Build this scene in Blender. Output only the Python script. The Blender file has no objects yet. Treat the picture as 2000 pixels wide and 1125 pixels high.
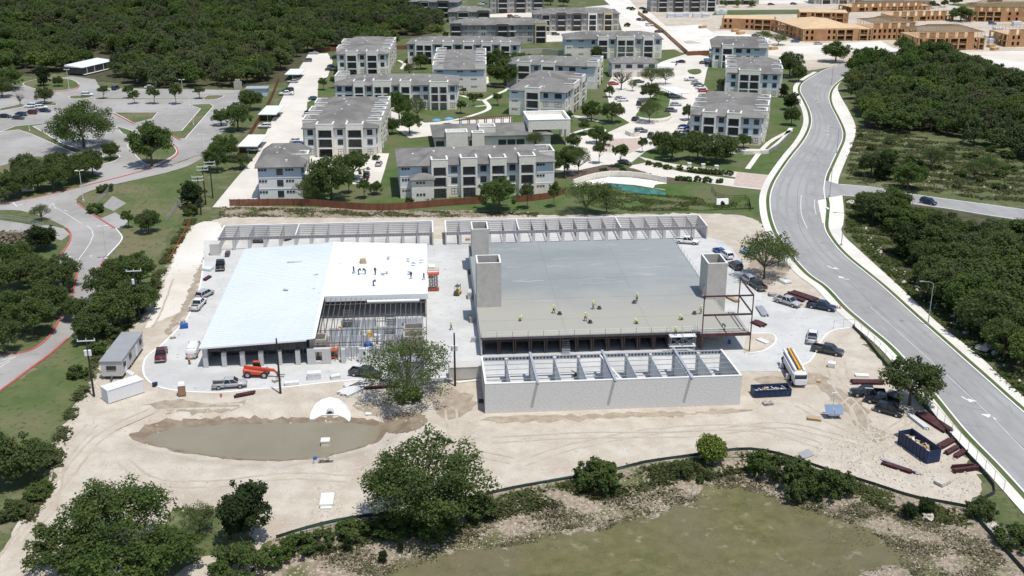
import bpy, bmesh, math, random
import numpy as np
from mathutils import Vector, Matrix
from mathutils.geometry import delaunay_2d_cdt

# ------------------------------------------------------------------ camera, sky, sun, exposure
SC = bpy.context.scene
COL = SC.collection
CAMH = 86.0; FPX = 2200.0
TH = math.atan(820 / FPX); PSI = math.atan(180 * math.cos(TH) / FPX)
st, ct, sp, cp = math.sin(TH), math.cos(TH), math.sin(PSI), math.cos(PSI)
cam_d = bpy.data.cameras.new('camera'); cam = bpy.data.objects.new('camera', cam_d); COL.objects.link(cam)
cam.location = (0, 0, CAMH); cam.rotation_euler = (math.pi / 2 - TH, 0, -PSI)
cam_d.sensor_width = 36.0; cam_d.lens = 36.0 * FPX / 2000.0; cam_d.clip_start = 1.0; cam_d.clip_end = 6000
SC.camera = cam
SUN = Vector((0.20, -0.26, 1.0)).normalized()
world = bpy.data.worlds.new('World'); SC.world = world; world.use_nodes = True
wn = world.node_tree.nodes; wl = world.node_tree.links
sky = wn.new('ShaderNodeTexSky'); sky.sky_type = 'NISHITA'; sky.sun_disc = False
sky.sun_elevation = math.asin(SUN.z); sky.sun_rotation = math.atan2(SUN.x, SUN.y); sky.altitude = 250
wl.new(sky.outputs[0], wn['Background'].inputs[0]); wn['Background'].inputs[1].default_value = 0.135
sl = bpy.data.lights.new('sun', 'SUN'); sl.energy = 4.1; sl.angle = math.radians(0.53); sl.color = (1.0, 0.96, 0.9)
so = bpy.data.objects.new('sun', sl); COL.objects.link(so); so.rotation_euler = SUN.to_track_quat('Z', 'Y').to_euler()
so.location = (60, -40, 200)
SC.view_settings.view_transform = 'Standard'; SC.view_settings.look = 'None'
SC.view_settings.exposure = -0.06; SC.view_settings.gamma = 1.0

rnd = random.Random(7); nrs = np.random.RandomState(11)

# ------------------------------------------------------------------ terrain height
def _ray(px, py):
    a = px - 1000; b = -(py - 562.5)
    return (sp * ct * FPX + cp * a + sp * st * b, cp * ct * FPX - sp * a + cp * st * b, -st * FPX + ct * b)
def G0(px, py, z=0.0):
    d = _ray(px, py); t = (z - CAMH) / d[2]
    return (d[0] * t, d[1] * t)
def sdf(poly, P):
    """signed distance of points P (N,2) to a polygon, negative inside"""
    P = np.atleast_2d(np.asarray(P, float)); A = np.asarray(poly, float); B = np.roll(A, -1, 0)
    d = np.full(len(P), 1e9); ins = np.zeros(len(P), bool)
    for a, b in zip(A, B):
        ab = b - a; t = np.clip(((P - a) @ ab) / max(ab @ ab, 1e-9), 0, 1)
        d = np.minimum(d, np.hypot(*(P - (a + t[:, None] * ab)).T))
        c = (a[1] > P[:, 1]) != (b[1] > P[:, 1])
        dy = b[1] - a[1]; xi = (b[0] - a[0]) * (P[:, 1] - a[1]) / (dy if abs(dy) > 1e-12 else 1e-12) + a[0]
        ins ^= c & (P[:, 0] < xi)
    return np.where(ins, -d, d)
def sm(t):
    t = np.clip(t, 0, 1); return t * t * (3 - 2 * t)
WATER_Z = -1.2
POND = [G0(x, y, WATER_Z) for x, y in [(272, 860), (290, 846), (340, 832), (450, 825), (560, 823), (606, 821), (640, 822), (690, 822), (738, 829), (753, 845), (738, 865), (690, 881), (640, 893), (560, 902), (480, 901), (400, 893), (340, 882), (295, 871)]]
BASIN = [G0(x, y) for x, y in [(1150, 392), (1210, 366), (1300, 366), (1400, 372), (1465, 385), (1462, 402), (1380, 406), (1250, 408), (1170, 408)]]
SILT_PX = [(540, 1052), (620, 1028), (700, 1012), (800, 1000), (880, 985), (960, 965), (1010, 954), (1100, 938), (1200, 920), (1260, 905), (1330, 895), (1440, 880), (1500, 884), (1560, 901), (1630, 925), (1700, 946), (1780, 972), (1840, 983), (1888, 992)]
SILT = [G0(x, y) for x, y in SILT_PX]
_sx = np.array([p[0] for p in SILT]); _sy = np.array([p[1] for p in SILT])
def hN(P):
    P = np.atleast_2d(np.asarray(P, float)); z = np.zeros(len(P))
    m = (P[:, 0] > -65) & (P[:, 0] < 15) & (P[:, 1] > 140) & (P[:, 1] < 190)
    if m.any():
        d = sdf(POND, P[m]); z[m] += np.where(d > 0, -1.2 * (1 - sm(d / 4.5)) , -1.2 - 0.9 * sm(-d / 5))
    m = (P[:, 0] > 20) & (P[:, 0] < 110) & (P[:, 1] > 270) & (P[:, 1] < 330)
    if m.any():
        d = sdf(BASIN, P[m]); z[m] -= 1.5 * (1 - sm((d + 2.5) / 5.5))
    d = np.interp(P[:, 0], _sx, _sy) - 1.5 - P[:, 1]
    w = sm((P[:, 0] + 40) / 14) * (1 - sm((P[:, 0] - 48) / 12))
    z -= 1.6 * sm(d / 9) * w
    return z
def h1(x, y): return float(hN([(x, y)])[0])
def G(px, py, z=0.0):
    """pixel of the 2000 px wide photograph -> point on the terrain (z above it)"""
    x, y = G0(px, py, z)
    for _ in range(6):
        hh = h1(x, y)
        if abs(hh) < 1e-4 and _ == 0: break
        x, y = G0(px, py, z + hh)
    return (x, y, h1(x, y) + z)

# ------------------------------------------------------------------ materials
M = {}
def _n(nt, t, **kw):
    n = nt.nodes.new(t)
    for k, v in kw.items():
        if k[0] == 'i': n.inputs[int(k[1:])].default_value = v
        else: setattr(n, k, v)
    return n
def rgb(c): return (c[0], c[1], c[2], 1)
def mk(name, c1, c2=None, scale=1.0, rough=0.85, c3=None, s3=0.08, t3=0.5, bump=0.0, bscale=None, metal=0.0, coord='pos', detail=5, stretch=None, lo=0.38, hi=0.62, lo3=0.45, hi3=0.6, spec=0.3, c4=None, s4=8.0, lo4=0.62, hi4=0.68):
    m = bpy.data.materials.new(name); m.use_nodes = True; nt = m.node_tree
    b = nt.nodes['Principled BSDF']; b.inputs['Roughness'].default_value = rough; b.inputs['Metallic'].default_value = metal
    b.inputs['Specular IOR Level'].default_value = spec
    M[name] = m
    if c2 is None and bump == 0:
        b.inputs['Base Color'].default_value = rgb(c1); return m
    if coord == 'pos': src = _n(nt, 'ShaderNodeNewGeometry').outputs['Position']
    else: src = _n(nt, 'ShaderNodeTexCoord').outputs['Object']
    if stretch:
        mp = _n(nt, 'ShaderNodeMapping'); mp.inputs['Scale'].default_value = stretch
        nt.links.new(src, mp.inputs[0]); src = mp.outputs[0]
    def noise(sc, det=detail):
        n = _n(nt, 'ShaderNodeTexNoise'); n.inputs['Scale'].default_value = sc; n.inputs['Detail'].default_value = det
        n.inputs['Roughness'].default_value = 0.62
        nt.links.new(src, n.inputs['Vector']); return n.outputs[0]
    def step(o, a, c):
        r = _n(nt, 'ShaderNodeMapRange'); r.inputs[1].default_value = a; r.inputs[2].default_value = c
        nt.links.new(o, r.inputs[0]); return r.outputs[0]
    def mix(f, A, B):
        x = _n(nt, 'ShaderNodeMix', data_type='RGBA'); nt.links.new(f, x.inputs[0])
        for s, v in ((6, A), (7, B)):
            if isinstance(v, tuple): x.inputs[s].default_value = rgb(v)
            else: nt.links.new(v, x.inputs[s])
        return x.outputs[2]
    col = mix(step(noise(scale), lo, hi), c1, c2 or c1)
    if c3: col = mix(step(noise(s3, 4), lo3, hi3), col, c3)
    if c4: col = mix(step(noise(s4, 3), lo4, hi4), col, c4)
    nt.links.new(col, b.inputs['Base Color'])
    if bump:
        bp = _n(nt, 'ShaderNodeBump'); bp.inputs['Strength'].default_value = bump; bp.inputs['Distance'].default_value = 0.1
        nt.links.new(noise(bscale or scale * 3, 6), bp.inputs['Height']); nt.links.new(bp.outputs[0], b.inputs['Normal'])
    return m
# grounds
mk('scrub', (.078, .105, .036), (.125, .135, .058), .35, .95, c3=(.20, .185, .115), s3=.09, lo3=.52, hi3=.68, bump=.6, bscale=1.6, c4=(.06, .085, .025), s4=1.2, lo4=.55, hi4=.65)
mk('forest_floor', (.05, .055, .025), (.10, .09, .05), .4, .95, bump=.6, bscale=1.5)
mk('lawn', (.060, .105, .024), (.095, .135, .04), .25, .95, c3=(.12, .13, .06), s3=.06, bump=.5, bscale=3)
mk('lawn_mown', (.078, .115, .034), (.115, .14, .052), .12, .95, c3=(.165, .15, .08), s3=.05, bump=.4, bscale=3, c4=(.062, .085, .03), s4=.7, lo4=.55, hi4=.68)
mk('field', (.09, .095, .034), (.175, .158, .072), .5, .95, c3=(.16, .135, .085), s3=.06, lo3=.38, hi3=.74, bump=.9, bscale=2.2, c4=(.26, .23, .15), s4=.42, lo4=.60, hi4=.74, lo=.3, hi=.7, detail=8)
mk('rocky', (.36, .29, .225), (.20, .165, .115), 1.5, .95, c3=(.115, .12, .05), s3=.16, lo3=.5, hi3=.62, bump=1.0, bscale=2.5, c4=(.46, .42, .34), s4=2.4, lo4=.57, hi4=.63)
mk('dirt', (.46, .40, .32), (.56, .505, .42), .30, .95, c3=(.405, .34, .262), s3=.06, lo3=.47, hi3=.72, bump=.8, bscale=3.5, c4=(.60, .56, .49), s4=3.0, lo4=.57, hi4=.70)
mk('mud', (.19, .145, .098), (.28, .225, .16), .5, .8, bump=.4, bscale=3)
mk('road_wear', (.292, .288, .28), (.31, .305, .297), .5, .85)
mk('crack', (.16, .155, .15), (.20, .195, .19), 1.0, .9)
mk('damp_dirt', (.30, .245, .18), (.40, .34, .265), .6, .9, bump=.6, bscale=3)
mk('joint', (.17, .18, .178), (.21, .22, .215), 1.0, .9)
mk('pale_stain', (.40, .41, .40), (.34, .355, .35), .5, .85)
mk('block_tower', (.50, .475, .425), (.45, .428, .382), .9, .92, bump=.2, bscale=5, c4=(.41, .39, .345), s4=.5, lo4=.55, hi4=.7)
mk('mulch', (.10, .07, .05), (.16, .12, .09), 1.2, .95, bump=.6, bscale=5)
mk('gravel', (.50, .47, .42), (.36, .33, .28), 2.2, .95, bump=.8, bscale=5)
mk('limestone_dust', (.66, .61, .53), (.58, .53, .45), .12, .95, c3=(.72, .69, .63), s3=.03, bump=.2, bscale=3)
mk('site_concrete', (.58, .58, .56), (.52, .52, .50), .25, .85, c3=(.46, .455, .435), s3=.06, lo3=.48, hi3=.66, bump=.06, bscale=6, c4=(.40, .39, .365), s4=.7, lo4=.60, hi4=.74)
mk('drive_concrete', (.70, .655, .575), (.64, .60, .53), .18, .85, c3=(.60, .565, .50), s3=.05)
mk('sidewalk', (.76, .73, .66), (.69, .665, .60), .3, .85, c3=(.64, .61, .55), s3=.06)
mk('road_asphalt', (.315, .31, .30), (.275, .27, .265), .5, .88, c3=(.35, .345, .335), s3=.07, stretch=(1.0, .45, 1), bump=.05, bscale=8, c4=(.245, .24, .235), s4=.5, lo4=.63, hi4=.78)
mk('lot_asphalt', (.33, .315, .295), (.285, .27, .25), .3, .9, c3=(.38, .365, .345), s3=.04, c4=(.23, .22, .205), s4=.35, lo4=.64, hi4=.74)
mk('asphalt_patch', (.36, .35, .34), (.33, .32, .31), .5, .9)
mk('marking', (.72, .72, .69), (.62, .62, .59), .8, .8)
mk('tyre_track', (.41, .35, .275), (.50, .445, .36), .4, .95)
mk('red_kerb', (.46, .085, .085), (.42, .15, .13), .6, .8)
mk('paver', (.46, .36, .30), (.53, .45, .385), .8, .9)
m = mk('water', (.245, .215, .145), (.275, .245, .17), .09, .07, spec=.5, bump=.05, bscale=2.5)
nt = m.node_tree
# masonry, metal, cladding
mk('block', (.56, .55, .525), (.50, .49, .47), 1.2, .92, bump=.15, bscale=6, coord='obj')
mk('block_split', (.66, .65, .625), (.60, .59, .565), 2.2, .95, bump=.7, bscale=2.6, coord='pos', stretch=(1, 1, 1.8), c4=(.71, .70, .68), s4=2.8, lo4=.56, hi4=.70)
mk('block_tan', (.42, .38, .32), (.36, .325, .275), 1.5, .92, bump=.15, bscale=6)
mk('coping', (.80, .785, .75), (.75, .735, .70), .5, .7)
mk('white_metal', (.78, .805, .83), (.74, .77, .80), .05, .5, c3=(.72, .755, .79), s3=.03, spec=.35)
mk('roof_sky_tint', (.64, .69, .745), (.61, .66, .72), .05, .5, c3=(.655, .70, .75), s3=.03, spec=.35)  # white roof's left slope, with blue sky reflection painted into its colour
mk('purlin_dark', (.13, .115, .12), (.17, .155, .16), 1.0, .6)
mk('purlin_grey', (.24, .205, .20), (.30, .265, .26), 1.0, .6)
mk('white_trim', (.80, .80, .79))
mk('steel_brown', (.075, .042, .036), (.105, .068, .058), 1.5, .7)
mk('steel_red', (.075, .027, .030), (.11, .048, .05), 1.0, .6)
mk('galvanised', (.42, .445, .47), (.50, .52, .54), .8, .45, metal=.3)
mk('dark_metal', (.07, .07, .075), (.10, .10, .105), .8, .6)
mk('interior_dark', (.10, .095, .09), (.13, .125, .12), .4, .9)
mk('partition_metal', (.60, .625, .65), (.54, .565, .59), .6, .5)
mk('shingle', (.198, .19, .178), (.235, .225, .21), .35, .95, c3=(.155, .148, .138), s3=.12, bump=.25, bscale=4)
mk('siding_blue', (.50, .58, .64), (.54, .61, .67), .6, .8)
mk('siding_white', (.78, .78, .76), (.73, .73, .71), .4, .8)
mk('siding_grey', (.27, .26, .25), (.31, .30, .285), .4, .85)
mk('siding_yellow', (.56, .46, .27), (.52, .43, .26), .5, .85)
mk('siding_tan', (.42, .385, .33), (.46, .42, .365), .5, .85)
mk('siding_dark', (.085, .08, .08), (.11, .105, .10), .5, .85)
mk('limestone', (.77, .725, .64), (.69, .64, .55), 1.3, .95, bump=.5, bscale=3, coord='pos', stretch=(1, 1, 2.2), c4=(.83, .80, .74), s4=1.7, lo4=.54, hi4=.62)
mk('window_glass', (.035, .045, .055), None, rough=.12, spec=.6)
mk('balcony_glass', (.05, .055, .06), None, rough=.2, spec=.5)
mk('window_frame', (.06, .06, .06))
mk('cedar', (.185, .068, .038), (.235, .10, .058), .8, .85, stretch=(1, 1, .2))
mk('osb', (.50, .30, .16), (.43, .24, .12), .5, .9, c3=(.40, .20, .10), s3=.12)
mk('lumber', (.56, .38, .20), (.48, .31, .155), .9, .9)
mk('sheathing', (.64, .47, .29), (.58, .41, .24), .25, .9)
mk('truss', (.40, .30, .18), (.48, .37, .23), .6, .9)
mk('wrap', (.66, .70, .74), (.60, .64, .68), .4, .6)
mk('silt', (.03, .045, .04), (.05, .07, .06), .6, .8)
mk('green_mesh', (.045, .16, .105), (.06, .19, .13), .6, .8)
mk('turquoise', (.025, .12, .105), (.06, .20, .17), .4, .7)
mk('black_iron', (.03, .03, .03))
mk('pole_wood', (.035, .03, .026), (.055, .045, .038), 1.0, .9)
mk('lamp_metal', (.66, .66, .64))
mk('grey_pole', (.34, .36, .36))
mk('orange', (.62, .13, .03), (.55, .11, .03), 1.0, .6)
mk('lift_red', (.60, .10, .055), (.55, .09, .05), 1.0, .5)
mk('pump_yellow', (.68, .40, .03))
mk('hi_vis', (.52, .68, .06)); mk('hard_hat', (.80, .80, .76)); mk('skin', (.33, .19, .13)); mk('trousers', (.06, .07, .10)); mk('shirt_dark', (.05, .05, .06)); mk('shirt_orange', (.62, .17, .04)); mk('shirt_green', (.02, .20, .10))
mk('pallet_white', (.72, .72, .70), (.62, .62, .60), 2.0, .8)
mk('tan_wood', (.50, .38, .24), (.42, .31, .19), 1.0, .9)
mk('blue_plastic', (.03, .10, .34), (.04, .13, .40), 1.0, .6)
mk('navy_steel', (.014, .028, .075), (.02, .04, .10), 1.0, .5)
mk('debris', (.42, .37, .31), (.16, .14, .12), 2.0, .95, c4=(.62, .60, .56), s4=3, lo4=.52, hi4=.58)
mk('porta_tan', (.33, .20, .13)); mk('porta_white', (.74, .74, .74))
mk('trailer_grey', (.55, .53, .49), (.51, .49, .455), .4, .8); mk('trailer_roof', (.31, .32, .33), (.28, .29, .30), .4, .85)
mk('rock_tan', (.46, .40, .32), (.36, .31, .245), 1.5, .95, bump=.4, coord='obj')
mk('rock_pale', (.55, .51, .44), (.44, .40, .33), 1.5, .95, bump=.4, coord='obj')
mk('solar', (.16, .22, .33), (.19, .25, .36), .9, .2)
mk('insulator', (.70, .71, .72))
# deck: grey cured concrete, still tan where it was poured last
def deck_mat():
    m = mk('deck', (.275, .295, .290), (.315, .335, .325), .10, .8, c3=(.245, .268, .265), s3=.05, stretch=(.6, 1.4, 1), c4=(.37, .385, .375), s4=.16, lo4=.6, hi4=.75)
    nt = m.node_tree; b = nt.nodes['Principled BSDF']; old = b.inputs['Base Color'].links[0].from_socket
    g = _n(nt, 'ShaderNodeNewGeometry'); sx = _n(nt, 'ShaderNodeSeparateXYZ'); nt.links.new(g.outputs[0], sx.inputs[0])
    n = _n(nt, 'ShaderNodeTexNoise'); n.inputs['Scale'].default_value = .12; n.inputs['Detail'].default_value = 4; nt.links.new(g.outputs[0], n.inputs[0])
    a = _n(nt, 'ShaderNodeMath', operation='MULTIPLY_ADD'); nt.links.new(n.outputs[0], a.inputs[0]); a.inputs[1].default_value = 22; nt.links.new(sx.outputs[1], a.inputs[2])
    r = _n(nt, 'ShaderNodeMapRange'); nt.links.new(a.outputs[0], r.inputs[0]); r.inputs[1].default_value = 215; r.inputs[2].default_value = 231
    x = _n(nt, 'ShaderNodeMix', data_type='RGBA'); nt.links.new(r.outputs[0], x.inputs[0]); x.inputs[6].default_value = (.365, .352, .305, 1); nt.links.new(old, x.inputs[7])
    nt.links.new(x.outputs[2], b.inputs['Base Color'])
deck_mat()
def leaf_mat(name, c1, c2, c3, tr=.35):
    m = bpy.data.materials.new(name); m.use_nodes = True; nt = m.node_tree; M[name] = m
    nt.nodes.remove(nt.nodes['Principled BSDF']); out = nt.nodes['Material Output']
    tc = _n(nt, 'ShaderNodeTexCoord'); oi = _n(nt, 'ShaderNodeObjectInfo')
    n = _n(nt, 'ShaderNodeTexNoise'); n.inputs['Scale'].default_value = .55; n.inputs['Detail'].default_value = 4; nt.links.new(tc.outputs['Object'], n.inputs[0])
    r = _n(nt, 'ShaderNodeMapRange'); r.inputs[1].default_value = .36; r.inputs[2].default_value = .64; nt.links.new(n.outputs[0], r.inputs[0])
    x = _n(nt, 'ShaderNodeMix', data_type='RGBA'); nt.links.new(r.outputs[0], x.inputs[0]); x.inputs[6].default_value = rgb(c1); x.inputs[7].default_value = rgb(c2)
    y = _n(nt, 'ShaderNodeMix', data_type='RGBA'); nt.links.new(oi.outputs['Random'], y.inputs[0]); nt.links.new(x.outputs[2], y.inputs[6]); y.inputs[7].default_value = rgb(c3)
    d = _n(nt, 'ShaderNodeBsdfDiffuse'); t = _n(nt, 'ShaderNodeBsdfTranslucent'); s = _n(nt, 'ShaderNodeMixShader'); s.inputs[0].default_value = tr
    nt.links.new(y.outputs[2], d.inputs[0]); nt.links.new(y.outputs[2], t.inputs[0]); nt.links.new(d.outputs[0], s.inputs[1]); nt.links.new(t.outputs[0], s.inputs[2]); nt.links.new(s.outputs[0], out.inputs[0])
leaf_mat('leaf_oak', (.062, .112, .033), (.145, .20, .056), (.112, .142, .056), .42)
leaf_mat('leaf_forest', (.055, .108, .03), (.145, .208, .054), (.13, .156, .066), .42)
leaf_mat('leaf_forest_light', (.085, .145, .035), (.19, .25, .066), (.155, .19, .066), .42)
leaf_mat('leaf_forest_grey', (.066, .104, .042), (.135, .17, .072), (.145, .156, .085), .42)
leaf_mat('leaf_juniper', (.036, .056, .024), (.07, .094, .036), (.042, .064, .028))
leaf_mat('leaf_bright', (.16, .22, .05), (.26, .31, .08), (.18, .24, .05))
leaf_mat('leaf_sparse', (.082, .125, .040), (.165, .21, .075), (.115, .15, .055))
leaf_mat('leaf_dry', (.26, .225, .16), (.36, .31, .22), (.21, .19, .12))
leaf_mat('leaf_weed', (.075, .11, .036), (.135, .155, .06), (.12, .125, .06))
mk('bark', (.085, .07, .055), (.13, .11, .09), 2.0, .95)
m = bpy.data.materials.new('car_paint'); m.use_nodes = True; nt = m.node_tree; M['car_paint'] = m
b = nt.nodes['Principled BSDF']; b.inputs['Roughness'].default_value = .28; b.inputs['Coat Weight'].default_value = .5
oi = _n(nt, 'ShaderNodeObjectInfo'); nt.links.new(oi.outputs['Color'], b.inputs['Base Color'])
mk('car_glass', (.02, .025, .03), None, rough=.08, spec=.6); mk('tyre', (.025, .025, .025)); mk('rim', (.45, .45, .46), None, rough=.35, metal=.7)
mk('headlight', (.75, .77, .78), None, rough=.15); mk('taillight', (.40, .02, .02), None, rough=.3); mk('bumper', (.05, .05, .05))

# ------------------------------------------------------------------ mesh helpers
class MB:
    def __init__(s): s.v = []; s.f = []; s.m = []
    def add(s, vs, fs, m=0):
        o = len(s.v); s.v += [tuple(p) for p in vs]; s.f += [tuple(i + o for i in f) for f in fs]; s.m += [m] * len(fs); return s
    def quad(s, a, b, c, d, m=0): return s.add((a, b, c, d), ((0, 1, 2, 3),), m)
    def box(s, x0, x1, y0, y1, z0, z1, m=0):
        return s.add([(x0, y0, z0), (x1, y0, z0), (x1, y1, z0), (x0, y1, z0), (x0, y0, z1), (x1, y0, z1), (x1, y1, z1), (x0, y1, z1)],
                     [(0, 3, 2, 1), (4, 5, 6, 7), (0, 1, 5, 4), (1, 2, 6, 5), (2, 3, 7, 6), (3, 0, 4, 7)], m)
    def hexa(s, lo, hi, m=0):   # bottom quad and top quad, both counter-clockwise
        return s.add(list(lo) + list(hi), [(0, 3, 2, 1), (4, 5, 6, 7), (0, 1, 5, 4), (1, 2, 6, 5), (2, 3, 7, 6), (3, 0, 4, 7)], m)
    def bar(s, p, q, w, h, m=0):
        p = Vector(p); q = Vector(q); d = (q - p).normalized()
        sd = d.cross(Vector((0, 0, 1)))
        sd = Vector((1, 0, 0)) if sd.length < 1e-4 else sd.normalized()
        up = sd.cross(d); a = sd * w / 2; c = up * h / 2
        return s.hexa([p - a - c, q - a - c, q + a - c, p + a - c][::1], [p - a + c, q - a + c, q + a + c, p + a + c], m) if True else s
    def prism(s, poly, z0, z1, m=0):
        n = len(poly)
        ar = sum(poly[i][0] * poly[(i + 1) % n][1] - poly[(i + 1) % n][0] * poly[i][1] for i in range(n))
        if ar < 0: poly = poly[::-1]
        return s.add([(x, y, z0) for x, y in poly] + [(x, y, z1) for x, y in poly], [tuple(range(n))[::-1], tuple(range(n, 2 * n))] + [(i, (i + 1) % n, (i + 1) % n + n, i + n) for i in range(n)], m)
    def tube(s, pts, rad, n=8, m=0, cap=True):
        pts = [Vector(p) for p in pts]
        if not hasattr(rad, '__len__'): rad = [rad] * len(pts)
        o = len(s.v)
        for i, p in enumerate(pts):
            d = (pts[min(i + 1, len(pts) - 1)] - pts[max(i - 1, 0)]).normalized()
            a = d.cross(Vector((0, 0, 1)) if abs(d.z) < .95 else Vector((1, 0, 0))).normalized(); c = d.cross(a)
            for k in range(n):
                t = 2 * math.pi * k / n; s.v.append(tuple(p + (a * math.cos(t) + c * math.sin(t)) * rad[i]))
        for i in range(len(pts) - 1):
            for k in range(n):
                s.f.append((o + i * n + k, o + i * n + (k + 1) % n, o + (i + 1) * n + (k + 1) % n, o + (i + 1) * n + k)); s.m.append(m)
        if cap:
            s.f.append(tuple(o + k for k in range(n))[::-1]); s.m.append(m)
            e = o + (len(pts) - 1) * n; s.f.append(tuple(e + k for k in range(n))); s.m.append(m)
        return s
    def mesh(s, name, mats, smooth=False):
        me = bpy.data.meshes.new(name); me.from_pydata(s.v, [], s.f)
        for k in (mats if isinstance(mats, (list, tuple)) else [mats]): me.materials.append(M[k])
        if len(me.materials) > 1: me.polygons.foreach_set('material_index', s.m)
        bm = bmesh.new(); bm.from_mesh(me); bmesh.ops.recalc_face_normals(bm, faces=bm.faces); bm.to_mesh(me); bm.free()
        if smooth: me.polygons.foreach_set('use_smooth', [True] * len(me.polygons))
        return me
    def build(s, name, mats, parent=None, loc=(0, 0, 0), rz=0, smooth=False, **kw):
        return put(name, s.mesh(name, mats, smooth), parent, loc, rz, **kw)
def put(name, me, parent=None, loc=(0, 0, 0), rz=0, color=None, label=None, scale=None):
    o = bpy.data.objects.new(name, me); COL.objects.link(o); o.parent = parent; o.location = loc; o.rotation_euler = (0, 0, rz)
    if color: o.color = (*color, 1)
    if label: o['label'] = label
    if scale: o.scale = scale
    return o
def tag(o, label=None, cat=None, group=None, kind=None):
    if label: o['label'] = label
    if cat: o['category'] = cat
    if group: o['group'] = group
    if kind: o['kind'] = kind
    return o
def thing(name, label, cat, loc=(0, 0, 0), rz=0, group=None):
    return tag(put(name, None, None, loc, rz), label, cat, group)
def np_mesh(name, v, f, mats, fm=None):
    me = bpy.data.meshes.new(name); v = np.asarray(v, np.float32); f = np.asarray(f, np.int32); n, k = f.shape
    me.vertices.add(len(v)); me.vertices.foreach_set('co', v.ravel()); me.loops.add(n * k); me.loops.foreach_set('vertex_index', f.ravel())
    me.polygons.add(n); me.polygons.foreach_set('loop_start', np.arange(0, n * k, k, dtype=np.int32)); me.polygons.foreach_set('loop_total', np.full(n, k, np.int32))
    for q in (mats if isinstance(mats, (list, tuple)) else [mats]): me.materials.append(M[q])
    if fm is not None: me.polygons.foreach_set('material_index', np.asarray(fm, np.int32))
    me.update(calc_edges=True); return me
def cm(P, n=4, closed=True):
    """Catmull-Rom through the points"""
    P = [np.array(p[:2], float) for p in P]; L = len(P); out = []
    for i in range(L if closed else L - 1):
        g = (lambda k: P[k % L]) if closed else (lambda k: P[min(max(k, 0), L - 1)])
        a, b, c, d = g(i - 1), g(i), g(i + 1), g(i + 2)
        for k in range(n):
            t = k / n; out.append(.5 * (2 * b + (c - a) * t + (2 * a - 5 * b + 4 * c - d) * t * t + (3 * b - a - 3 * c + d) * t ** 3))
    if not closed: out.append(P[-1])
    return [tuple(p) for p in out]
def jag(P, amp, step=1.0, closed=True):
    out = []; L = len(P)
    for i in range(L if closed else L - 1):
        a = np.array(P[i]); b = np.array(P[(i + 1) % L]); n = max(1, int(np.hypot(*(b - a)) / step))
        for k in range(n):
            t = k / n; p = a + (b - a) * t
            out.append((p[0] + nrs.normal(0, amp), p[1] + nrs.normal(0, amp)))
    if not closed: out.append(tuple(P[-1]))
    return out
def W(pts): return [G(x, y)[:2] for x, y in pts]
_cnt = [0]
def sheet(name, poly, off, mat, smooth=0, rough=0, res=0, extra=None, kind='structure', hfun=None, bound=None, parent=None):
    """a ground sheet: poly in world metres, draped over the terrain"""
    if smooth: poly = cm(poly, smooth)
    if rough: poly = jag(poly, rough, rough * 2.2)
    vs = [Vector(p) for p in poly]; nb = len(vs); _cnt[0] += 1; off += (_cnt[0] % 9) * .001
    if res or extra is not None:
        pts = []
        if res:
            A = np.array(poly); bx = bound or (A[:, 0].min(), A[:, 0].max(), A[:, 1].min(), A[:, 1].max())
            gx, gy = np.meshgrid(np.arange(bx[0], bx[1], res), np.arange(bx[2], bx[3], res)); pts = np.stack([gx.ravel(), gy.ravel()], 1)
            pts = pts[sdf(poly, pts) < -res * .3]
        if extra is not None: pts = list(pts) + list(extra)
        vs += [Vector((float(p[0]), float(p[1]))) for p in pts]
    r = delaunay_2d_cdt(vs, [], [list(range(nb))], 1, 1e-4)
    co = np.array([(p.x, p.y) for p in r[0]]); z = (hfun or hN)(co) + off
    fs = []
    for f in r[2]:
        a, b, c = [co[i] for i in f[:3]]
        fs.append(tuple(f) if np.cross(b - a, c - a) > 0 else tuple(f)[::-1])
    me = bpy.data.meshes.new(name); me.from_pydata([(float(p[0]), float(p[1]), float(q)) for p, q in zip(co, z)], [], fs); me.materials.append(M[mat])
    me.polygons.foreach_set('use_smooth', [True] * len(me.polygons))
    o = put(name, me, parent)
    if kind: o['kind'] = kind
    return o
def ribbon(name, line, w, z0, z1, mat, kind='structure', off=0.0, parent=None):
    """a kerb or painted line along a world polyline; off shifts it sideways to the left"""
    L = [np.array(p[:2], float) for p in line]; mb = MB(); A = []; B = []
    for i, p in enumerate(L):
        d = L[min(i + 1, len(L) - 1)] - L[max(i - 1, 0)]; d /= max(np.hypot(*d), 1e-6); n = np.array((-d[1], d[0]))
        A.append(p + n * (off + w / 2)); B.append(p + n * (off - w / 2))
    hz = hN(L)
    for i in range(len(L) - 1):
        if z1 - z0 < .03:
            mb.quad((*B[i], hz[i] + z1), (*B[i + 1], hz[i + 1] + z1), (*A[i + 1], hz[i + 1] + z1), (*A[i], hz[i] + z1))
        else:
            mb.add([(*B[i], hz[i] + z0), (*B[i + 1], hz[i + 1] + z0), (*A[i + 1], hz[i + 1] + z0), (*A[i], hz[i] + z0), (*B[i], hz[i] + z1), (*B[i + 1], hz[i + 1] + z1), (*A[i + 1], hz[i + 1] + z1), (*A[i], hz[i] + z1)],
                   [(4, 5, 6, 7), (0, 1, 5, 4), (2, 3, 7, 6)] + ([(3, 0, 4, 7)] if i == 0 else []) + ([(1, 2, 6, 5)] if i == len(L) - 2 else []))
    o = mb.build(name, mat, parent)
    if kind: o['kind'] = kind
    return o
def PA(px, py, d):
    """world heading of a pixel direction d at a ground point"""
    a = G0(px - d[0] / 2, py - d[1] / 2); b = G0(px + d[0] / 2, py + d[1] / 2); return math.degrees(math.atan2(b[1] - a[1], b[0] - a[0]))
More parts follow.
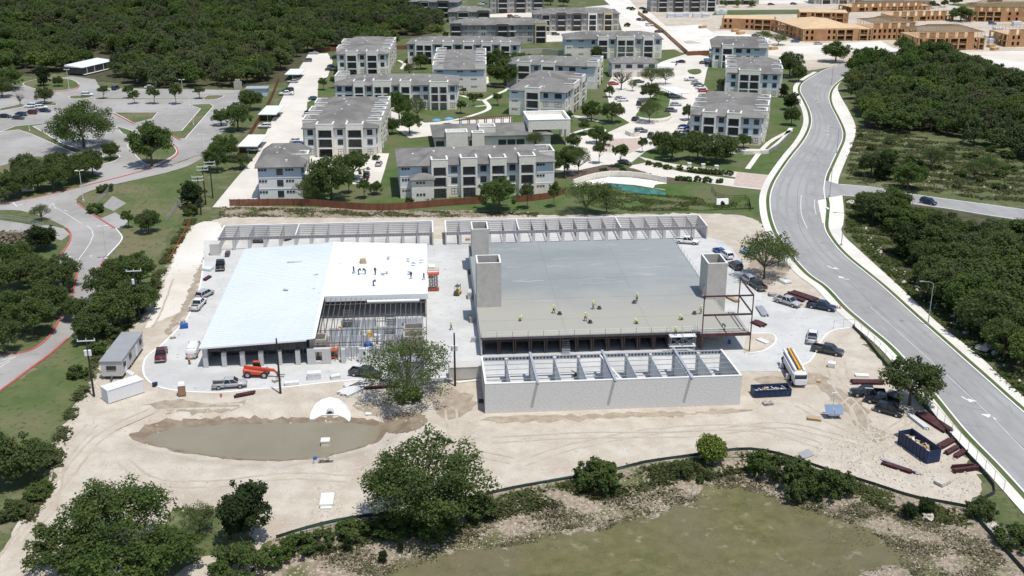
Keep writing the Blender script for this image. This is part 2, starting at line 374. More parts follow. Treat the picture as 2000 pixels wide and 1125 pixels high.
def offset_line(L, d):
    L = [np.array(p[:2], float) for p in L]; out = []
    for i, p in enumerate(L):
        t = L[min(i + 1, len(L) - 1)] - L[max(i - 1, 0)]; t /= max(np.hypot(*t), 1e-6); out.append((p[0] - t[1] * d, p[1] + t[0] * d))
    return out

# ------------------------------------------------------------------ ground, roads, paving
def grid(x0, x1, y0, y1, s):
    a, b = np.meshgrid(np.arange(x0, x1, s), np.arange(y0, y1, s)); return np.stack([a.ravel(), b.ravel()], 1)
def base_h(P):
    z = hN(P); P = np.atleast_2d(P)
    d = sdf(POND, P); z -= 1.5 * (1 - sm((d - 4) / 2))
    dd = np.interp(P[:, 0], _sx, _sy) - P[:, 1]
    z -= .7 * sm((dd - 2) / 2) * sm((P[:, 0] + 33) / 6) * (1 - sm((P[:, 0] - 55) / 8))
    return z
sheet('ground', [(-2600, -150), (2600, -150), (2600, 4200), (-2600, 4200)], 0.0, 'scrub', extra=np.vstack([grid(-70, 75, 90, 186, 2.0), grid(25, 108, 268, 332, 2.5), grid(-300, 300, 190, 268, 30)]), hfun=base_h)
DIRT_PX = [(-60, 1190), (0, 1080), (48, 1000), (78, 962), (108, 935), (92, 912), (112, 850), (142, 800), (165, 770), (188, 735), (205, 690), (255, 648), (290, 600), (312, 545), (345, 490), (375, 440), (440, 424), (700, 424), (930, 421), (1380, 417), (1452, 421), (1490, 436), (1515, 470), (1545, 505), (1600, 568), (1640, 605), (1668, 640), (1705, 685), (1762, 750), (1800, 797), (1850, 850), (1905, 915), (1925, 955), (1888, 986)]
DIRT = [G(*p)[:2] for p in DIRT_PX] + [(p[0], p[1] + .4) for p in SILT[::-1]] + [G(500, 1085)[:2], G(470, 1180)[:2]]
sheet('construction_dirt', jag(DIRT, .45, 1.2), .03, 'dirt', extra=(lambda g: g[sdf(DIRT, g) < -.6])(grid(-62, 5, 145, 186, 1.0)))
emb = [(p[0], p[1] + 1.0) for p in SILT] + [G(1940, 1010)[:2], G(2040, 1125)[:2], G(2000, 1240)[:2], G(460, 1240)[:2], G(500, 1100)[:2]]
sheet('rocky_embankment', jag(emb, .3, 1.0), .015, 'rocky', res=2.0)
FIELD_PX = [(600, 1220), (700, 1140), (790, 1098), (900, 1072), (1000, 1062), (1110, 1045), (1180, 1025), (1260, 1010), (1310, 985), (1380, 962), (1440, 945), (1500, 960), (1560, 985), (1620, 1010), (1700, 1035), (1760, 1062), (1790, 1100), (1700, 1125), (1660, 1220)]
sheet('grass_field', jag(jag(W(FIELD_PX), 1.2, 3.0), .5, .8), .06, 'field', res=2.0)
# white cleared track along the left boundary, muddy rim of the pond
sheet('limestone_track', W([(385, 437), (430, 437), (425, 470), (400, 500), (372, 560), (350, 610), (322, 622), (285, 640), (300, 600), (330, 530), (352, 482)]), .045, 'limestone_dust', 3, .25)
mud = cm(POND, 3); mo = offset_line(mud + [mud[0]], .3)[:-1]
sheet('pond_mud', jag([(p[0] - 1.1 * (p[0] < -38), p[1] + .55 + .5 * (p[0] < -36)) for p in mo], .25, .8), .07, 'mud', extra=(lambda g: g[sdf(mo, g) < -.3])(grid(-62, 5, 145, 186, .8)))
sheet('mud_patch', W([(748, 820), (790, 806), (830, 812), (828, 832), (790, 846), (752, 842)]), .085, 'mud', 3, .15, res=.9)
w = sheet('water', cm([(p[0] * 1.0, p[1]) for p in POND], 3), 0, 'water', hfun=lambda P: np.full(len(P), WATER_Z))
# site concrete
SITE = [(398, 470), (398, 510), (391, 560), (376, 598), (366, 622), (345, 646), (312, 678), (288, 696), (280, 716), (283, 736), (300, 752), (332, 762), (385, 767), (440, 767), (500, 761), (560, 757), (640, 748), (720, 742), (900, 737), (942, 740), (1452, 726), (1520, 725), (1572, 711), (1590, 694), (1605, 664), (1625, 646), (1660, 640), (1690, 645), (1700, 632), (1650, 594), (1612, 588), (1590, 604), (1560, 600), (1520, 586), (1486, 572), (1470, 548), (1452, 520), (1432, 488), (1410, 470), (1385, 464)]
sheet('site_paving', W(SITE), .06, 'site_concrete')
sheet('paving_island', cm(W([(1455, 692), (1490, 686), (1512, 672), (1515, 660), (1503, 652), (1465, 652), (1455, 670)]), 4), .1, 'dirt')
ribbon('kerb', cm(W([(1455, 692), (1490, 686), (1512, 672), (1515, 660), (1503, 652), (1465, 652)]), 4, False), .3, 0, .16, 'coping')
ribbon('kerb', cm(W([(398, 510), (391, 560), (376, 598), (366, 622), (345, 646), (312, 678), (288, 696), (280, 716), (283, 736), (300, 752), (332, 762), (385, 767), (440, 767), (500, 761), (560, 757), (640, 748), (720, 742), (900, 737)]), 3, False), .35, 0, .17, 'coping')
ribbon('kerb', cm(W([(1520, 726), (1572, 712), (1590, 695), (1605, 665), (1625, 647), (1660, 641)]), 3, False), .3, 0, .16, 'coping')
# tyre tracks in the dirt
for P in ([(1600, 740), (1640, 760), (1690, 790), (1700, 830), (1740, 850), (1720, 870), (1680, 850), (1660, 810), (1610, 770)], [(1470, 740), (1530, 760), (1620, 742), (1600, 728), (1540, 735)], [(280, 790), (350, 780), (420, 790), (480, 782), (450, 800), (340, 805)], [(840, 760), (900, 765), (930, 790), (880, 820), (850, 800)], [(960, 815), (1200, 808), (1440, 800), (1440, 806), (1200, 818), (980, 826)], [(350, 560), (375, 530), (392, 470), (400, 470), (396, 530), (378, 585), (360, 620), (330, 655), (322, 650), (345, 610)], [(690, 790), (740, 785), (780, 800), (740, 815)], [(1600, 480), (1500, 560), (1480, 540), (1470, 500)]):
    sheet('damp_dirt', jag(cm(W(P), 3), .35, .9), .034, 'damp_dirt', res=1.0)
for k, L in enumerate([[(1700, 760), (1650, 800), (1690, 850), (1730, 880)], [(1560, 790), (1640, 830), (1720, 850), (1800, 800)], [(1620, 700), (1640, 760), (1680, 810), (1690, 870)], [(1020, 905), (1120, 872), (1300, 840), (1480, 838), (1600, 870)], [(180, 830), (120, 900), (100, 980), (40, 1060)], [(240, 900), (300, 940), (420, 945), (560, 930), (680, 935)], [(700, 920), (800, 880), (930, 850)], [(1660, 900), (1700, 880), (1745, 862), (1780, 830), (1760, 800), (1690, 770), (1650, 740), (1640, 700)], [(300, 800), (200, 850), (130, 930), (60, 1020), (10, 1090)], [(960, 860), (1150, 850), (1350, 848), (1520, 830), (1620, 850), (1700, 870)], [(330, 545), (310, 600), (290, 640)], [(1000, 900), (900, 870), (880, 800)]]):
    for o in (-.9, .9): ribbon('tyre_track', jag(offset_line(cm(W(L), 6, False), o), .06, 1.0, False), .42, .045, .046 + .0016 * k + (.0008 if o > 0 else 0), 'tyre_track')
# main road on the right
RL = [(1700, 118), (1625, 132), (1590, 148), (1568, 163), (1563, 178), (1572, 196), (1582, 218), (1585, 240), (1578, 262), (1565, 283), (1548, 304), (1528, 332), (1513, 357), (1505, 380), (1504, 402), (1509, 430), (1521, 460), (1546, 497), (1580, 535), (1617, 562), (1655, 602), (1700, 640), (1750, 683), (1820, 762), (1885, 841), (1950, 908), (2000, 962), (2080, 1050)]
RR = [(1720, 125), (1664, 144), (1641, 157), (1625, 172), (1619, 188), (1622, 206), (1635, 232), (1645, 256), (1644, 275), (1634, 298), (1622, 324), (1613, 345), (1609, 372), (1613, 400), (1611, 425), (1611, 447), (1625, 472), (1650, 500), (1690, 533), (1725, 562), (1780, 612), (1850, 674), (1920, 736), (2000, 807), (2120, 905)]
rl = cm(W(RL), 5, False); rr = cm(W(RR), 5, False)
sheet('road', rl + rr[::-1], .07, 'road_asphalt')
ribbon('kerb', rl, .3, .0, .2, 'coping'); ribbon('kerb', rr, .3, .0, .2, 'coping')
def walk(name, line, a, b, z, mat): return sheet(name, offset_line(line, a) + offset_line(line, b)[::-1], z, mat)
walk('verge', rl, -.15, -1.1, .10, 'lawn'); walk('verge', rr, .15, 1.1, .10, 'lawn')
walk('sidewalk', rl[8:], -1.05, -2.9, .13, 'sidewalk')
swR = cm(W([(1668, 141), (1652, 152), (1637, 168), (1640, 185), (1657, 215), (1671, 248), (1666, 280), (1650, 318), (1637, 356), (1645, 382), (1649, 430), (1645, 456), (1690, 500), (1757, 561), (1832, 632), (1905, 690), (2000, 777), (2110, 870)]), 5, False)
sheet('sidewalk', offset_line(rr[4:], 1.05) + swR[::-1], .12, 'sidewalk')
# side street and drive aprons
sheet('road', W([(1608, 352), (1640, 361), (1700, 366), (1760, 377), (1850, 390), (1960, 405), (2100, 425), (2100, 446), (1935, 422), (1850, 408), (1760, 396), (1680, 385), (1645, 382), (1609, 388)]), .14, 'road_asphalt', 0)
for L in ([(1640, 361), (1700, 366), (1760, 377), (1850, 390), (1960, 405), (2100, 425)], [(1645, 382), (1680, 385), (1760, 396), (1850, 408), (1935, 422), (2100, 446)]): ribbon('kerb', cm(W(L), 3, False), .3, 0, .2, 'coping')
sheet('bus_bay', W([(1597, 392), (1618, 388), (1622, 412), (1617, 440), (1606, 436)]), .085, 'sidewalk')
# painted markings
def mark(L, w=.14, z=.09): ribbon('lane_marking', cm(W(L), 4, False), w, z - .002, z, 'marking')
mark([(1565, 382), (1564, 405), (1567, 425), (1577, 447)], .18); mark([(1591, 390), (1591, 405), (1594, 419)], .18)
mark([(1545, 505), (1580, 512)], .02)
for a, b, c in [((1616, 519), (1624, 524), (1634, 525)), ((1640, 541), (1648, 545), (1658, 547)), ((1878, 775), (1890, 782), (1904, 784)), ((1918, 811), (1930, 812), (1946, 820)), ((1592, 193), (1594, 194), (1598, 194)), ((1594, 200), (1598, 200), (1602, 199)), ((1609, 256), (1614, 256), (1619, 257)), ((1609, 264), (1614, 264), (1619, 263))]:
    mark([a, b, c], .34)
def arrow_head(tip, back, wdt=.75):
    t = np.array(G(*tip)[:2]); q = np.array(G(*back)[:2]); d = q - t; L = np.hypot(*d); d /= L; n = np.array((-d[1], d[0]))
    return sheet('lane_marking', [tuple(t), tuple(t + d * 1.5 - n * wdt), tuple(t + d * 1.5 + n * wdt)], .092, 'marking')
arrow_head((1640, 527), (1628, 524)); arrow_head((1637, 539), (1650, 546)); arrow_head((1909, 784), (1894, 783)); arrow_head((1915, 809), (1930, 813))
mark([(1597, 396), (1606, 396)], .3); mark([(1599, 413), (1610, 414)], .3)
mark([(1700, 600), (1900, 780), (2000, 880)], .10)
def between(f):
    n = 90; A = [rl[int(i * (len(rl) - 1) / n)] for i in range(n + 1)]; R = np.array(rr); out = []
    for a in A:
        b = R[np.argmin(np.hypot(R[:, 0] - a[0], R[:, 1] - a[1]))]; out.append((a[0] + (b[0] - a[0]) * f, a[1] + (b[1] - a[1]) * f))
    return out[2:-1]
for f, w_ in ((.14, .75), (.30, .8), (.66, .8), (.84, .75)): ribbon('tyre_wear', jag(cm(between(f), 2, False), .05, 1.5, False), w_, .079, .081, 'road_wear')
for f in (.5,): ribbon('asphalt_seam', cm(between(f), 2, False), .09, .083, .085, 'crack')
for k in range(26):
    f = rnd.random(); p = between(.05 + .9 * f)[rnd.randrange(20, 86)]; a = rnd.random() * 6.28; L = [p]
    for _ in range(rnd.randrange(4, 9)): a += rnd.uniform(-.7, .7); q = L[-1]; L.append((q[0] + math.cos(a) * .8, q[1] + math.sin(a) * .8))
    if all(-1e3 < q[0] < 1e3 for q in L): ribbon('road_crack', L, .07, .086, .088, 'crack')
# left school drive and lots
LOT = [(-60, 200), (20, 178), (62, 160), (140, 149), (186, 155), (196, 172), (330, 174), (470, 176), (486, 190), (470, 215), (455, 240), (436, 258), (410, 282), (400, 297), (384, 304), (345, 318), (296, 332), (240, 347), (180, 362), (110, 377), (40, 390), (-60, 402)]
sheet('parking_lot', W(LOT), .04, 'lot_asphalt')
DRV = [(-60, 398), (0, 396), (60, 387), (120, 374), (180, 360), (240, 345), (300, 330), (350, 318), (388, 303), (402, 296), (400, 305), (372, 322), (330, 336), (270, 350), (200, 366), (165, 378), (151, 388), (152, 399), (170, 411), (200, 431), (226, 447), (238, 462), (236, 472), (222, 488), (204, 507), (195, 530), (187, 562), (166, 618), (135, 660), (98, 692), (60, 720), (0, 764), (-60, 800), (-60, 700), (0, 694), (40, 690), (70, 680), (98, 656), (118, 622), (134, 592), (145, 562), (152, 532), (136, 530), (97, 511), (120, 495), (135, 475), (138, 458), (130, 446), (112, 436), (85, 424), (40, 412), (0, 411), (-60, 412)]
sheet('road', cm(W(DRV), 3), .065, 'lot_asphalt')
RED = [[(-60, 402), (0, 398), (60, 388), (120, 375), (180, 360), (240, 345), (300, 328), (330, 314), (345, 303), (347, 294), (340, 284), (325, 276)],
       [(-60, 703), (0, 694), (40, 690), (70, 680), (98, 656), (118, 622), (134, 592), (145, 562), (152, 532)],
       [(97, 511), (120, 495), (135, 475), (138, 458), (130, 446)], [(204, 507), (195, 530), (187, 562)], [(151, 397), (170, 411), (200, 431), (226, 447)], [(-60, 800), (0, 764), (60, 720), (98, 692), (132, 662)]]
for L in RED: ribbon('red_kerb', cm(W(L), 4, False), .42, 0, .2, 'red_kerb')
ribbon('kerb', cm(W([(226, 447), (238, 462), (236, 472), (222, 488), (204, 507)]), 4, False), .3, 0, .2, 'coping')
# grass islands of the lots
ISL = [([(44, 164), (70, 156), (110, 153), (140, 156), (154, 165), (148, 173), (110, 178), (70, 174)], 3), ([(0, 212), (30, 206), (80, 201), (112, 202), (110, 206), (60, 207), (0, 217)], 0), ([(137, 188), (165, 187), (180, 190), (160, 193), (138, 193)], 2),
       ([(0, 258), (30, 247), (90, 241), (92, 243), (64, 247), (120, 280), (150, 291), (200, 306), (185, 318), (130, 292), (60, 262), (36, 254)], 0), ([(222, 220), (308, 220), (298, 232), (262, 241)], 0), ([(405, 187), (438, 187), (424, 194), (398, 195)], 2),
       ([(370, 205), (410, 203), (417, 208), (362, 271), (350, 272), (322, 258), (355, 256), (392, 213)], 0), ([(185, 192), (400, 193), (400, 195), (185, 195)], 0), ([(180, 320), (205, 305), (230, 303), (233, 309), (215, 318), (185, 322)], 3),
       ([(250, 282), (290, 272), (325, 276), (344, 292), (338, 305), (300, 322), (280, 318), (262, 300)], 3), ([(225, 246), (250, 253), (290, 270), (280, 276), (240, 262)], 0)]
for P, s in ISL:
    w_ = W(P); w_ = cm(w_, s) if s else w_
    sheet('grass_island', w_, .12, 'lawn_mown'); ribbon('kerb', list(w_) + [w_[0]], .25, 0, .15, 'coping')
ribbon('red_kerb', W([(222, 222), (262, 242)]), .5, 0, .2, 'red_kerb'); ribbon('red_kerb', W([(330, 262), (352, 274)]), .5, 0, .2, 'red_kerb'); ribbon('red_kerb', cm(W([(70, 175), (110, 179), (148, 174), (155, 166)]), 3, False), .5, 0, .2, 'red_kerb')
GR = [('lawn_mown', .05, [(-60, 345), (0, 325), (60, 305), (120, 312), (180, 338), (205, 345), (150, 366), (60, 386), (0, 395), (-60, 398)], .4), ('lawn_mown', .045, [(150, 390), (168, 378), (210, 366), (280, 350), (340, 334), (375, 322), (400, 306), (420, 296), (415, 330), (385, 370), (365, 410), (330, 460), (312, 500), (290, 545), (215, 500), (238, 468), (226, 446)], .3),
      ('lawn_mown', .045, [(-60, 810), (0, 768), (70, 717), (135, 665), (200, 655), (205, 690), (170, 755), (120, 820), (90, 880), (80, 860), (-60, 900)], .5), ('lawn_mown', .045, [(98, 512), (118, 498), (134, 476), (136, 462), (112, 462), (70, 480), (60, 512)], .3)]
for mt, z, P, r in GR: sheet('grass', jag(W(P), r, 1.5), z, mt)
# concrete channel and weir pads beside the drive
for P in ([(200, 403), (220, 383), (247, 397), (222, 413)], [(190, 430), (225, 415), (250, 432), (240, 445), (226, 447)], [(-40, 428), (0, 430), (40, 436), (70, 441), (95, 440), (125, 447), (137, 458), (120, 470), (95, 462), (40, 455), (0, 452), (-40, 450)]): sheet('concrete_apron', W(P), .07, 'lot_asphalt')
# white markings of the left drive
for L, w_ in [([(170, 441), (180, 450), (182, 460), (176, 475), (165, 492), (155, 505), (152, 516), (151, 530)], .18), ([(104, 403), (125, 415), (145, 428), (160, 437)], .15), ([(104, 397), (96, 405), (108, 408), (104, 397)], .15), ([(125, 525), (152, 506)], .15), ([(131, 527), (152, 513)], .12), ([(138, 529), (152, 519)], .12), ([(145, 530), (152, 524)], .12), ([(140, 519), (142, 529)], .1), ([(25, 396), (34, 404)], .3), ([(36, 401), (44, 400)], .4), ([(175, 501), (181, 500)], .4), ([(133, 503), (139, 501)], .4), ([(125, 411), (132, 413)], .3), ([(5, 704), (30, 697)], .18), ([(0, 712), (32, 697)], .15), ([(0, 718), (20, 706)], .15)]:
    ribbon('lane_marking', W(L), w_, .073, .075, 'marking')
# apartment grounds
CPLX = [(412, 408), (455, 354), (498, 300), (532, 225), (560, 168), (600, 108), (640, 98), (790, 98), (1000, 88), (1100, 92), (1260, 100), (1335, 108), (1420, 104), (1540, 120), (1575, 140), (1560, 170), (1570, 215), (1574, 250), (1545, 298), (1515, 340), (1498, 372), (1495, 405), (1480, 420), (1100, 415), (930, 416), (700, 415), (440, 408)]
sheet('lawn', W(CPLX), .012, 'lawn', extra=grid(25, 108, 268, 332, 2.5)[sdf(W(CPLX), grid(25, 108, 268, 332, 2.5)) < -1])
sheet('scrub_strip', jag(W([(430, 402), (560, 404), (760, 410), (940, 412), (1050, 414), (940, 424), (700, 426), (430, 424)]), .3, .9), .036, 'rocky')
PAV = [[(415, 405), (456, 355), (500, 304), (534, 228), (562, 170), (602, 106), (640, 104), (650, 120), (640, 150), (622, 160), (620, 190), (600, 200), (596, 285), (560, 290), (512, 300), (506, 330), (505, 392), (450, 406)],
       [(606, 300), (760, 300), (752, 330), (742, 362), (690, 360), (640, 330), (600, 335)],
       [(1180, 176), (1195, 150), (1245, 140), (1300, 118), (1345, 104), (1390, 112), (1380, 140), (1375, 165), (1395, 190), (1380, 215), (1352, 232), (1340, 270), (1300, 282), (1262, 295), (1230, 320), (1240, 330), (1200, 322), (1150, 300), (1110, 280), (1120, 268), (1180, 262), (1230, 240), (1205, 225), (1190, 205), (1187, 190)],
       [(1085, 318), (1150, 300), (1240, 300), (1230, 322), (1180, 322), (1120, 335), (1085, 332)],
       [(1225, 325), (1260, 318), (1330, 336), (1420, 348), (1505, 358), (1500, 372), (1440, 366), (1340, 352), (1270, 340)],
       [(1245, 305), (1300, 318), (1370, 328), (1440, 336), (1500, 342), (1515, 345), (1508, 358), (1420, 344), (1330, 330), (1262, 314)],
       [(1300, 290), (1345, 275), (1440, 290), (1500, 292), (1500, 300), (1430, 300), (1350, 288), (1310, 298)],
       [(760, 215), (830, 240), (900, 236), (1000, 228), (1000, 252), (880, 262), (800, 270), (770, 250)]]
for P in PAV: sheet('apartment_drive', W(P), .06, 'drive_concrete')
for P in ([(1090, 330), (1130, 320), (1180, 323), (1240, 330), (1330, 352), (1350, 358), (1300, 358), (1205, 342), (1165, 345), (1120, 355)],): sheet('planting_bed', W(P), .05, 'mulch')
sheet('paver_crossing', W([(1440, 336), (1505, 343), (1500, 370), (1432, 362)]), .10, 'paver')
sheet('paver_crossing', W([(1155, 296), (1195, 272), (1250, 270), (1262, 282), (1230, 300)]), .09, 'paver')
PATHS = [([(895, 185), (940, 196), (965, 186), (990, 175), (985, 168), (955, 166), (950, 150)], 1.6), ([(945, 196), (955, 212), (925, 225), (880, 236), (820, 243)], 1.8), ([(895, 204), (925, 208), (950, 206)], 1.2), ([(1115, 262), (1150, 252), (1180, 256), (1110, 276)], 1.6), ([(778, 118), (790, 125), (785, 135), (812, 132)], 1.6), ([(1150, 230), (1115, 226), (1180, 240)], 1.4), ([(1460, 330), (1500, 280), (1545, 255)], 1.6), ([(1500, 296), (1530, 270), (1545, 250)], 1.5)]
for P, w_ in PATHS: ribbon('path', cm(W(P), 4, False), w_, .068, .072, 'sidewalk')
sheet('grass_island', cm(W([(1344, 137), (1365, 135), (1370, 142), (1358, 146), (1346, 143)]), 3), .14, 'lawn')
sheet('grass_island', cm(W([(1245, 220), (1285, 180), (1308, 185), (1305, 215), (1310, 226), (1280, 232), (1248, 228)]), 3), .14, 'lawn')
sheet('grass_island', cm(W([(1205, 318), (1235, 322), (1220, 330), (1200, 325)]), 3), .1, 'lawn')
# far construction ground, roads behind
sheet('far_paving', W([(1200, 0), (1210, 40), (1330, 103), (1420, 104), (1540, 118), (1580, 138), (1630, 130), (1700, 122), (1800, 112), (1900, 108), (2150, 120), (2150, -60), (1200, -60)]), .03, 'dirt')
for P in ([(1290, 66), (1420, 60), (1560, 84), (1700, 84), (1640, 112), (1580, 118), (1440, 100)], [(1700, 84), (1790, 104), (1960, 100), (2150, 98), (2150, 106), (1900, 108), (1760, 118)]): sheet('far_paving', W(P), .04, 'limestone_dust')
for P in ([(1285, 52), (1370, 48), (1400, 70), (1330, 82), (1310, 70)], [(1330, 86), (1400, 84), (1410, 100), (1345, 102)], [(1650, 84), (1720, 80), (1780, 115), (1740, 128)], [(1180, 0), (1230, 0), (1280, 60), (1330, 75), (1290, 72), (1215, 30)]): sheet('far_paving', W(P), .05, 'sidewalk')
sheet('far_paving', W([(860, 88), (1010, 60), (1220, 60), (1265, 68), (1268, 76), (1000, 84)]), .04, 'drive_concrete'); sheet('far_paving', W([(1205, 30), (1260, 15), (1350, 95), (1280, 98), (1215, 60)]), .045, 'drive_concrete')
sheet('far_paving', W([(950, 28), (1070, 22), (1230, 5), (1230, 14), (1050, 34), (950, 34)]), .045, 'drive_concrete')
sheet('far_paving', W([(1880, 110), (2150, 100), (2150, 150), (2000, 152), (1900, 140)]), .05, 'limestone_dust')
sheet('grass', W([(1400, 20), (1660, 18), (1660, 26), (1390, 30)]), .06, 'lawn'); sheet('grass', W([(1850, 8), (2150, 0), (2150, 12), (1900, 18)]), .06, 'lawn')
sheet('road', W([(1380, 9), (1660, 6), (1850, -4), (2150, -8), (2150, -14), (1660, -3), (1380, 2)]), .06, 'drive_concrete')
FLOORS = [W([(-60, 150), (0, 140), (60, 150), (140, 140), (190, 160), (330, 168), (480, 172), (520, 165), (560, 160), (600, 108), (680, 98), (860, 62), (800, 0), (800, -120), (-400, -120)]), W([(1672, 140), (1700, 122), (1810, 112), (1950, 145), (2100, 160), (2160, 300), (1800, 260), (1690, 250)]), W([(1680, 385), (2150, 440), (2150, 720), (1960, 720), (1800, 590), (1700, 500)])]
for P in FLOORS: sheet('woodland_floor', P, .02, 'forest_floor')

# ------------------------------------------------------------------ storage site: white-roofed building
def white_building():
    t = thing('storage_building', 'single-storey storage building with white standing-seam roof and one corner of bare steel frame', 'building', (-42, 192.5, 0))
    MB().box(0, 41, 0, 56.5, 0, .10).build('floor_slab', 'site_concrete', t)
    ZL, ZR, ZE = 4.2, 5.25, 4.3; XR = 20.3
    def zl(x): return ZL + (ZR - ZL) * x / XR
    def zr(x): return ZR + (ZE - ZR) * (x - XR) / (41 - XR)
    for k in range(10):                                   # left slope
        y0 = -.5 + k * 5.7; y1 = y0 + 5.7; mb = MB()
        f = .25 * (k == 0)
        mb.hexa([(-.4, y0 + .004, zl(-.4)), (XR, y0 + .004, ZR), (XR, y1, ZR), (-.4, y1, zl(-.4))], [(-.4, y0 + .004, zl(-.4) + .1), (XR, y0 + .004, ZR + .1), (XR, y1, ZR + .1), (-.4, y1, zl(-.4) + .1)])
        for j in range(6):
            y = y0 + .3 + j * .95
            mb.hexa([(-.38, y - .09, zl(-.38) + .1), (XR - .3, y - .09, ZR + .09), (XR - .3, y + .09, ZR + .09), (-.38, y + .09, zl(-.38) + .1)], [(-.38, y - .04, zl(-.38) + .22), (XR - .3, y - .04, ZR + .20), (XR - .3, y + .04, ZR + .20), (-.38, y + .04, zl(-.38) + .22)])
        mb.build('roof_panel', 'roof_sky_tint', t)
    for k in range(6):                                    # right slope behind the open bay
        y0 = 21.5 + k * 5.85; y1 = y0 + 5.85; mb = MB()
        mb.hexa([(XR + .01, y0, ZR), (41.3, y0, zr(41.3)), (41.3, y1 - .004, zr(41.3)), (XR + .01, y1 - .004, ZR)], [(XR + .01, y0, ZR + .11), (41.3, y0, zr(41.3) + .11), (41.3, y1 - .004, zr(41.3) + .11), (XR + .01, y1 - .004, ZR + .11)])
        for j in range(3):
            y = y0 + .8 + j * 1.9
            mb.hexa([(XR + .3, y - .05, zr(XR + .3) + .1), (41.2, y - .05, zr(41.2) + .1), (41.2, y + .05, zr(41.2) + .1), (XR + .3, y + .05, zr(XR + .3) + .1)], [(XR + .3, y - .02, zr(XR + .3) + .15), (41.2, y - .02, zr(41.2) + .15), (41.2, y + .02, zr(41.2) + .15), (XR + .3, y + .02, zr(XR + .3) + .15)])
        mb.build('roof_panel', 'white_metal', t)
    MB().box(XR - .3, XR + .3, -.5, 56.5, ZR + .1, ZR + .2).build('ridge_cap', 'white_trim', t)
    MB().box(XR + .3, 41.3, 21.36, 21.5, zr(41) - .15, ZR + .1).build('edge_trim', 'white_trim', t)
    mb = MB(); mb.hexa([(-.4, -.62, zl(-.4) - .22), (XR - 1.3, -.62, zl(XR - 1.3) - .22), (XR - 1.3, -.5, zl(XR - 1.3) - .22), (-.4, -.5, zl(-.4) - .22)], [(-.4, -.62, zl(-.4) + .12), (XR - 1.3, -.62, zl(XR - 1.3) + .12), (XR - 1.3, -.5, zl(XR - 1.3) + .12), (-.4, -.5, zl(-.4) + .12)]); mb.build('fascia', 'white_trim', t)
    MB().box(0, .3, .9, 56.3, .1, 4.1).build('side_wall', 'block', t)
    MB().box(40.7, 41, 21.6, 56.3, .1, 4.1).build('side_wall', 'block', t)
    MB().box(.3, 40.7, 56, 56.3, .1, 4.1).build('back_wall', 'block', t)
    for x in (0, 3.35, 6.7, 10.05, 13.4, 16.75): MB().box(x, x + .85, -.1, .7, .1, 3.95 if x == 0 else 2.85).build('column', 'block', t)
    mb = MB(); mb.box(.9, 18.8, 1.0, 1.3, 2.7, 4.05)
    for k in range(24): mb.box(.9 + k * .76, .98 + k * .76, .9, 1.0, 2.75, 4.0, 1)
    mb.build('steel_header', ['dark_metal', 'steel_brown'], t)
    for k in range(6): MB().box(.9 + k * 3.35, 4.1 + k * 3.35, 5.2, 5.3, .1, 3.95).build('roll_up_door', 'dark_metal', t)
    # masonry at the front of the open corner
    mb = MB(); mb.box(18.9, 20.4, -.1, .7, .1, 3.1); mb.box(21.6, 23.2, -.1, .7, .1, 3.1); mb.box(20.4, 21.6, -.1, .7, 2.5, 3.1); mb.box(20.4, 21.6, -.1, .7, .1, .6); mb.build('front_wall', 'block', t)
    mb = MB()
    for a in ((19.3, 22.4, 1.2, 1.5), (19.3, 22.4, 4.0, 4.3), (19.3, 19.6, 1.5, 4.0), (22.1, 22.4, 1.5, 4.0)): mb.box(*a, .1, 4.4)
    mb.build('stair_shaft', 'block_tan', t)
    for x in (25.1, 28.3, 31.5, 34.7, 37.9, 40.2): MB().box(x, x + .8, -.1, .7, .1, 2.85).build('column', 'block', t)
    for y0 in (1.6, 5.4):
        mb = MB()
        for a in ((36.6, 40.4, y0, y0 + .25), (36.6, 40.4, y0 + 2.6, y0 + 2.85), (36.6, 36.85, y0 + .25, y0 + 2.6), (40.15, 40.4, y0 + .25, y0 + 2.6)): mb.box(*a, .1, 4.35)
        mb.build('block_shaft', 'block_tan', t)
    # open steel frame
    for k in range(21):
        x = 20.9 + k * 1.0
        MB().bar((x, .9, 4.0), (x, 21.3, zr(x) - .15), .09, .18).build('rafter', 'purlin_dark', t)
        MB().box(x - .04, x + .04, .82, .88, .1, 3.7).build('stud', 'purlin_dark', t)
        for y in () if k % 2 else (1.0, 7.0, 14.0): MB().box(x - .06, x + .06, y - .06, y + .06, .1, 3.9).build('post', 'purlin_dark', t)
    for y in (1.0, 7.0, 14.0, 20.6): MB().box(20.4, 41, y - .06, y + .06, 3.74, 3.86).build('purlin', 'purlin_dark', t)
    for (x, y, w, d) in ((22, 2.5, 6, .1), (30, 2.5, 5, .1), (22, 8, 8, .1), (32, 8, 8, .1), (22, 12, 6, .1), (30, 12, 10, .1), (24, 16, 7, .1), (33, 16, 7, .1), (24, 8.1, .1, 4), (28, 8.1, .1, 8), (31.5, 8.1, .1, 8), (35, 8.1, .1, 8), (26, 2.6, .1, 5), (33, 2.6, .1, 5)):
        MB().box(x, x + w, y, y + d, .1, 2.2).build('partition', 'partition_metal', t)
    for x, y in ((24.6, 17.2), (33.0, 14.5)):   # steel stairs
        mb = MB()
        for k in range(11): mb.box(x, x + 1.6, y - k * .42, y - k * .42 + .34, .3 + (10 - k) * .34 * .98, .36 + (10 - k) * .34 * .98)
        mb.bar((x - .04, y + .3, 3.9), (x - .04, y - 4.4, .1), .08, .3); mb.bar((x + 1.64, y + .3, 3.9), (x + 1.64, y - 4.4, .1), .08, .3); mb.build('stair', 'dark_metal', t)
    for _ in range(46):   # loose materials standing in the open bay are seen as small coloured stacks
        pass
    return t
white_building()
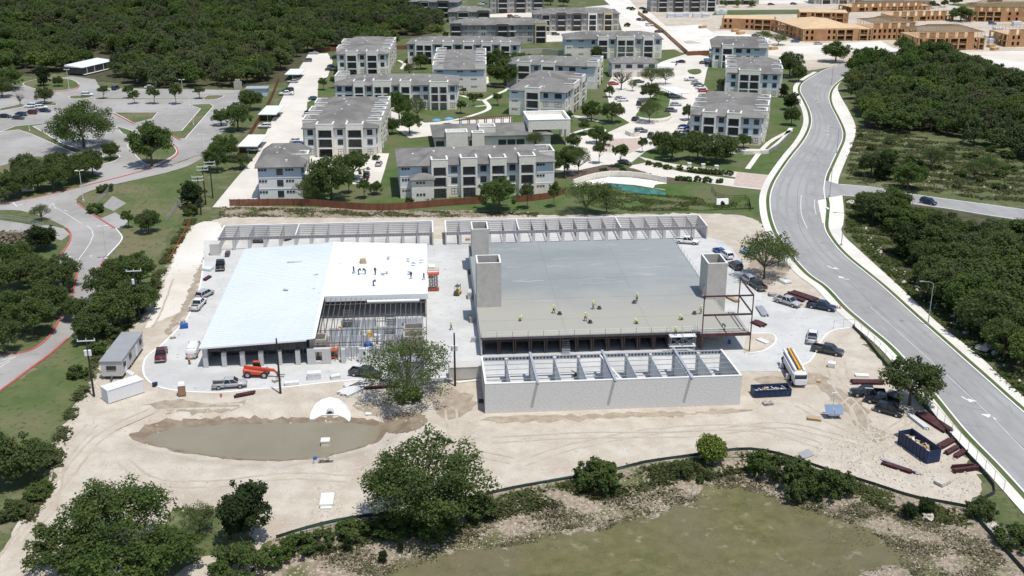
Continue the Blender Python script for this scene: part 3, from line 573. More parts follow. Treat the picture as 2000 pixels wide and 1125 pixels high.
def small(name, label, cat, loc, mb, mat, rz=0, group=None):
    return tag(mb.build(name, mat, None, loc, rz), label, cat, group)
cols = [('turquoise', 'turquoise'), ('yellow', 'pump_yellow'), ('white', 'pallet_white'), ('red', 'lift_red'), ('blue', 'blue_plastic'), ('tan', 'tan_wood')]
for k in range(40):
    n, m_ = cols[[0, 0, 1, 2, 0, 2, 5, 4, 3][k % 9]]; x = -42 + 22.2 + rnd.random() * 17; y = 192.5 + 3.0 + rnd.random() * 15
    mb = MB(); a, b_, c = .25 + rnd.random() * .5, .2 + rnd.random() * .5, .4 + rnd.random() * .9; mb.box(-a, a, -b_, b_, 0, c * .5); mb.box(-a * .8, a * .7, -b_ * .9, b_ * .8, c * .5, c)
    small('material_stack', 'small %s stack of building material inside the roofless steel-framed corner' % n, 'stack', (x, y, .11), mb, m_, rnd.random() * 3, 'materials inside the open steel bay')
mb = MB().tube([(-5.2, 0, 0), (5.2, 0, 0)], .28, 10); small('white_duct', 'long white tube lying across the bare steel rafters', 'tube', (-7.6, 211.5, 4.86), mb, 'white_trim')
def deck_pt(px, py, z=3.9): return (*G0(px, py, z), z)
# loose things on the white roof
mb = MB()
for k in range(16): mb.box(-4.4 + k * .56, -3.95 + k * .56, -.3, .3, .0, .1 + .03 * (k % 3))
small('panel_strip', 'long grey strip of roof panels lying on the white roof', 'panel strip', (*G0(600, 512, 5.0), 4.92), mb, 'galvanised', -.10)
mb = MB().box(-.6, .6, -.5, .5, 0, .8); mb.box(-.75, .75, -.65, .65, -.05, .05)
small('crate', 'tan crate standing on the white metal roof', 'crate', (*G0(709, 513, 5.1), 5.2), mb, 'tan_wood', .2)
for k, (px, py) in enumerate([(643, 486), (663, 517), (758, 504), (797, 507), (808, 515), (824, 509), (800, 532), (756, 532), (748, 535), (640, 540), (617, 538), (612, 566), (623, 575), (558, 567), (545, 690), (780, 530)][:14]):
    mb = MB(); mb.box(-.5, .5, -.2, .2, 0, .12); mb.box(-.1, .45, -.35, .1, .12, .2)
    small('roofing_offcut', 'small grey offcut of roofing left on the white roof', 'offcut', (*G0(px, py, 5.05), 5.16 if px < 640 else 5.1), mb, ['galvanised', 'trailer_grey'][k % 2], k * .7, 'offcuts on the white roof')

# ------------------------------------------------------------------ two-storey building with concrete deck
def deck_building():
    t = thing('deck_building', 'unfinished two-storey building with wide bare concrete deck on brown steel columns', 'building', (9, 193.5, 0))
    MB().box(0, 50.8, -1.2, 56.5, 0, .09).build('floor_slab', 'site_concrete', t)
    MB().box(0, 48.5, 0, 56.5, 3.45, 3.9).build('deck_slab', 'deck', t)
    MB().box(48.5, 50.8, -1.2, 9.5, 3.47, 3.88).build('deck_slab', 'deck', t); MB().box(41.5, 48.5, -1.2, 0, 3.47, 3.88).build('deck_slab', 'deck', t)
    MB().box(-.02, 41.48, -.1, 0, 3.52, 3.92).build('edge_angle', 'dark_metal', t)
    MB().box(41.5, 50.82, -1.34, -1.2, 3.3, 3.94).build('edge_beam', 'steel_red', t)
    MB().box(0, 41, 1.0, 1.3, 2.75, 3.44).build('header', 'steel_brown', t)
    n = 14
    for k in range(n + 1):
        x = .15 + k * 2.95
        for dx in (0, .42): MB().box(x + dx, x + dx + .2, .72, .97, .09, 3.42).build('column', 'steel_brown', t)
        if k < n:
            mb = MB(); mb.box(x + .62, x + 2.95, .75, .87, 2.62, 2.74)
            for j in range(6): mb.box(x + .9 + j * .36, x + .96 + j * .36, .77, .85, 2.74, 3.3)
            mb.build('door_frame', 'steel_brown', t)
    MB().box(0, .25, 0.3, 56.4, .09, 3.44).build('side_wall', 'block', t)
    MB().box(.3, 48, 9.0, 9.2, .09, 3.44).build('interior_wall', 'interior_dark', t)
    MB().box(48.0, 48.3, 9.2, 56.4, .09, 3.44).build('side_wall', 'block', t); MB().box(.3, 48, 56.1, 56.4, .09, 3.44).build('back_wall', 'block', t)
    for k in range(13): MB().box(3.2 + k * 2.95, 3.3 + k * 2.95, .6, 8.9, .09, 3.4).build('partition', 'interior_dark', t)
    # stair behind the front columns
    mb = MB()
    for k in range(12): mb.box(15.3, 16.9, -.4 + k * .3, -.12 + k * .3, .2 + k * .27, .26 + k * .27)
    mb.box(15.2, 15.3, .8, 4.6, .1, .5); mb.build('stair', 'galvanised', t)
    for y in (8.2, 19.5, 31, 43): MB().box(.3, 48.2, y - .03, y + .03, 3.9, 3.905).build('pour_joint', 'joint', t)
    for x in (16.2, 32.4): MB().box(x - .03, x + .03, .3, 56, 3.9, 3.9035).build('pour_joint', 'joint', t)
    q = random.Random(4)
    for k in range(16):      # pale streaks where the surface was trowelled dry
        x, y = q.uniform(6, 40), q.uniform(14, 54); l = q.uniform(2, 7); mb = MB(); w0 = q.uniform(.15, .5)
        pts = [(x + l * i / 6, y + .25 * math.sin(i * 1.3 + k)) for i in range(7)]
        for a, b in zip(pts, pts[1:]): mb.quad((a[0], a[1] - w0 / 2, 3.908 + k * .0006), (b[0], b[1] - w0 / 2, 3.908 + k * .0006), (b[0], b[1] + w0 / 2, 3.908 + k * .0006), (a[0], a[1] + w0 / 2, 3.908 + k * .0006))
        mb.build('trowel_streak', 'pale_stain', t)
    # guard posts and cables round the deck edge
    for k in range(15):
        x = .1 + k * 2.92; MB().tube([(x, .06, 3.9), (x, .06, 5.0)], .035, 6).build('guard_post', 'steel_brown', t)
    for z in (4.45, 4.95): MB().tube([(.1, .06, z), (41, .06, z)], .012, 4).build('guard_cable', 'galvanised', t)
    for k in range(17):
        y = 10.5 + k * 2.85; MB().tube([(48.4, y, 3.9), (48.4, y, 5.0)], .035, 6).build('guard_post', 'galvanised', t)
    for z in (4.45, 4.95): MB().tube([(48.4, 10.5, z), (48.4, 56.1, z)], .012, 4).build('guard_cable', 'galvanised', t)
    for x in (42.5, 45, 47.6, 50.5): MB().tube([(x, -1.1, 3.9), (x, -1.1, 4.95)], .035, 6).build('guard_post', 'galvanised', t)
    MB().tube([(41.6, -1.1, 4.9), (50.6, -1.1, 4.9)], .015, 4).build('guard_cable', 'galvanised', t)
deck_building()
def tower(label, x0, x1, y0, y1, z0, z1, hole=None):
    w = .3; t = thing('stair_tower', label, 'tower', ((x0 + x1) / 2, y0, z0), 0, 'block stair towers on the concrete deck')
    a = (x1 - x0) / 2; d = y1 - y0; h = z1 - z0
    MB().box(-a, a, 0, w, 0, h).build('wall', 'block_tower', t); MB().box(-a, a, d - w, d, 0, h).build('wall', 'block_tower', t)
    MB().box(a - w, a, w, d - w, 0, h).build('wall', 'block_tower', t)
    if hole: mb = MB(); mb.box(-a, -a + w, w, 1.6, 0, h); mb.box(-a, -a + w, 2.6, d - w, 0, h); mb.box(-a, -a + w, 1.6, 2.6, 0, hole[0]); mb.box(-a, -a + w, 1.6, 2.6, hole[1], h); mb.build('wall', 'block_tower', t)
    else: MB().box(-a, -a + w, w, d - w, 0, h).build('wall', 'block_tower', t)
    mb = MB()
    for b in ((-a - .01, a + .01, -.01, w + .01), (-a - .01, a + .01, d - w - .01, d + .01), (-a - .01, -a + w + .01, w + .01, d - w - .01), (a - w - .01, a + .01, w + .01, d - w - .01)): mb.box(*b, h, h + .06)
    mb.build('top_course', 'coping', t)
tower('tall grey block stair tower at the left front edge of the deck', 9.05, 13.9, 209.0, 214.0, 3.9, 13.2)
tower('grey block stair tower behind, at the far left corner of the deck', 9.4, 13.2, 240.5, 246.5, 3.9, 10.3)
tower('grey block lift tower at the right edge of the deck beside parked cars', 55.6, 59.6, 209.9, 216.0, .1, 11.6, (3.2, 6.5))
# steel frame on the right corner
t = thing('steel_structure', 'tall bare red-brown steel frame standing at the right front corner of the deck', 'steel frame', (50.5, 192.15, 0))
for x, y in ((.1, 0), (9.4, 0), (9.4, 9.3)):
    MB().box(x - .09, x + .09, y - .09, y + .09, .09 if y == 0 or x > 9 else 3.9, 11.6).build('post', 'steel_red', t)
MB().bar((.22, 0, 11.45), (9.28, 0, 11.45), .16, .3).build('beam', 'steel_red', t)
MB().bar((.22, 0, 7.7), (9.28, 0, 7.7), .2, .35).build('beam', 'steel_brown', t)
for x in (9.4,): MB().bar((x, .12, 7.9), (x, 9.18, 7.9), .2, .3).build('beam', 'steel_brown', t); MB().bar((x, .12, 11.45), (x, 9.18, 11.45), .2, .3).build('beam', 'steel_red', t)
MB().bar((4.75, .1, 3.95), (4.75, 9.2, 3.95), .16, .1).build('beam', 'steel_brown', t)
# scaffold
t = thing('scaffold', 'two-deck frame scaffold standing before the concrete deck edge', 'scaffold', (*G(1331, 692)[:2], .06))
for x in (-2.3, 0, 2.3):
    for y in (-.7, .7):
        MB().tube([(x, y, 0), (x, y, 5.6)], .03, 6).build('standard', 'galvanised', t)
for z in (1.8, 3.75):
    for x in (-2.5, .05): MB().box(x, x + 2.45, -.75, .75, z, z + .08).build('plank', 'pallet_white', t)
mb = MB()
for x in (-2.3, 0):
    for z in (.2, 2.1):
        for y in (-.7, .7): mb.tube([(x, y, z), (x + 2.3, y, z + 1.5)], .02, 4); mb.tube([(x + 2.3, y, z), (x, y, z + 1.5)], .02, 4)
for x in (-2.3, 0, 2.3):
    for z in (.9, 2.8, 4.7, 5.3): mb.tube([(x, -.7, z), (x, .7, z)], .02, 4)
mb.build('brace', 'galvanised', t)
# ------------------------------------------------------------------ roofless row behind the long split-face wall (front)
def front_row():
    X0, Y0, Wd, D = 8.5, 170.0, 43.6, 13.4
    t = thing('storage_row', 'roofless row of storage bays behind a long pale split-face block wall, steel beams overhanging', 'building', (X0, Y0, 0))
    MB().box(.3, Wd - .3, .3, D + 1.2, .0, .10).build('floor_slab', 'site_concrete', t)
    for k in range(3):
        a = k * Wd / 3; MB().box(a + .004, a + Wd / 3, 0, .3, -.3, 5.45).build('front_wall', 'block_split', t)
    MB().box(0, Wd, -.03, .33, 5.45, 5.58).build('coping', 'coping', t)
    for x in (0, Wd - .3):
        mb = MB(); mb.hexa([(x, .3, 0), (x + .3, .3, 0), (x + .3, D, 0), (x, D, 0)], [(x, .3, 5.44), (x + .3, .3, 5.44), (x + .3, D, 4.5), (x, D, 4.5)]); mb.build('side_wall', 'block', t)
        mb = MB(); mb.hexa([(x - .02, .34, 5.44), (x + .32, .34, 5.44), (x + .32, D, 4.5), (x - .02, D, 4.5)], [(x - .02, .34, 5.56), (x + .32, .34, 5.56), (x + .32, D, 4.6), (x - .02, D, 4.6)]); mb.build('coping', 'coping', t)
    n = 10; s = (Wd - .3) / n
    mb = MB(); mb.box(.3, Wd - .3, D - .35, D - .05, 3.75, 3.9); mb.box(.3, Wd - .3, D - .35, D - .05, 4.35, 4.5); mb.box(.3, Wd - .3, D - .24, D - .16, 3.9, 4.35, 1)
    for k in range(70): mb.box(.5 + k * .61, .78 + k * .61, D - .34, D - .06, 3.9, 4.35)
    mb.build('door_header', ['galvanised', 'dark_metal'], t)
    for k in range(1, n):
        x = k * s + .15
        MB().box(x - .25, x + .25, D - 1.0, D, .1, 4.34 if k % 3 != 2 else 4.2).build('pier', 'block', t)
        mb = MB(); mb.hexa([(x - .05, .3, .1), (x + .05, .3, .1), (x + .05, D - 1, .1), (x - .05, D - 1, .1)], [(x - .05, .3, 4.9), (x + .05, .3, 4.9), (x + .05, D - 1, 4.05), (x - .05, D - 1, 4.05)]); mb.build('partition', 'partition_metal', t)
    for y in (2.2, 4.6, 7.0, 9.4, 11.6):
        z = 5.35 - .07 * y; MB().box(.3, Wd - .3, y - .035, y + .035, z - .06, z + .03).build('purlin', 'galvanised', t)
    for k in (2, 5, 8):
        x = k * s + .15; mb = MB()
        mb.bar((x, -1.25, 5.95), (x, D + .5, 4.95), .42, .06); mb.bar((x, -1.25, 5.60), (x, D + .5, 4.60), .42, .06); mb.bar((x, -1.25, 5.775), (x, D + .5, 4.775), .06, .3); mb.build('overhanging_beam', 'galvanised', t)
    MB().bar((5 * s + 1.2, .5, 5.5), (5 * s - .4, D - 1, 4.6), .25, .12).build('loose_beam', 'white_trim', t)
front_row()
mb = MB()
for k in range(9): mb.bar((-.9 + .2 * k, -.8, .1 + .05 * k), (.5 - .15 * k, .7, .25 + .06 * k), .12, .1)
small('debris_pile', 'small dark pile of scrap inside the roofless front storage row', 'debris pile', (*G0(1124, 735), .11), mb, 'dark_metal')
for q, (px, w_) in enumerate(((960, 5.5), (1012, 2.2))):
    mb = MB()
    for k in range(6): mb.bar((-w_ / 2, -.6 + .22 * k, .12 + .04 * (k % 2)), (w_ / 2, -.5 + .2 * k, .15), .12, .12)
    small('steel_bundle', ['low bundle of dark red steel by the left inner corner of the front row', 'short bundle of dark red steel in the second bay of the front row'][q], 'steel', (G0(px, 741)[0], 174.5, .11), mb, 'steel_red')
# ------------------------------------------------------------------ long roofless rows at the back
def back_row(label, X0, X1, whites, studs_from, group='long roofless storage rows at the back'):
    Y0, D = 260.8, 9.6; Wd = X1 - X0; t = thing('storage_row', label, 'building', (X0, Y0, 0), 0, group)
    MB().box(0, Wd, -.2, D, 0, .09).build('floor_slab', 'site_concrete', t)
    MB().box(0, Wd, D - .3, D, 0, 3.4).build('back_wall', 'coping', t); MB().box(-.02, Wd + .02, D - .33, D + .03, 3.4, 3.5).build('coping', 'coping', t)
    for x in (0, Wd - .3):
        MB().box(x, x + .3, 0, D - .3, 0, 3.4).build('side_wall', 'block', t); MB().box(x - .02, x + .32, 0, D - .35, 3.4, 3.5).build('coping', 'coping', t)
    n = round(Wd / 3.6); s = Wd / n
    mb = MB(); mb.box(.3, Wd - .3, .1, .4, 2.6, 2.72); mb.box(.3, Wd - .3, .1, .4, 3.2, 3.32); mb.box(.3, Wd - .3, .24, .3, 2.72, 3.2, 1)
    for k in range(int(Wd / .75)): mb.box(.5 + k * .75, .62 + k * .75, .08, .42, 2.72, 3.2)
    mb.build('door_header', ['purlin_grey', 'partition_metal'], t)
    for k in range(1, n):
        x = k * s
        MB().box(x - .35, x + .35, 0, .5, .09, 2.58).build('pier', 'block', t)
        if k in whites: MB().box(x - .12, x + .12, .45, D - .35, 3.0, 3.5).build('fire_wall', 'coping', t)
        else: MB().box(x - .07, x + .07, .45, D - .35, 3.1, 3.28).build('rafter', 'purlin_grey', t)
        if k >= studs_from:
            mb = MB()
            for j in range(7): mb.box(x - .06, x + .06, 1.1 + j * 1.15, 1.24 + j * 1.15, .09, 3.04)
            mb.build('stud_partition', 'dark_metal', t)
        else: MB().box(x - .04, x + .04, .7, D - .4, .09, 2.95).build('partition', 'partition_metal', t)
    for j in range(5):
        y = 1.6 + j * 1.6; MB().box(.3, Wd - .3, y - .045, y + .045, 3.3, 3.4).build('purlin', 'purlin_grey', t)
back_row('roofless storage row at the back behind the white-roofed building', -50.5, 0.9, (5, ), 99)
back_row('roofless storage row at the back behind the concrete deck', 3.8, 68.4, (5, 12), 4)

# ------------------------------------------------------------------ apartment buildings
SH = 3.1
_mc = {}
def cached(key, fn):
    if key not in _mc: _mc[key] = fn()
    return _mc[key]
def m_window(w, h, style='dark'):
    def f():
        mb = MB(); mb.box(-w / 2, w / 2, -.05, .0, 0, h, 1); fr = .09
        for a in ((-w / 2, w / 2, 0, fr), (-w / 2, w / 2, h - fr, h), (-w / 2, -w / 2 + fr, fr, h - fr), (w / 2 - fr, w / 2, fr, h - fr), (-.045, .045, fr, h - fr)): mb.box(a[0], a[1], -.10, -.05, a[2], a[3], 0)
        mb.box(-w / 2 + fr, -.045, -.085, -.05, h * .5 - .04, h * .5 + .04, 0); mb.box(.045, w / 2 - fr, -.085, -.05, h * .5 - .04, h * .5 + .04, 0)
        return mb.mesh('window', [('window_frame' if style == 'dark' else 'siding_white'), 'window_glass'])
    return cached(('w', w, h, style), f)
def m_bay(w, n, up, mat):
    def f():
        H = n * SH; mb = MB(); p = w / 2
        for s in (-1, 1):
            a, b = sorted((s * p, s * (p - .55))); mb.box(a, b, -1.3, 0, 0, H + up)
            a, b = sorted((s * p, s * (p - .3))); mb.box(a, b, 0, 3.2, H - .3, H + up)
        mb.box(-p + .55, p - .55, -1.3, -.95, H - .5, H + up)
        return mb.mesh('balcony_bay', mat)
    return cached(('b', w, n, up, mat), f)
def m_cop(w, n, up, mat='coping'):
    def f():
        H = n * SH + up; mb = MB(); p = w / 2
        mb.box(-p - .06, p + .06, -1.37, -.9, H, H + .16)
        for s in (-1, 1):
            a, b = sorted((s * (p + .06), s * (p - .42))); mb.box(a, b, -.9, 3.2, H, H + .16)
        return mb.mesh('coping', mat)
    return cached(('c', w, n, up, mat), f)
def m_slab(w): return cached(('s', w), lambda: MB().box(-w / 2 + .55, w / 2 - .55, -1.32, -.01, -.28, .05).mesh('balcony_floor', 'coping'))
def m_rail(w):
    def f():
        mb = MB(); a = w / 2 - .56; mb.box(-a, a, -1.22, -1.17, 1.0, 1.06); mb.box(-a, a, -1.22, -1.17, .1, .15)
        n = int(2 * a / .28)
        for k in range(n + 1): x = -a + k * 2 * a / n; mb.box(x - .03, x + .03, -1.21, -1.18, .15, 1.0)
        return mb.mesh('railing', 'black_iron')
    return cached(('r', w), f)
def m_door(w):
    def f():
        mb = MB(); a = w / 2 - .75; mb.box(-a, a, -.06, -.005, .08, 2.5, 1)
        for x in (-a, -a / 3, a / 3, a - .1): mb.box(x, x + .1, -.1, -.06, .08, 2.5)
        mb.box(-a, a, -.1, -.06, 2.4, 2.5); return mb.mesh('balcony_door', ['window_frame', 'balcony_glass'])
    return cached(('d', w), f)
BW = {'B': 4.6, 'C': 7.6, 'W': 3.3, 'D': 4.2, ' ': 2.2, 't': 5.0, 'G': 3.6, 'b': 3.2}
def hip(W_, D_, y0, rise, ov):
    mb = MB(); a = W_ / 2 + ov; y1 = y0 + D_ + ov; ya = y0 - ov; r = min(a, (y1 - ya) / 2) ; z = 0
    E_ = [(-a, ya, 0), (a, ya, 0), (a, y1, 0), (-a, y1, 0)]
    if W_ >= D_: R = [(-a + r, (ya + y1) / 2, rise), (a - r, (ya + y1) / 2, rise)]; F_ = [(0, 1, 5, 4), (1, 2, 5), (2, 3, 4, 5), (3, 0, 4)]
    else: R = [(0, ya + r, rise), (0, y1 - r, rise)]; F_ = [(0, 1, 4), (1, 2, 5, 4), (2, 3, 5), (3, 0, 4, 5)]
    mb.add(E_ + R, F_ + [(3, 2, 1, 0)])
    mb.add([(-a, ya, -.22), (a, ya, -.22), (a, y1, -.22), (-a, y1, -.22), (-a, ya, -.005), (a, ya, -.005), (a, y1, -.005), (-a, y1, -.005)], [(0, 3, 2, 1), (0, 1, 5, 4), (1, 2, 6, 5), (2, 3, 7, 6), (3, 0, 4, 7)], 1)
    return mb
def facade(t, org, rz, L, code, n, S):
    """code letters run left to right as seen from outside"""
    cr, sr = math.cos(rz), math.sin(rz)
    if not code: return
    tot = sum(BW[c] for c in code); k = L / tot; u = 0; q = 0
    for c in code:
        w = BW[c] * k; x = u + w / 2; u += w; q += 1
        def P(dx, z, dy=0): return (org[0] + cr * (x + dx) - sr * dy, org[1] + sr * (x + dx) + cr * dy, z)
        if c in 'BC':
            ww = round(w - .1, 1); up = S['up'][q % len(S['up'])]
            put('balcony_bay', m_bay(ww, n, up, S['bay'][q % len(S['bay'])]), t, P(0, 0), rz); put('coping', m_cop(ww, n, up, S['cop'][q % len(S['cop'])]), t, P(0, 0), rz)
            for j in range(n):
                if j: put('balcony_floor', m_slab(ww), t, P(0, j * SH), rz)
                if c == 'B':
                    put('balcony_door', m_door(ww), t, P(0, j * SH), rz); put('railing', m_rail(ww), t, P(0, j * SH), rz)
                else:
                    for s in (-1, 1): put('balcony_door', m_door(round(ww / 2, 1)), t, P(s * ww / 4.3, j * SH), rz)
                    put('railing', m_rail(ww), t, P(0, j * SH), rz)
            if c == 'C': put('pillar', cached(('pl', n), lambda: MB().box(-.25, .25, -1.29, 0, 0, n * SH - .5).mesh('pillar', 'limestone')), t, P(0, 0), rz)
        elif c in 'WD':
            for j in range(n): put('window', m_window(1.7 if c == 'W' else 2.6, 1.75, S['win']), t, P(0, j * SH + .75), rz)
        elif c == 'b':
            for j in range(n):
                put('balcony_door', m_door(3.2), t, P(0, j * SH), rz)
                if j: put('balcony_floor', m_slab(round(w + .7, 1)), t, P(0, j * SH), rz); put('railing', m_rail(round(w + .7, 1)), t, P(0, j * SH), rz)
        elif c == 't':
            for j in range(n):
                for dx in (-1.2, -.4, .4): put('window', m_window(.6, .6, S['win']), t, P(dx - .6, j * SH + 1.9), rz)
        elif c == 'G':
            put('window', m_window(2.6, 1.6, S['win']), t, P(0, SH * (n - 1) + .8), rz); put('garage_door', cached('gd', lambda: MB().box(-1.35, 1.35, -.06, 0, .05, 2.3).mesh('garage_door', 'siding_tan')), t, P(0, 0), rz)
S1 = dict(up=(1.3, 1.9, 1.3, 1.6), bay=('limestone',), cop=('coping',), win='dark', walls=('limestone', 'siding_white', 'siding_blue'), roof='shingle')
S2 = dict(S1, walls=('limestone', 'siding_blue', 'siding_blue'))
S2b = dict(S1, walls=('siding_white', 'siding_white', 'siding_blue'))
S3 = dict(S1, walls=('limestone', 'limestone', 'siding_blue'))
S5 = dict(S1, walls=('limestone', 'siding_white', 'siding_white'))
S4 = dict(up=(.6, 1.0, .6), bay=('siding_yellow', 'siding_dark', 'siding_grey', 'siding_white', 'siding_dark'), cop=('siding_tan', 'siding_grey'), win='light', walls=('siding_tan', 'siding_grey', 'siding_grey'), roof='shingle')
def apt(label, pL, pR, D, rz, F, R='', Lf='', n=3, S=S1, rise=2.6, wing=None, group='apartment blocks of the complex', W_=None):
    a = G(*pL); b = G(*pR); w = W_ or math.hypot(b[0] - a[0], b[1] - a[1]) ; r = math.radians(rz)
    mid = ((a[0] + b[0]) / 2, (a[1] + b[1]) / 2, 0)
    t = thing('apartment_building', label, 'building', mid, r, group); H = n * SH
    for j in range(n):
        e = .06 if S['walls'][min(j, 2)] == 'limestone' else 0
        MB().box(-w / 2 - e, w / 2 + e, -e, D + e, j * SH, (j + 1) * SH - (.004 if j < n - 1 else 0)).build('wall', S['walls'][min(j, 2)] if n == 3 else S['walls'][[0, 2, 2, 2][j]], t)
        if j: MB().box(-w / 2 - .09, w / 2 + .09, -.09, D + .09, j * SH - .13, j * SH + .13).build('band', 'coping', t)
    rf = hip(w, D, 0, rise, .75).build('roof', [S['roof'], 'siding_dark'], t, (0, 0, H))
    if n >= 3:
        if w >= D:
            for q, f in enumerate((.2, .5, .8) if w > 35 else (.3,)):
                hip(w * .13 + 2, D * .55, 0, rise * (.8, .92, .7)[q], .75).build('cross_roof', [S['roof'], 'siding_dark'], t, (-w / 2 + w * f, -.35, H + .06 + .03 * q))
        else:
            for q, f in enumerate((.12, .42, .72)): hip(w + .5, D * .2, 0, rise * (.86, .8, .9)[q], .75).build('cross_roof', [S['roof'], 'siding_dark'], t, (0, D * f, H + .05 + .03 * q))
    for k in range(7):
        f = (k + .7) / 7.4
        if w >= D: p = (-w / 2 + w * f, D * .5 - 1.2 - (k % 2) * 1.5)
        else: p = (-1.2 - (k % 2) * 1.5 + 3 * (k % 3 == 0), D * f)
        half = min(w, D) / 2 + .75; zz = rise * max(0, 1 - (abs(p[1] - D / 2) if w >= D else abs(p[0])) / half)
        zz = min(zz, rise * min(p[0] + w / 2, w / 2 - p[0], p[1] + .7, D - p[1] + .7) / half)
        put('roof_vent', cached('vent', lambda: MB().box(-.3, .3, -.3, .3, -.15, .35).mesh('roof_vent', 'coping')), rf, (p[0], p[1], zz))
    facade(t, (-w / 2, 0), 0, w, F, n, S); facade(t, (w / 2, 0), math.pi / 2, D, R, n, S); facade(t, (-w / 2, D), -math.pi / 2, D, Lf, n, S)
    if wing:
        x0, x1, y0, y1, hz = wing
        MB().box(x0, x1, y0, y1, 0, hz).build('wing_wall', 'limestone', t); wr = hip(x1 - x0, y1 - y0, 0, 1.3, .5); wr.build('wing_roof', ['shingle', 'siding_dark'], t, ((x0 + x1) / 2, y0, hz))
        for zz in (1.9, hz - 1.2):
            for k in range(3): put('window', m_window(.6, .6), t, (x0 + 1.6 + k * .9, y0, zz), 0)
    return t
apt('small pale blue three-storey apartment block at the near left end, beside the long drive', (508, 390), (592, 389), 22, 0, 'tWt', 'WbBWbW', '', S=S2b)
apt('long blue and white apartment block nearest the construction site, behind the cedar fence', (783, 388), (1080, 377), 20, 3, 'tWBWBWBWBt', 'WBW', '', S=S1, wing=(-18.5, -12.5, -4.5, 0, 6.4))
apt('deep limestone apartment block behind the near left one, facing the parking court', (597, 306), (736, 306), 48, -3, 'WBWBW', 'DBWCWBWBWCW', 'WBWBWBW', S=S5)
apt('long apartment block with tall trees before it, third row from the site', (657, 214), (892, 214), 20, -4, 'WDBWCWBDWCW', 'WtW', 'BW', S=S1)
apt('apartment block at the far end of the left drive below the wood', (661, 147), (756, 147), 46, -3, 'WBWBW', 'DBWCWBWCW', 'WBWBW', S=S5)
apt('long white apartment block at the back under the dark wood edge', (798, 124), (1012, 128), 18, -8, 'WCDBDBWBWBW', '', 'W', S=S1)
apt('apartment block seen end-on with blue end wall in the courtyard', (852, 180), (944, 180), 46, -3, 't tt', 'CWBWBWC', 'CWBWBWC', S=S3)
apt('apartment block half hidden by dark oaks in the middle of the complex', (1010, 168), (1140, 174), 18, -16, 'WBWBWDt', 'BWB', '', S=S1, W_=37)
apt('angled apartment block with blue gables in front of the parking court', (998, 222), (1100, 232), 38, -20, 'tBWD', 'WWCWBWW', '', S=S3)
apt('long far apartment block right of the yellow-trimmed one, behind the garages', (1104, 116), (1290, 113), 18, -3, 'ttWBWCWBW', 'W', '', S=S3)
apt('two-storey carriage house with garage doors in the courtyard', (1195, 151), (1283, 150), 12, -1, 'GGGG', '', 'W', n=2, S=S5, rise=2.0)
apt('farthest apartment block on the right, next to the cleared slabs', (1392, 130), (1492, 136), 24, -12, 'WBDWt', 'BWB', 'WbW', S=S1)
apt('middle apartment block of the right-hand three, behind the parked cars', (1421, 186), (1520, 191), 32, -14, 'WCWW', 'WCWCW', 'BWCWB', S=S2)
apt('nearest apartment block of the right-hand three, by the road bend', (1352, 274), (1482, 288), 38, -19, 'WBWBWW', 'DBWCWBW', 'WBWBW', S=S2)
GG = 'grey and yellow apartment blocks far behind'
apt('grey apartment block with yellow corner bays behind the white ones', (880, 84), (1067, 84), 16, -3, 'BWWDWBbWDB', 'W', 'W', S=S4, group=GG)
apt('dark grey apartment block with two yellow bays, far centre', (1044, 61), (1208, 59), 16, 0, 'WBWBWBWBWBW', 'W', 'W', S=S4, group=GG)
apt('low grey clubhouse-like block with two yellow bays above the wood', (878, 43), (955, 45), 14, -4, 'WBWB', '', 'W', n=2, S=S4, group=GG)
apt('dark grey apartment block at the top edge beside the wood', (815, 30), (880, 38), 14, -14, 'WBWBW', '', 'W', S=S4, group=GG)
apt('tall grey apartment block at the top edge, centre', (958, 26), (1060, 24), 14, 0, 'WBWBWB', '', 'W', n=4, S=S4, group=GG)
apt('tall grey block with white bays at the top edge near the tree nursery drive', (1272, 24), (1396, 22), 14, 0, 'WBWBWBWB', '', 'W', n=4, S=S4, group=GG)
apt('grey block at the very top edge behind the building site', (1404, 10), (1480, 8), 12, 0, 'WBWBW', '', '', n=3, S=S4, group=GG)
apt('white and dark block at the very top edge, right of centre', (1590, 8), (1668, 7), 12, 0, 'WBWBW', '', '', n=3, S=dict(S4, bay=('siding_white',)), group=GG)
apt('long low grey-roofed block at the very top edge behind the timber frames', (1690, 12), (1815, 10), 18, 0, 'WWWWW', '', '', n=1, S=dict(S4), group=GG)
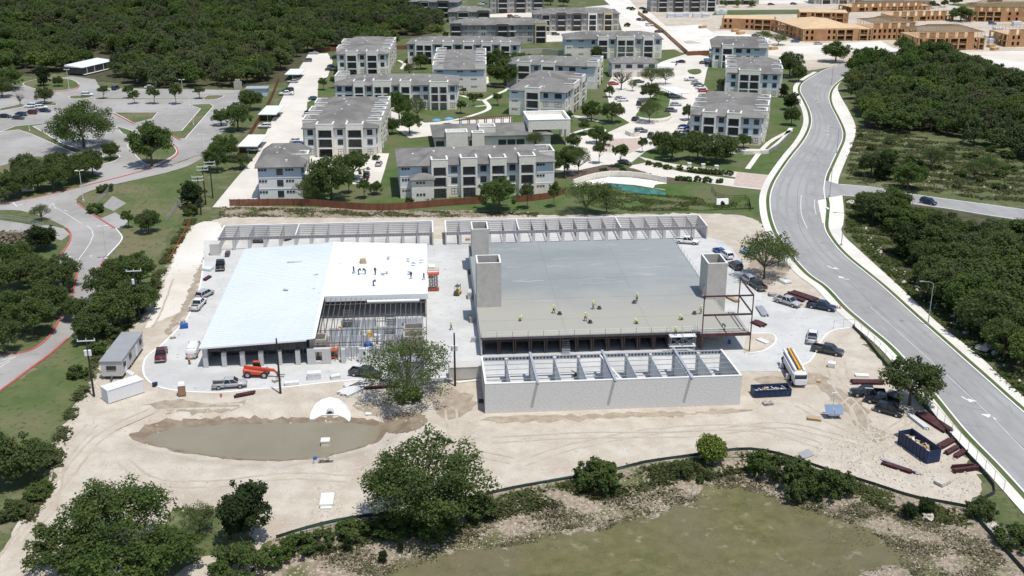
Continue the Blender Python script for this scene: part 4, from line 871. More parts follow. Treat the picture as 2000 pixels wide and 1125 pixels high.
# ------------------------------------------------------------------ clubhouse with portico
def clubhouse():
    a = G(850, 292); t = thing('clubhouse', 'low grey-roofed clubhouse with white box parapets and tall limestone portico', 'building', (a[0], a[1], 0), math.radians(2))
    MB().box(0, 38, 0, 18, 0, 4.2).build('wall', 'limestone', t); hip(38, 18, 0, 2.2, .8).build('roof', ['shingle', 'siding_dark'], t, (19, 0, 4.2))
    def box(x0, x1, y0, y1, z1, name):
        mb = MB(); w = .35
        for b in ((x0, x1, y0, y0 + w), (x0, x1, y1 - w, y1), (x0, x0 + w, y0 + w, y1 - w), (x1 - w, x1, y0 + w, y1 - w)): mb.box(*b, 0, z1)
        mb.box(x0 + w, x1 - w, y0 + w, y1 - w, z1 - 1.1, z1 - 1.0, 1); mb.build(name, ['limestone', 'coping'], t)
        mb = MB()
        for b in ((x0 - .06, x1 + .06, y0 - .06, y0 + w), (x0 - .06, x1 + .06, y1 - w, y1 + .06), (x0 - .06, x0 + w, y0 + w, y1 - w), (x1 - w, x1 + .06, y0 + w, y1 - w)): mb.box(*b, z1, z1 + .15)
        mb.build('coping', 'white_trim', t)
    box(3.5, 10.5, -2.5, 2.5, 6.0, 'parapet_box'); box(14.5, 20, 2.0, 7.0, 6.6, 'parapet_box'); box(12, 16, -1.5, 2, 5.4, 'parapet_box')
    # tall portico at the right
    for x, y in ((31.5, 2), (44, 2), (31.5, 15), (44, 15)): MB().box(x - .7, x + .7, y - .7, y + .7, 0, 5.4).build('portico_pier', 'limestone', t)
    mb = MB()
    for b in ((30.8, 44.7, 1.3, 1.8), (30.8, 44.7, 15.2, 15.7), (30.8, 31.3, 1.8, 15.2), (44.2, 44.7, 1.8, 15.2)): mb.box(*b, 5.4, 8.6)
    mb.build('portico_wall', 'limestone', t); MB().box(31.3, 44.2, 1.8, 15.2, 7.2, 7.4).build('portico_roof', 'white_trim', t)
    mb = MB()
    for b in ((30.7, 44.8, 1.2, 1.85), (30.7, 44.8, 15.15, 15.8), (30.7, 31.35, 1.85, 15.15), (44.15, 44.8, 1.85, 15.15)): mb.box(*b, 8.6, 8.78)
    mb.build('coping', 'white_trim', t)
    for x in (1.6, 12.5, 22, 25, 28): put('window', m_window(2.6, 1.75), t, (x, -.02, 1.0))
clubhouse()
t = thing('pergola', 'dark timber pergola beside the clubhouse terrace', 'pergola', (*G(948, 247)[:2], 0), .12)
for k in range(7):
    for y in (-1.8, 1.8): MB().box(-9 + k * 3 - .1, -8.8 + k * 3, y - .1, y + .1, 0, 3.0).build('post', 'siding_dark', t)
for k in range(26): MB().box(-9.4 + k * .74, -9.2 + k * .74, -2.4, 2.4, 3.16, 3.32).build('slat', 'cedar', t)
for y in (-1.8, 1.8): MB().box(-9.6, 9.6, y - .1, y + .1, 3.0, 3.15).build('beam', 'siding_dark', t)
for k, (px, py) in enumerate(((853, 246), (877, 243))):
    t = thing('patio_umbrella', ['sky-blue patio umbrella left of the clubhouse terrace', 'sky-blue patio umbrella nearer the pergola'][k], 'umbrella', G(px, py), 0, 'blue patio umbrellas')
    MB().tube([(0, 0, 0), (0, 0, 2.4)], .04, 6).build('pole', 'lamp_metal', t)
    mb = MB(); n = 8; mb.add([(0, 0, 2.7)] + [(1.7 * math.cos(i * math.pi / 4), 1.7 * math.sin(i * math.pi / 4), 2.15) for i in range(8)], [(0, i + 1, (i + 1) % 8 + 1) for i in range(8)]); mk('umbrella_blue', (.10, .36, .56)) if 'umbrella_blue' not in M else 0; mb.build('canopy', 'umbrella_blue', t)
# ------------------------------------------------------------------ carports
def carport(label, px, py, w, d, rz=0):
    t = thing('carport', label, 'carport', G(px, py), math.radians(rz), 'white flat carports')
    MB().box(-w / 2, w / 2, -d / 2, d / 2, 2.5, 2.75).build('roof', 'white_metal', t)
    for k in range(max(2, int(d / 4))):
        y = -d / 2 + .6 + k * (d - 1.2) / (max(2, int(d / 4)) - 1); MB().box(-.1, .1, y - .1, y + .1, 0, 2.5).build('post', 'grey_pole', t); MB().box(-w / 2 + .3, w / 2 - .3, y - .1, y + .1, 2.32, 2.5).build('arm', 'grey_pole', t)
carport('white flat carport highest along the left drive', 577, 152, 6.6, 14, -4); carport('white flat carport midway along the left drive', 531, 229, 6.6, 16, -4); carport('white flat carport lowest along the left drive', 495, 290, 6.4, 17, -4)
carport('white flat carport by the carriage house in the right court', 1302, 138, 7, 12, -18); carport('white flat carport over a silver car in the middle of the right court', 1318, 189, 6.5, 14, 12)
# ------------------------------------------------------------------ timber-framed buildings under construction
def timber(label, pL, pR, D, n=2, roof='deck', rz=None, right=True, left=True, W_=None):
    a = G(*pL); b = G(*pR); w = W_ or math.hypot(b[0] - a[0], b[1] - a[1]); r = math.atan2(b[1] - a[1], b[0] - a[0]) if rz is None else math.radians(rz)
    t = thing('timber_frame_building', label, 'building', ((a[0] + b[0]) / 2, (a[1] + b[1]) / 2, 0), r, 'timber-framed apartment blocks under construction')
    def wall(L, seed):
        mb = MB(); q = random.Random(seed); x = 0
        while x < L - .5:
            kind = q.choice('ppwwbb'); ww = {'p': 1.6, 'w': 2.8, 'b': 4.6}[kind]; ww = min(ww, L - x); off = -.7 if kind == 'b' else 0
            for j in range(n):
                z0 = j * SH; mb.box(x, x + ww, off, off + .2, z0 + SH - .45, z0 + SH + (0 if j < n - 1 else 0))
                if kind == 'p' or ww < 1.7: mb.box(x, x + ww, 0, .2, z0, z0 + SH - .45)
                elif kind == 'w': mb.box(x, x + .8, 0, .2, z0, z0 + SH - .45); mb.box(x + ww - .7, x + ww, 0, .2, z0, z0 + SH - .45); mb.box(x + .8, x + ww - .7, 0, .2, z0, z0 + .8)
                else: mb.box(x, x + .35, -.7, .2, z0, z0 + SH - .45, 1); mb.box(x + ww - .35, x + ww, -.7, .2, z0, z0 + SH - .45, 1); mb.box(x + .35, x + ww - .35, -.65, -.6, z0 + .9, z0 + 1.0, 1)
            x += ww
        return mb
    wall(w, len(label)).build('front_wall', ['osb', 'lumber'], t, (-w / 2, 0, 0))
    if right: wall(D, len(label) + 3).build('side_wall', ['osb', 'lumber'], t, (w / 2, 0, 0), math.pi / 2)
    if left: wall(D, len(label) + 7).build('side_wall', ['osb', 'lumber'], t, (-w / 2, D, 0), -math.pi / 2)
    for j in range(1, n + 1): MB().box(-w / 2 + .22, w / 2 - .22, .22, D - .2, j * SH - .3, j * SH - .02).build('floor_deck', 'sheathing', t)
    MB().box(-w / 2 + .22, w / 2 - .22, D * .45, D * .45 + .15, 0, n * SH - .3).build('inner_wall', 'osb', t)
    H = n * SH
    if roof == 'gable' or roof == 'hip':
        hip(w, D, 0, 3.0, .7).build('roof', ['sheathing', 'osb'], t, (0, 0, H + .25))
    if roof == 'truss' or roof == 'walls':
        mb = MB(); k = 0
        for q in range(int(w / 1.9)):      # wall studs of the next storey
            x = -w / 2 + .3 + q * 1.9
            mb.box(x, x + .12, 0, .12, H, H + 2.6); mb.box(x, x + .12, D - .3, D - .18, H, H + 2.6)
        mb.box(-w / 2, w / 2, 0, .12, H + 2.6, H + 2.8); mb.box(-w / 2, w / 2, D - .3, D - .18, H + 2.6, H + 2.8)
        for q in range(int(D / 1.9)):
            y = .3 + q * 1.9; mb.box(-w / 2, -w / 2 + .12, y, y + .12, H, H + 2.6); mb.box(w / 2 - .12, w / 2, y, y + .12, H, H + 2.6); mb.box(0, .12, y, y + .12, H, H + 2.6)
        mb.build('stud_wall', 'lumber', t)
        for q in range(int(w / 5)):
            x = -w / 2 + q * 5 + .6; MB().box(x, x + 3.4, .14, .22, H, H + 2.6).build('wall_panel', 'osb', t)
    if roof == 'truss':
        mb = MB()
        for q in range(int(w / .8)):
            x = -w / 2 + q * .8; e = min(1.0, min(q * .8 + .5, w - q * .8) / (D * .45))
            zr_ = H + 2.8 + 2.6 * e
            mb.bar((x, -.6, H + 2.85), (x, D / 2, zr_), .09, .16); mb.bar((x, D / 2, zr_), (x, D + .6, H + 2.85), .09, .16); mb.bar((x, 0, H + 2.9), (x, D, H + 2.9), .09, .12)
        mb.build('roof_truss', 'truss', t)
        mb = MB(); 
        for q in range(4): mb.bar((-w / 2, D * .1 + q * D * .1, H + 3.0 + q * .5), (w / 2, D * .1 + q * D * .1, H + 3.0 + q * .5), .1, .08)
        mb.build('batten', 'truss', t)
timber('two-storey timber frame with bare floor deck at the left of the building site', (1411, 57), (1511, 60), 16, 2, 'deck')
timber('timber wing with broad plywood gable roof running towards the road', (1513, 61), (1566, 80), 30, 2, 'hip', right=False, W_=40)
timber('timber frame with open front bays and plain deck, centre of the building site', (1570, 81), (1700, 79), 18, 2, 'deck')
timber('timber frame with roof trusses rising, centre right of the site', (1702, 79), (1788, 77), 20, 2, 'truss')
timber('three-storey timber frame with full truss roof nearest the woods', (1791, 99), (1920, 97), 22, 2, 'truss')
timber('timber frame cut by the right edge of the picture', (1966, 92), (2090, 90), 18, 2, 'walls')
timber('long timber frame at the back with tall plywood parapet', (1662, 24), (1815, 20), 16, 1, 'walls')
timber('timber frame with open stud walls behind the trussed ones', (1742, 42), (1862, 40), 16, 1, 'walls')
timber('timber frame far right behind the blue truck', (1898, 42), (2060, 44), 18, 2, 'truss')
timber('low timber frame with plywood deck behind the gable roof', (1560, 44), (1655, 46), 16, 2, 'deck')

# ------------------------------------------------------------------ trees
def crown_arrays(rx, rz_, cz, lobes, per, leaf, seed, flat=.55, shell=.55, spread=.78, lr=(.30, .46), low=-.35):
    r = np.random.RandomState(seed); C = []
    while len(C) < lobes:
        d = r.normal(size=3); d /= np.linalg.norm(d)
        if d[2] < low: continue
        q = spread * r.uniform(.55, 1.0); C.append((d[0] * rx * q, d[1] * rx * q, cz + d[2] * rz_ * q, r.uniform(*lr) * rx))
    for _ in range(int(lobes * .9)):      # small satellites make the outline ragged
        d = r.normal(size=3); d /= np.linalg.norm(d)
        if d[2] < low: continue
        q = r.uniform(.82, 1.12); C.append((d[0] * rx * q, d[1] * rx * q, cz + d[2] * rz_ * q, r.uniform(.09, .19) * rx))
    C = np.array(C); V = []
    for c in C:
        n = int(per * (c[3] / (.38 * rx)) ** 2)
        d = r.normal(size=(n, 3)); d[:, 2] += .25; d /= np.linalg.norm(d, axis=1)[:, None]
        rr = c[3] * (shell + (1.08 - shell) * r.rand(n) ** .6) * (1 + .18 * np.sin(d[:, 0] * 7 + c[0]) * np.cos(d[:, 1] * 6 + c[1]))
        p = c[:3] + d * rr[:, None] * np.array((1, 1, flat + .2))
        p = p + r.normal(size=(n, 3)) * c[3] * .11
        nn = d * .55 + np.array((.12, -.09, .5)) + r.normal(size=(n, 3)) * .6; nn /= np.linalg.norm(nn, axis=1)[:, None]
        a = np.cross(nn, r.normal(size=(n, 3))); a /= np.linalg.norm(a, axis=1)[:, None]; b = np.cross(nn, a)
        s = leaf * r.uniform(.55, 1.35, n)[:, None]; e = r.uniform(.5, .9, n)[:, None]
        V.append(np.stack([p - a * s - b * s * e * .3, p + b * s * e, p + a * s - b * s * e * .2, p - b * s * e], 1))
    V = np.concatenate(V).reshape(-1, 3); return V, np.arange(len(V)).reshape(-1, 4), C
def trunk_mesh(C, h, r0, seed, nl=7, spread=.6, sub=0):
    q = random.Random(seed); mb = MB(); f = h * .32
    mb.tube([(0, 0, -.3), (.05, 0, f * .5), (.1, .05, f)], [r0 * 1.25, r0, r0 * .85], 7)
    idx = sorted(range(len(C)), key=lambda i: -C[i][2])[:]; q.shuffle(idx)
    for i in idx[:nl]:
        c = C[i]; m_ = (c[0] * .45 + q.uniform(-.3, .3), c[1] * .45 + q.uniform(-.3, .3), f + (c[2] - f) * .5)
        mb.tube([(.1, .05, f - .1), m_, (c[0] * .95, c[1] * .95, c[2])], [r0 * .62, r0 * .4, r0 * .13], 5, cap=False)
        for _ in range(sub):
            e = (c[0] + q.uniform(-1, 1) * c[3], c[1] + q.uniform(-1, 1) * c[3], c[2] + q.uniform(-.3, .9) * c[3])
            mb.tube([m_, ((m_[0] + e[0]) / 2 + q.uniform(-.3, .3), (m_[1] + e[1]) / 2, (m_[2] + e[2]) / 2 + .2), e], [r0 * .25, r0 * .15, r0 * .05], 4, cap=False)
    return mb.mesh('trunk', 'bark')
PROTO = {}
def proto(key, n, mat, rx, rz_, cz, lobes, per, leaf, h, r0, **kw):
    nl = kw.pop('nl', 7); sub = kw.pop('sub', 0); PROTO[key] = []
    for i in range(n):
        V, F_, C = crown_arrays(rx, rz_, cz, lobes, per, leaf, hash_(key) + i * 17, **kw)
        me = np_mesh('crown', V, F_, mat if isinstance(mat, str) else mat[i % len(mat)]); PROTO[key].append((me, trunk_mesh(C, h, r0, i, nl, sub=sub)))
def hash_(s): return sum(ord(c) * (i + 3) for i, c in enumerate(s)) % 9973
# unit: crowns are built about 10 m wide / 8 m high and scaled
proto('oak', 4, 'leaf_oak', 5.0, 3.3, 4.5, 32, 460, .23, 8, .28, nl=10, sub=1, lr=(.16, .36), spread=.94, low=-.5, shell=.4)
proto('bigoak', 2, 'leaf_oak', 5.0, 3.5, 4.0, 58, 600, .13, 8, .2, nl=12, sub=2, lr=(.15, .29), spread=.92, low=-.65, shell=.35)
proto('forest', 6, ['leaf_forest', 'leaf_forest', 'leaf_forest_grey', 'leaf_forest_light', 'leaf_oak', 'leaf_forest_grey'], 5.0, 3.5, 4.2, 20, 200, .36, 7.5, .25, nl=4, lr=(.2, .44), spread=.9, shell=.4)
proto('juniper', 2, 'leaf_juniper', 3.2, 4.6, 4.9, 22, 330, .22, 10, .25, nl=4, flat=.8, low=-.9, spread=.75)
proto('sparse', 2, 'leaf_sparse', 5.0, 3.2, 4.7, 36, 230, .16, 7, .18, nl=16, sub=3, lr=(.18, .32), spread=.95)
proto('site', 1, 'leaf_sparse', 5.0, 3.3, 4.2, 54, 520, .105, 6, .13, nl=22, sub=3, lr=(.13, .25), spread=.98, low=-.75)
proto('bare', 1, 'leaf_dry', 5.0, 3.0, 5.0, 26, 14, .14, 8, .26, nl=18, sub=6, lr=(.18, .32), spread=.95)
proto('bush', 3, 'leaf_oak', 5.0, 3.6, 2.8, 30, 330, .36, 3, .2, nl=4, low=-.7, lr=(.12, .30), spread=1.0, shell=.3)
proto('bright', 2, 'leaf_bright', 5.0, 4.0, 4.0, 22, 330, .40, 3, .2, nl=5, low=-.8, shell=.3)
proto('young', 2, 'leaf_oak', 3.2, 3.0, 5.4, 12, 120, .35, 8, .16, nl=6)
proto('drybush', 1, 'leaf_dry', 5.0, 3.4, 3.0, 18, 200, .35, 3, .2, nl=8, sub=2, low=-.7, shell=.2)
def tree(kind, px, py, wid, hgt=None, label=None, cat='tree', name=None, group=None, loc=None):
    L = PROTO[kind]; me, tr = L[rnd.randrange(len(L))]
    s = wid / (10.0 if kind not in ('juniper', 'young') else 6.6); hs = s if hgt is None else hgt / (8.3 if kind not in ('juniper',) else 9.6)
    if kind in ('bush', 'bright', 'drybush'): hs = s if hgt is None else hgt / 7.0
    p = loc or G(px, py)
    nm = name or {'oak': 'oak_tree', 'bigoak': 'oak_tree', 'forest': 'oak_tree', 'juniper': 'juniper_tree', 'sparse': 'sparse_tree', 'site': 'sparse_tree', 'bare': 'bare_tree', 'bush': 'shrub', 'bright': 'shrub', 'young': 'young_tree', 'drybush': 'dry_shrub'}[kind]
    t = thing(nm, label or nm.replace('_', ' '), cat if kind not in ('bush', 'bright', 'drybush') else 'shrub', p, rnd.random() * 6.28, group); t.scale = (s * rnd.uniform(.94, 1.06), s * rnd.uniform(.94, 1.06), hs)
    put('crown', me, t); put('trunk', tr, t); return t
T = tree
# near trees, each described
T('site', 797, 776, 15.5, 11.5, 'spreading sparse oak standing on the site kerb before the open steel frame')
T('bush', 800, 782, 4.5, 2.4, 'low dark scrub round the foot of the spreading sparse oak')
T('bigoak', 835, 1008, 17.5, 12.5, 'big green oak at the silt fence below the pond, right of the white block')
T('bigoak', 236, 1078, 15, 10.5, 'largest dark oak of the clump at the bottom left, on the dirt edge'); T('oak', 130, 1120, 9, 7, 'grey-green oak low at the left of the bottom-left clump'); T('oak', 330, 1118, 8, 6, 'oak at the right of the bottom-left clump'); T('sparse', 390, 1040, 5, 4.5, 'small thin tree on the right fringe of the bottom-left clump')
T('juniper', 484, 1058, 6.8, 9.4, 'dark upright juniper left of the silt fence end'); T('oak', 468, 1142, 7, 5.5, 'oak below the juniper at the bottom edge'); T('oak', 230, 1185, 10, 8, 'oak on the bottom edge under the largest dark oak'); T('bush', 535, 1100, 4, 2.2, 'dark shrub at the lower end of the silt fence')
T('oak', 22, 938, 9.5, 7, 'dark oak cut by the left edge, below the mown bank'); T('oak', 62, 925, 7, 5, 'low dark oak beside the dirt path at the left'); T('bush', 25, 1010, 4, 2.5, 'low shrub beside the dirt track at lower left'); T('bush', 75, 968, 4, 2.0, 'flat green shrub on the edge of the dirt track at left')
T('oak', 1776, 792, 9.4, 8.6, 'thin oak by the road kerb over the parked black pickups')
T('sparse', 1492, 545, 12, 11, 'thin leaning oak beside the parked cars right of the deck'); T('sparse', 1520, 520, 7, 6, 'smaller thin tree close to the road kerb beside the blue tarp')
T('oak', 975, 412, 10.5, 9.5, 'dark round oak overlapping the right end of the cedar fence')
T('oak', 648, 392, 11, 12.5, 'tall oak by the cedar fence beside the small blue block'); T('oak', 690, 352, 9.5, 9, 'oak leaning over the parking court'); T('oak', 620, 395, 7, 8, 'oak close to the right wall of the small blue block'); T('sparse', 596, 400, 5.5, 7, 'thin tree touching the small blue block'); T('young', 712, 388, 4, 5.5, 'young tree on the lawn behind the cedar fence'); T('young', 682, 378, 4.5, 6.5, 'young tree left of the white car court lawn')
T('sparse', 1145, 420, 13, 9, 'wide thin oak at the edge of the grass basin'); T('sparse', 1185, 415, 9, 8, 'thin oak right of the wide one at the grass basin'); T('young', 1030, 408, 4, 7, 'young dark tree on the lawn in front of the cedar fence end'); T('young', 1082, 405, 3.6, 7, 'young tree in the ringed bed of the lawn')
T('oak', 1102, 345, 7.5, 8.5, 'oak at the right gable of the long near block'); T('sparse', 1130, 340, 7.5, 8.5, 'twin-trunked thin oak on the planted mound'); T('young', 1170, 320, 4.2, 7, 'young tree in the verge of the entrance drive'); T('young', 1210, 327, 5, 7.5, 'dark young tree over the grey car on the entrance drive'); T('young', 1012 + 242, 298, 3.2, 5, 'small tree beside the paved entrance court')
for k, (x, y, w_, h_) in enumerate([(1295, 298, 8, 7), (1312, 312, 8.5, 9), (1362, 312, 8, 9), (1398, 318, 13, 9), (1355, 290, 7, 6), (1420, 305, 7, 6), (1452, 290, 5, 5)]):
    T('oak', x, y, w_, h_, ['oak left of the near right-hand block', 'oak with bare lower trunk by the entrance wall', 'oak in the lawn before the near right-hand block', 'broad oak before the near right-hand block', 'low oak hard against the near right-hand block', 'small oak at the right of the broad oak', 'round shrub-like oak near the sidewalk corner'][k])
for k, (kd, x, y, w_, h_, lb) in enumerate([('bare', 1213, 176, 10, 9, 'bare grey tree beside the red car in the court'), ('sparse', 1272, 170, 9.5, 9, 'grey-green tree in front of the carriage house'), ('sparse', 1300, 165, 7, 7, 'thin tree beside the right-hand carport'), ('oak', 1270, 196, 8, 7, 'oak on the court island'), ('sparse', 1268, 240, 8, 9, 'leaning tree in the stone-edged island'), ('oak', 1195, 240, 9, 8, 'oak beside the angled block'), ('oak', 1155, 235, 7, 7, 'small oak at the corner of the angled block'), ('oak', 1165, 280, 6, 6, 'oak behind the portico'), ('oak', 1120, 290, 5, 5, 'oak hard by the portico'), ('sparse', 1046, 292, 6, 6, 'tree before the portico roof'), ('oak', 1182, 285, 5, 4.5, 'bushy oak by the entrance walk')]): T(kd, x, y, w_, h_, lb)
for k, (kd, x, y, w_, h_, lb) in enumerate([('oak', 780, 240, 9, 12, 'tall oak in front of the third-row block'), ('oak', 800, 262, 8, 8, 'oak behind the clubhouse roof'), ('oak', 766, 262, 5, 6, 'slim oak right of the deep limestone block'), ('sparse', 815, 235, 7, 9, 'thin tree in the courtyard'), ('young', 900, 222, 4.5, 5, 'small tree by the courtyard path'), ('young', 925, 208, 3.6, 5, 'small tree on the courtyard lawn'), ('young', 972, 206, 3.4, 5, 'small tree near the pergola'), ('oak', 985, 168, 13, 11, 'dark oak between the courtyard blocks'), ('oak', 1005, 150, 12, 11, 'dark oak behind the courtyard lawn'), ('oak', 970, 140, 9, 10, 'dark oak beside the end-on block'), ('oak', 822, 135, 7, 7, 'oak beside the far white block'), ('young', 632, 176, 4, 5, 'small tree in the drive island'), ('oak', 1180, 110, 9, 8, 'oak between the far blocks'), ('oak', 1165, 118, 6, 7, 'smaller oak between the far blocks'), ('oak', 1035, 122, 5, 4, 'small oak on the pale terrace')]): T(kd, x, y, w_, h_, lb)
for k, (kd, x, y, w_, h_, lb) in enumerate([('oak', 1542, 150, 12, 11, 'round oak inside the road bend'), ('oak', 1560, 160, 7, 7, 'smaller oak inside the road bend'), ('oak', 1632, 121, 12.5, 9.5, 'lone dark oak on the cleared ground'), ('oak', 1765, 104, 9, 8, 'oak before the trussed timber frame'), ('oak', 1876, 42, 13, 8.5, 'oak behind the trussed timber frames'), ('sparse', 1490, 82, 9, 6, 'grey tree before the plywood gable'), ('sparse', 1520, 88, 10, 6, 'wider grey tree before the plywood gable'), ('juniper', 1545, 215, 6, 7, 'dark juniper by the bend sidewalk'), ('oak', 1545, 245, 6, 7, 'oak at the right side of the near right-hand block'), ('juniper', 1530, 190, 4, 6, 'narrow dark juniper beside the middle right block')]): T(kd, x, y, w_, h_, lb)
# left school grounds
for k, (kd, x, y, w_, h_, lb) in enumerate([('bigoak', 165, 288, 21, 15.5, 'great live oak spreading over the school car park'), ('oak', 297, 325, 12.5, 13.5, 'large oak in the kerbed island at the drive bend'), ('oak', 217, 312, 6, 6, 'small oak in the rounded car park island'), ('juniper', 86, 168, 6.2, 9, 'black-green juniper on the oval island'), ('oak', 114, 169, 4.5, 4.5, 'small oak beside the juniper on the oval island'), ('oak', 88, 202, 6.5, 6.5, 'round dark oak on the narrow school verge'), ('bare', 40, 206, 5, 5, 'bare little tree on the narrow school verge'), ('oak', 22, 176, 11, 10, 'oak at the left edge by the turning circle'), ('oak', 5, 190, 9, 8, 'oak cut by the left edge by the turning circle'),
        ('young', 203, 193, 4.4, 5.2, 'first small tree of the car park row, from the left'), ('young', 251, 192, 4.4, 5.2, 'second small tree of the car park row'), ('young', 263, 203, 4.4, 5.2, 'small tree standing forward of the car park row'), ('young', 302, 203, 5.2, 7, 'third and taller tree of the car park row'), ('young', 344, 204, 5.2, 8, 'fourth tree of the car park row'), ('young', 390, 193, 4.8, 5.2, 'last small tree of the car park row'),
        ('oak', 440, 312, 9, 8, 'oak beside the lowest carport'), ('oak', 465, 255, 10, 10, 'oak left of the middle carport'), ('oak', 490, 215, 9, 8, 'oak beside the little shed'), ('oak', 432, 245, 6, 6, 'oak at the car park exit'), ('oak', 470, 330, 6, 5, 'oak shading a black car'), ('oak', 425, 335, 7, 8, 'oak behind the row of power poles'), ('juniper', 376, 405, 7, 8, 'dark evergreen at the power poles'), ('bush', 372, 420, 4, 3, 'green shrub under the power poles'),
        ('oak', 291, 455, 6.2, 6, 'rounded tree on the grass channel bank'), ('young', 252, 445, 3.4, 4.5, 'slim small tree at the concrete apron'), ('bush', 186, 415, 4.6, 2.6, 'dark conical shrub at the red kerb'), ('bush', 205, 374, 4.5, 2.6, 'clipped shrub on the drive verge'), ('sparse', 82, 432, 5, 4.5, 'small tree behind the chain-link fence'), ('juniper', 82, 488, 7.8, 6.5, 'round dark evergreen by the inner red kerb'), ('drybush', 25, 490, 10, 5, 'leafless grey thicket at the left edge')]): T(kd, x, y, w_, h_, lb)
gb = 'oaks along the school verge at the left'
for k, (x, y, w_) in enumerate([(10, 392, 9), (40, 380, 10), (75, 372, 9), (105, 372, 9), (135, 358, 9), (165, 350, 9.5), (182, 342, 7), (55, 352, 8), (115, 345, 8)]): T('oak', x, y, w_, 8, 'dark oak in the band between car park and red-kerbed drive, %s' % ['at the left edge', 'second from the left edge', 'third along the front', 'fourth along the front', 'fifth along the front', 'nearest the lamp post', 'last on the right', 'behind on the left', 'behind in the middle'][k], group=gb)
for k, (x, y, w_) in enumerate([(20, 570, 9), (62, 560, 9), (100, 575, 9), (125, 560, 7), (25, 640, 9), (65, 655, 8.5), (100, 620, 8), (10, 690, 6), (35, 530, 8)]): T('oak', x, y, w_, 7.5, 'oak in the clump inside the school drive loop, %s' % ['left in the upper row', 'middle of the upper row', 'right of centre', 'touching the upper red kerb', 'left in the lower row', 'middle of the lower row', 'leaning towards the kerb bend', 'lowest at the left edge', 'highest of the clump'][k], group='oaks inside the drive loop')
for k, (x, y, w_, h_) in enumerate([(272, 570, 10, 9), (205, 585, 8, 7), (222, 640, 10, 8), (255, 625, 9, 8), (178, 665, 7, 6), (150, 625, 5, 5), (285, 610, 6, 6), (240, 565, 8, 8)]): T('oak', x, y, w_, h_, 'oak in the clump between school drive and office trailer, %s' % ['under the power pole top', 'on its upper left', 'in the middle front', 'close behind the trailer', 'lowest on the left', 'overhanging the drive', 'on the track side', 'at its upper centre'][k], group='oaks beside the office trailer')
for k, (x, y, w_, lb) in enumerate([(152, 735, 4, 'low shrub on the mown bank beside the power pole'), (218, 655, 5, 'shrub at the back of the office trailer'), (190, 690, 4, 'shrub below the oaks near the power pole')]): T('bush', x, y, w_, 2.2, lb)
# shrubs along the silt fence
for k, (kd, x, y, w_, h_, lb) in enumerate([('bright', 1388, 900, 4.4, 4.0, 'bright yellow-green bush at the silt fence'), ('bush', 1168, 950, 6.5, 4.2, 'dark spreading bush on the silt fence line'), ('bush', 1145, 935, 3.6, 2.8, 'lighter bush behind the silt fence'), ('bush', 1335, 930, 2.4, 2.2, 'round dark shrub below the silt fence'), ('bush', 1367, 942, 1.3, 1.3, 'tiny dark shrub on the rocky slope, left of two'), ('bush', 1383, 935, 1.5, 1.4, 'tiny dark shrub on the rocky slope, right of two'), ('bush', 1490, 925, 4.5, 3.8, 'leafy shrub left of the roadside thicket'), ('bush', 1530, 935, 5.5, 4, 'dark shrub in the middle of the thicket'), ('bush', 1570, 950, 6, 4.2, 'large shrub in the thicket under the grey board'), ('bush', 1605, 968, 5, 4.5, 'dark shrub hanging down the rocky slope'), ('bush', 1640, 962, 4.6, 3.4, 'shrub at the right end of the thicket'), ('bush', 1555, 975, 4, 3, 'low shrub at the foot of the thicket'), ('juniper', 1774, 1012, 2.3, 2.6, 'small round juniper under the silt fence, left of two'), ('juniper', 1808, 1002, 2.5, 2.4, 'small round juniper under the silt fence, right of two'), ('bush', 1915, 1010, 4, 3, 'shrub at the corner of the silt fence'), ('bush', 1975, 1065, 5, 3, 'shrub by the sidewalk at the bottom right'), ('juniper', 680, 1075, 1.5, 2.4, 'small dark juniper on the rocky slope below the big oak'), ('juniper', 783, 1080, 1.0, 2.6, 'thin upright juniper on the rocky slope'), ('juniper', 748, 1098, 1.4, 2.0, 'small dark juniper near the bottom edge'), ('bush', 625, 1062, 4, 1.8, 'dark scrub along the silt fence left of the big oak'), ('bush', 690, 1045, 4.5, 2.2, 'dark scrub under the left side of the big oak'), ('bush', 765, 1045, 5, 2.4, 'dark scrub under the big oak'), ('bush', 850, 1040, 6, 3, 'green scrub under the right side of the big oak'), ('bush', 930, 1000, 6, 2.6, 'low scrub right of the big oak'), ('bush', 585, 1075, 4, 2.6, 'dark scrub at the green mesh end')]): T(kd, x, y, w_, h_, lb)
# trees of the right-hand scrub, one by one where they stand apart
gs = 'scattered oaks and junipers in the scrub right of the road'
SCRUB = ([('juniper', 1728, 350, 7, 8.5), ('oak', 1700, 345, 8, 8), ('oak', 1772, 372, 9, 8), ('juniper', 1786, 345, 4.5, 6), ('sparse', 1820, 330, 8, 7), ('sparse', 1925, 345, 7, 7), ('sparse', 1902, 350, 6, 6), ('oak', 1705, 432, 10, 8), ('oak', 1735, 425, 10, 8), ('oak', 1762, 450, 10, 6.5), ('oak', 1795, 446, 9, 5.5), ('oak', 1842, 455, 8, 5.5), ('oak', 1895, 478, 9, 6), ('juniper', 1770, 500, 9, 8), ('oak', 1985, 485, 12, 7), ('oak', 1940, 470, 8, 5.5), ('oak', 1860, 545, 12, 9), ('oak', 1830, 500, 10, 8), ('oak', 1900, 560, 11, 9), ('oak', 1955, 530, 12, 9), ('oak', 1850, 595, 11, 9), ('oak', 1890, 620, 11, 9), ('oak', 1935, 590, 12, 9), ('oak', 1985, 580, 11, 9), ('oak', 1925, 650, 11, 9), ('oak', 1970, 640, 12, 9), ('oak', 1990, 690, 10, 8), ('oak', 1820, 560, 8, 7), ('oak', 1960, 700, 8, 7), ('oak', 1800, 520, 7, 6), ('oak', 1690, 410, 6, 5)])
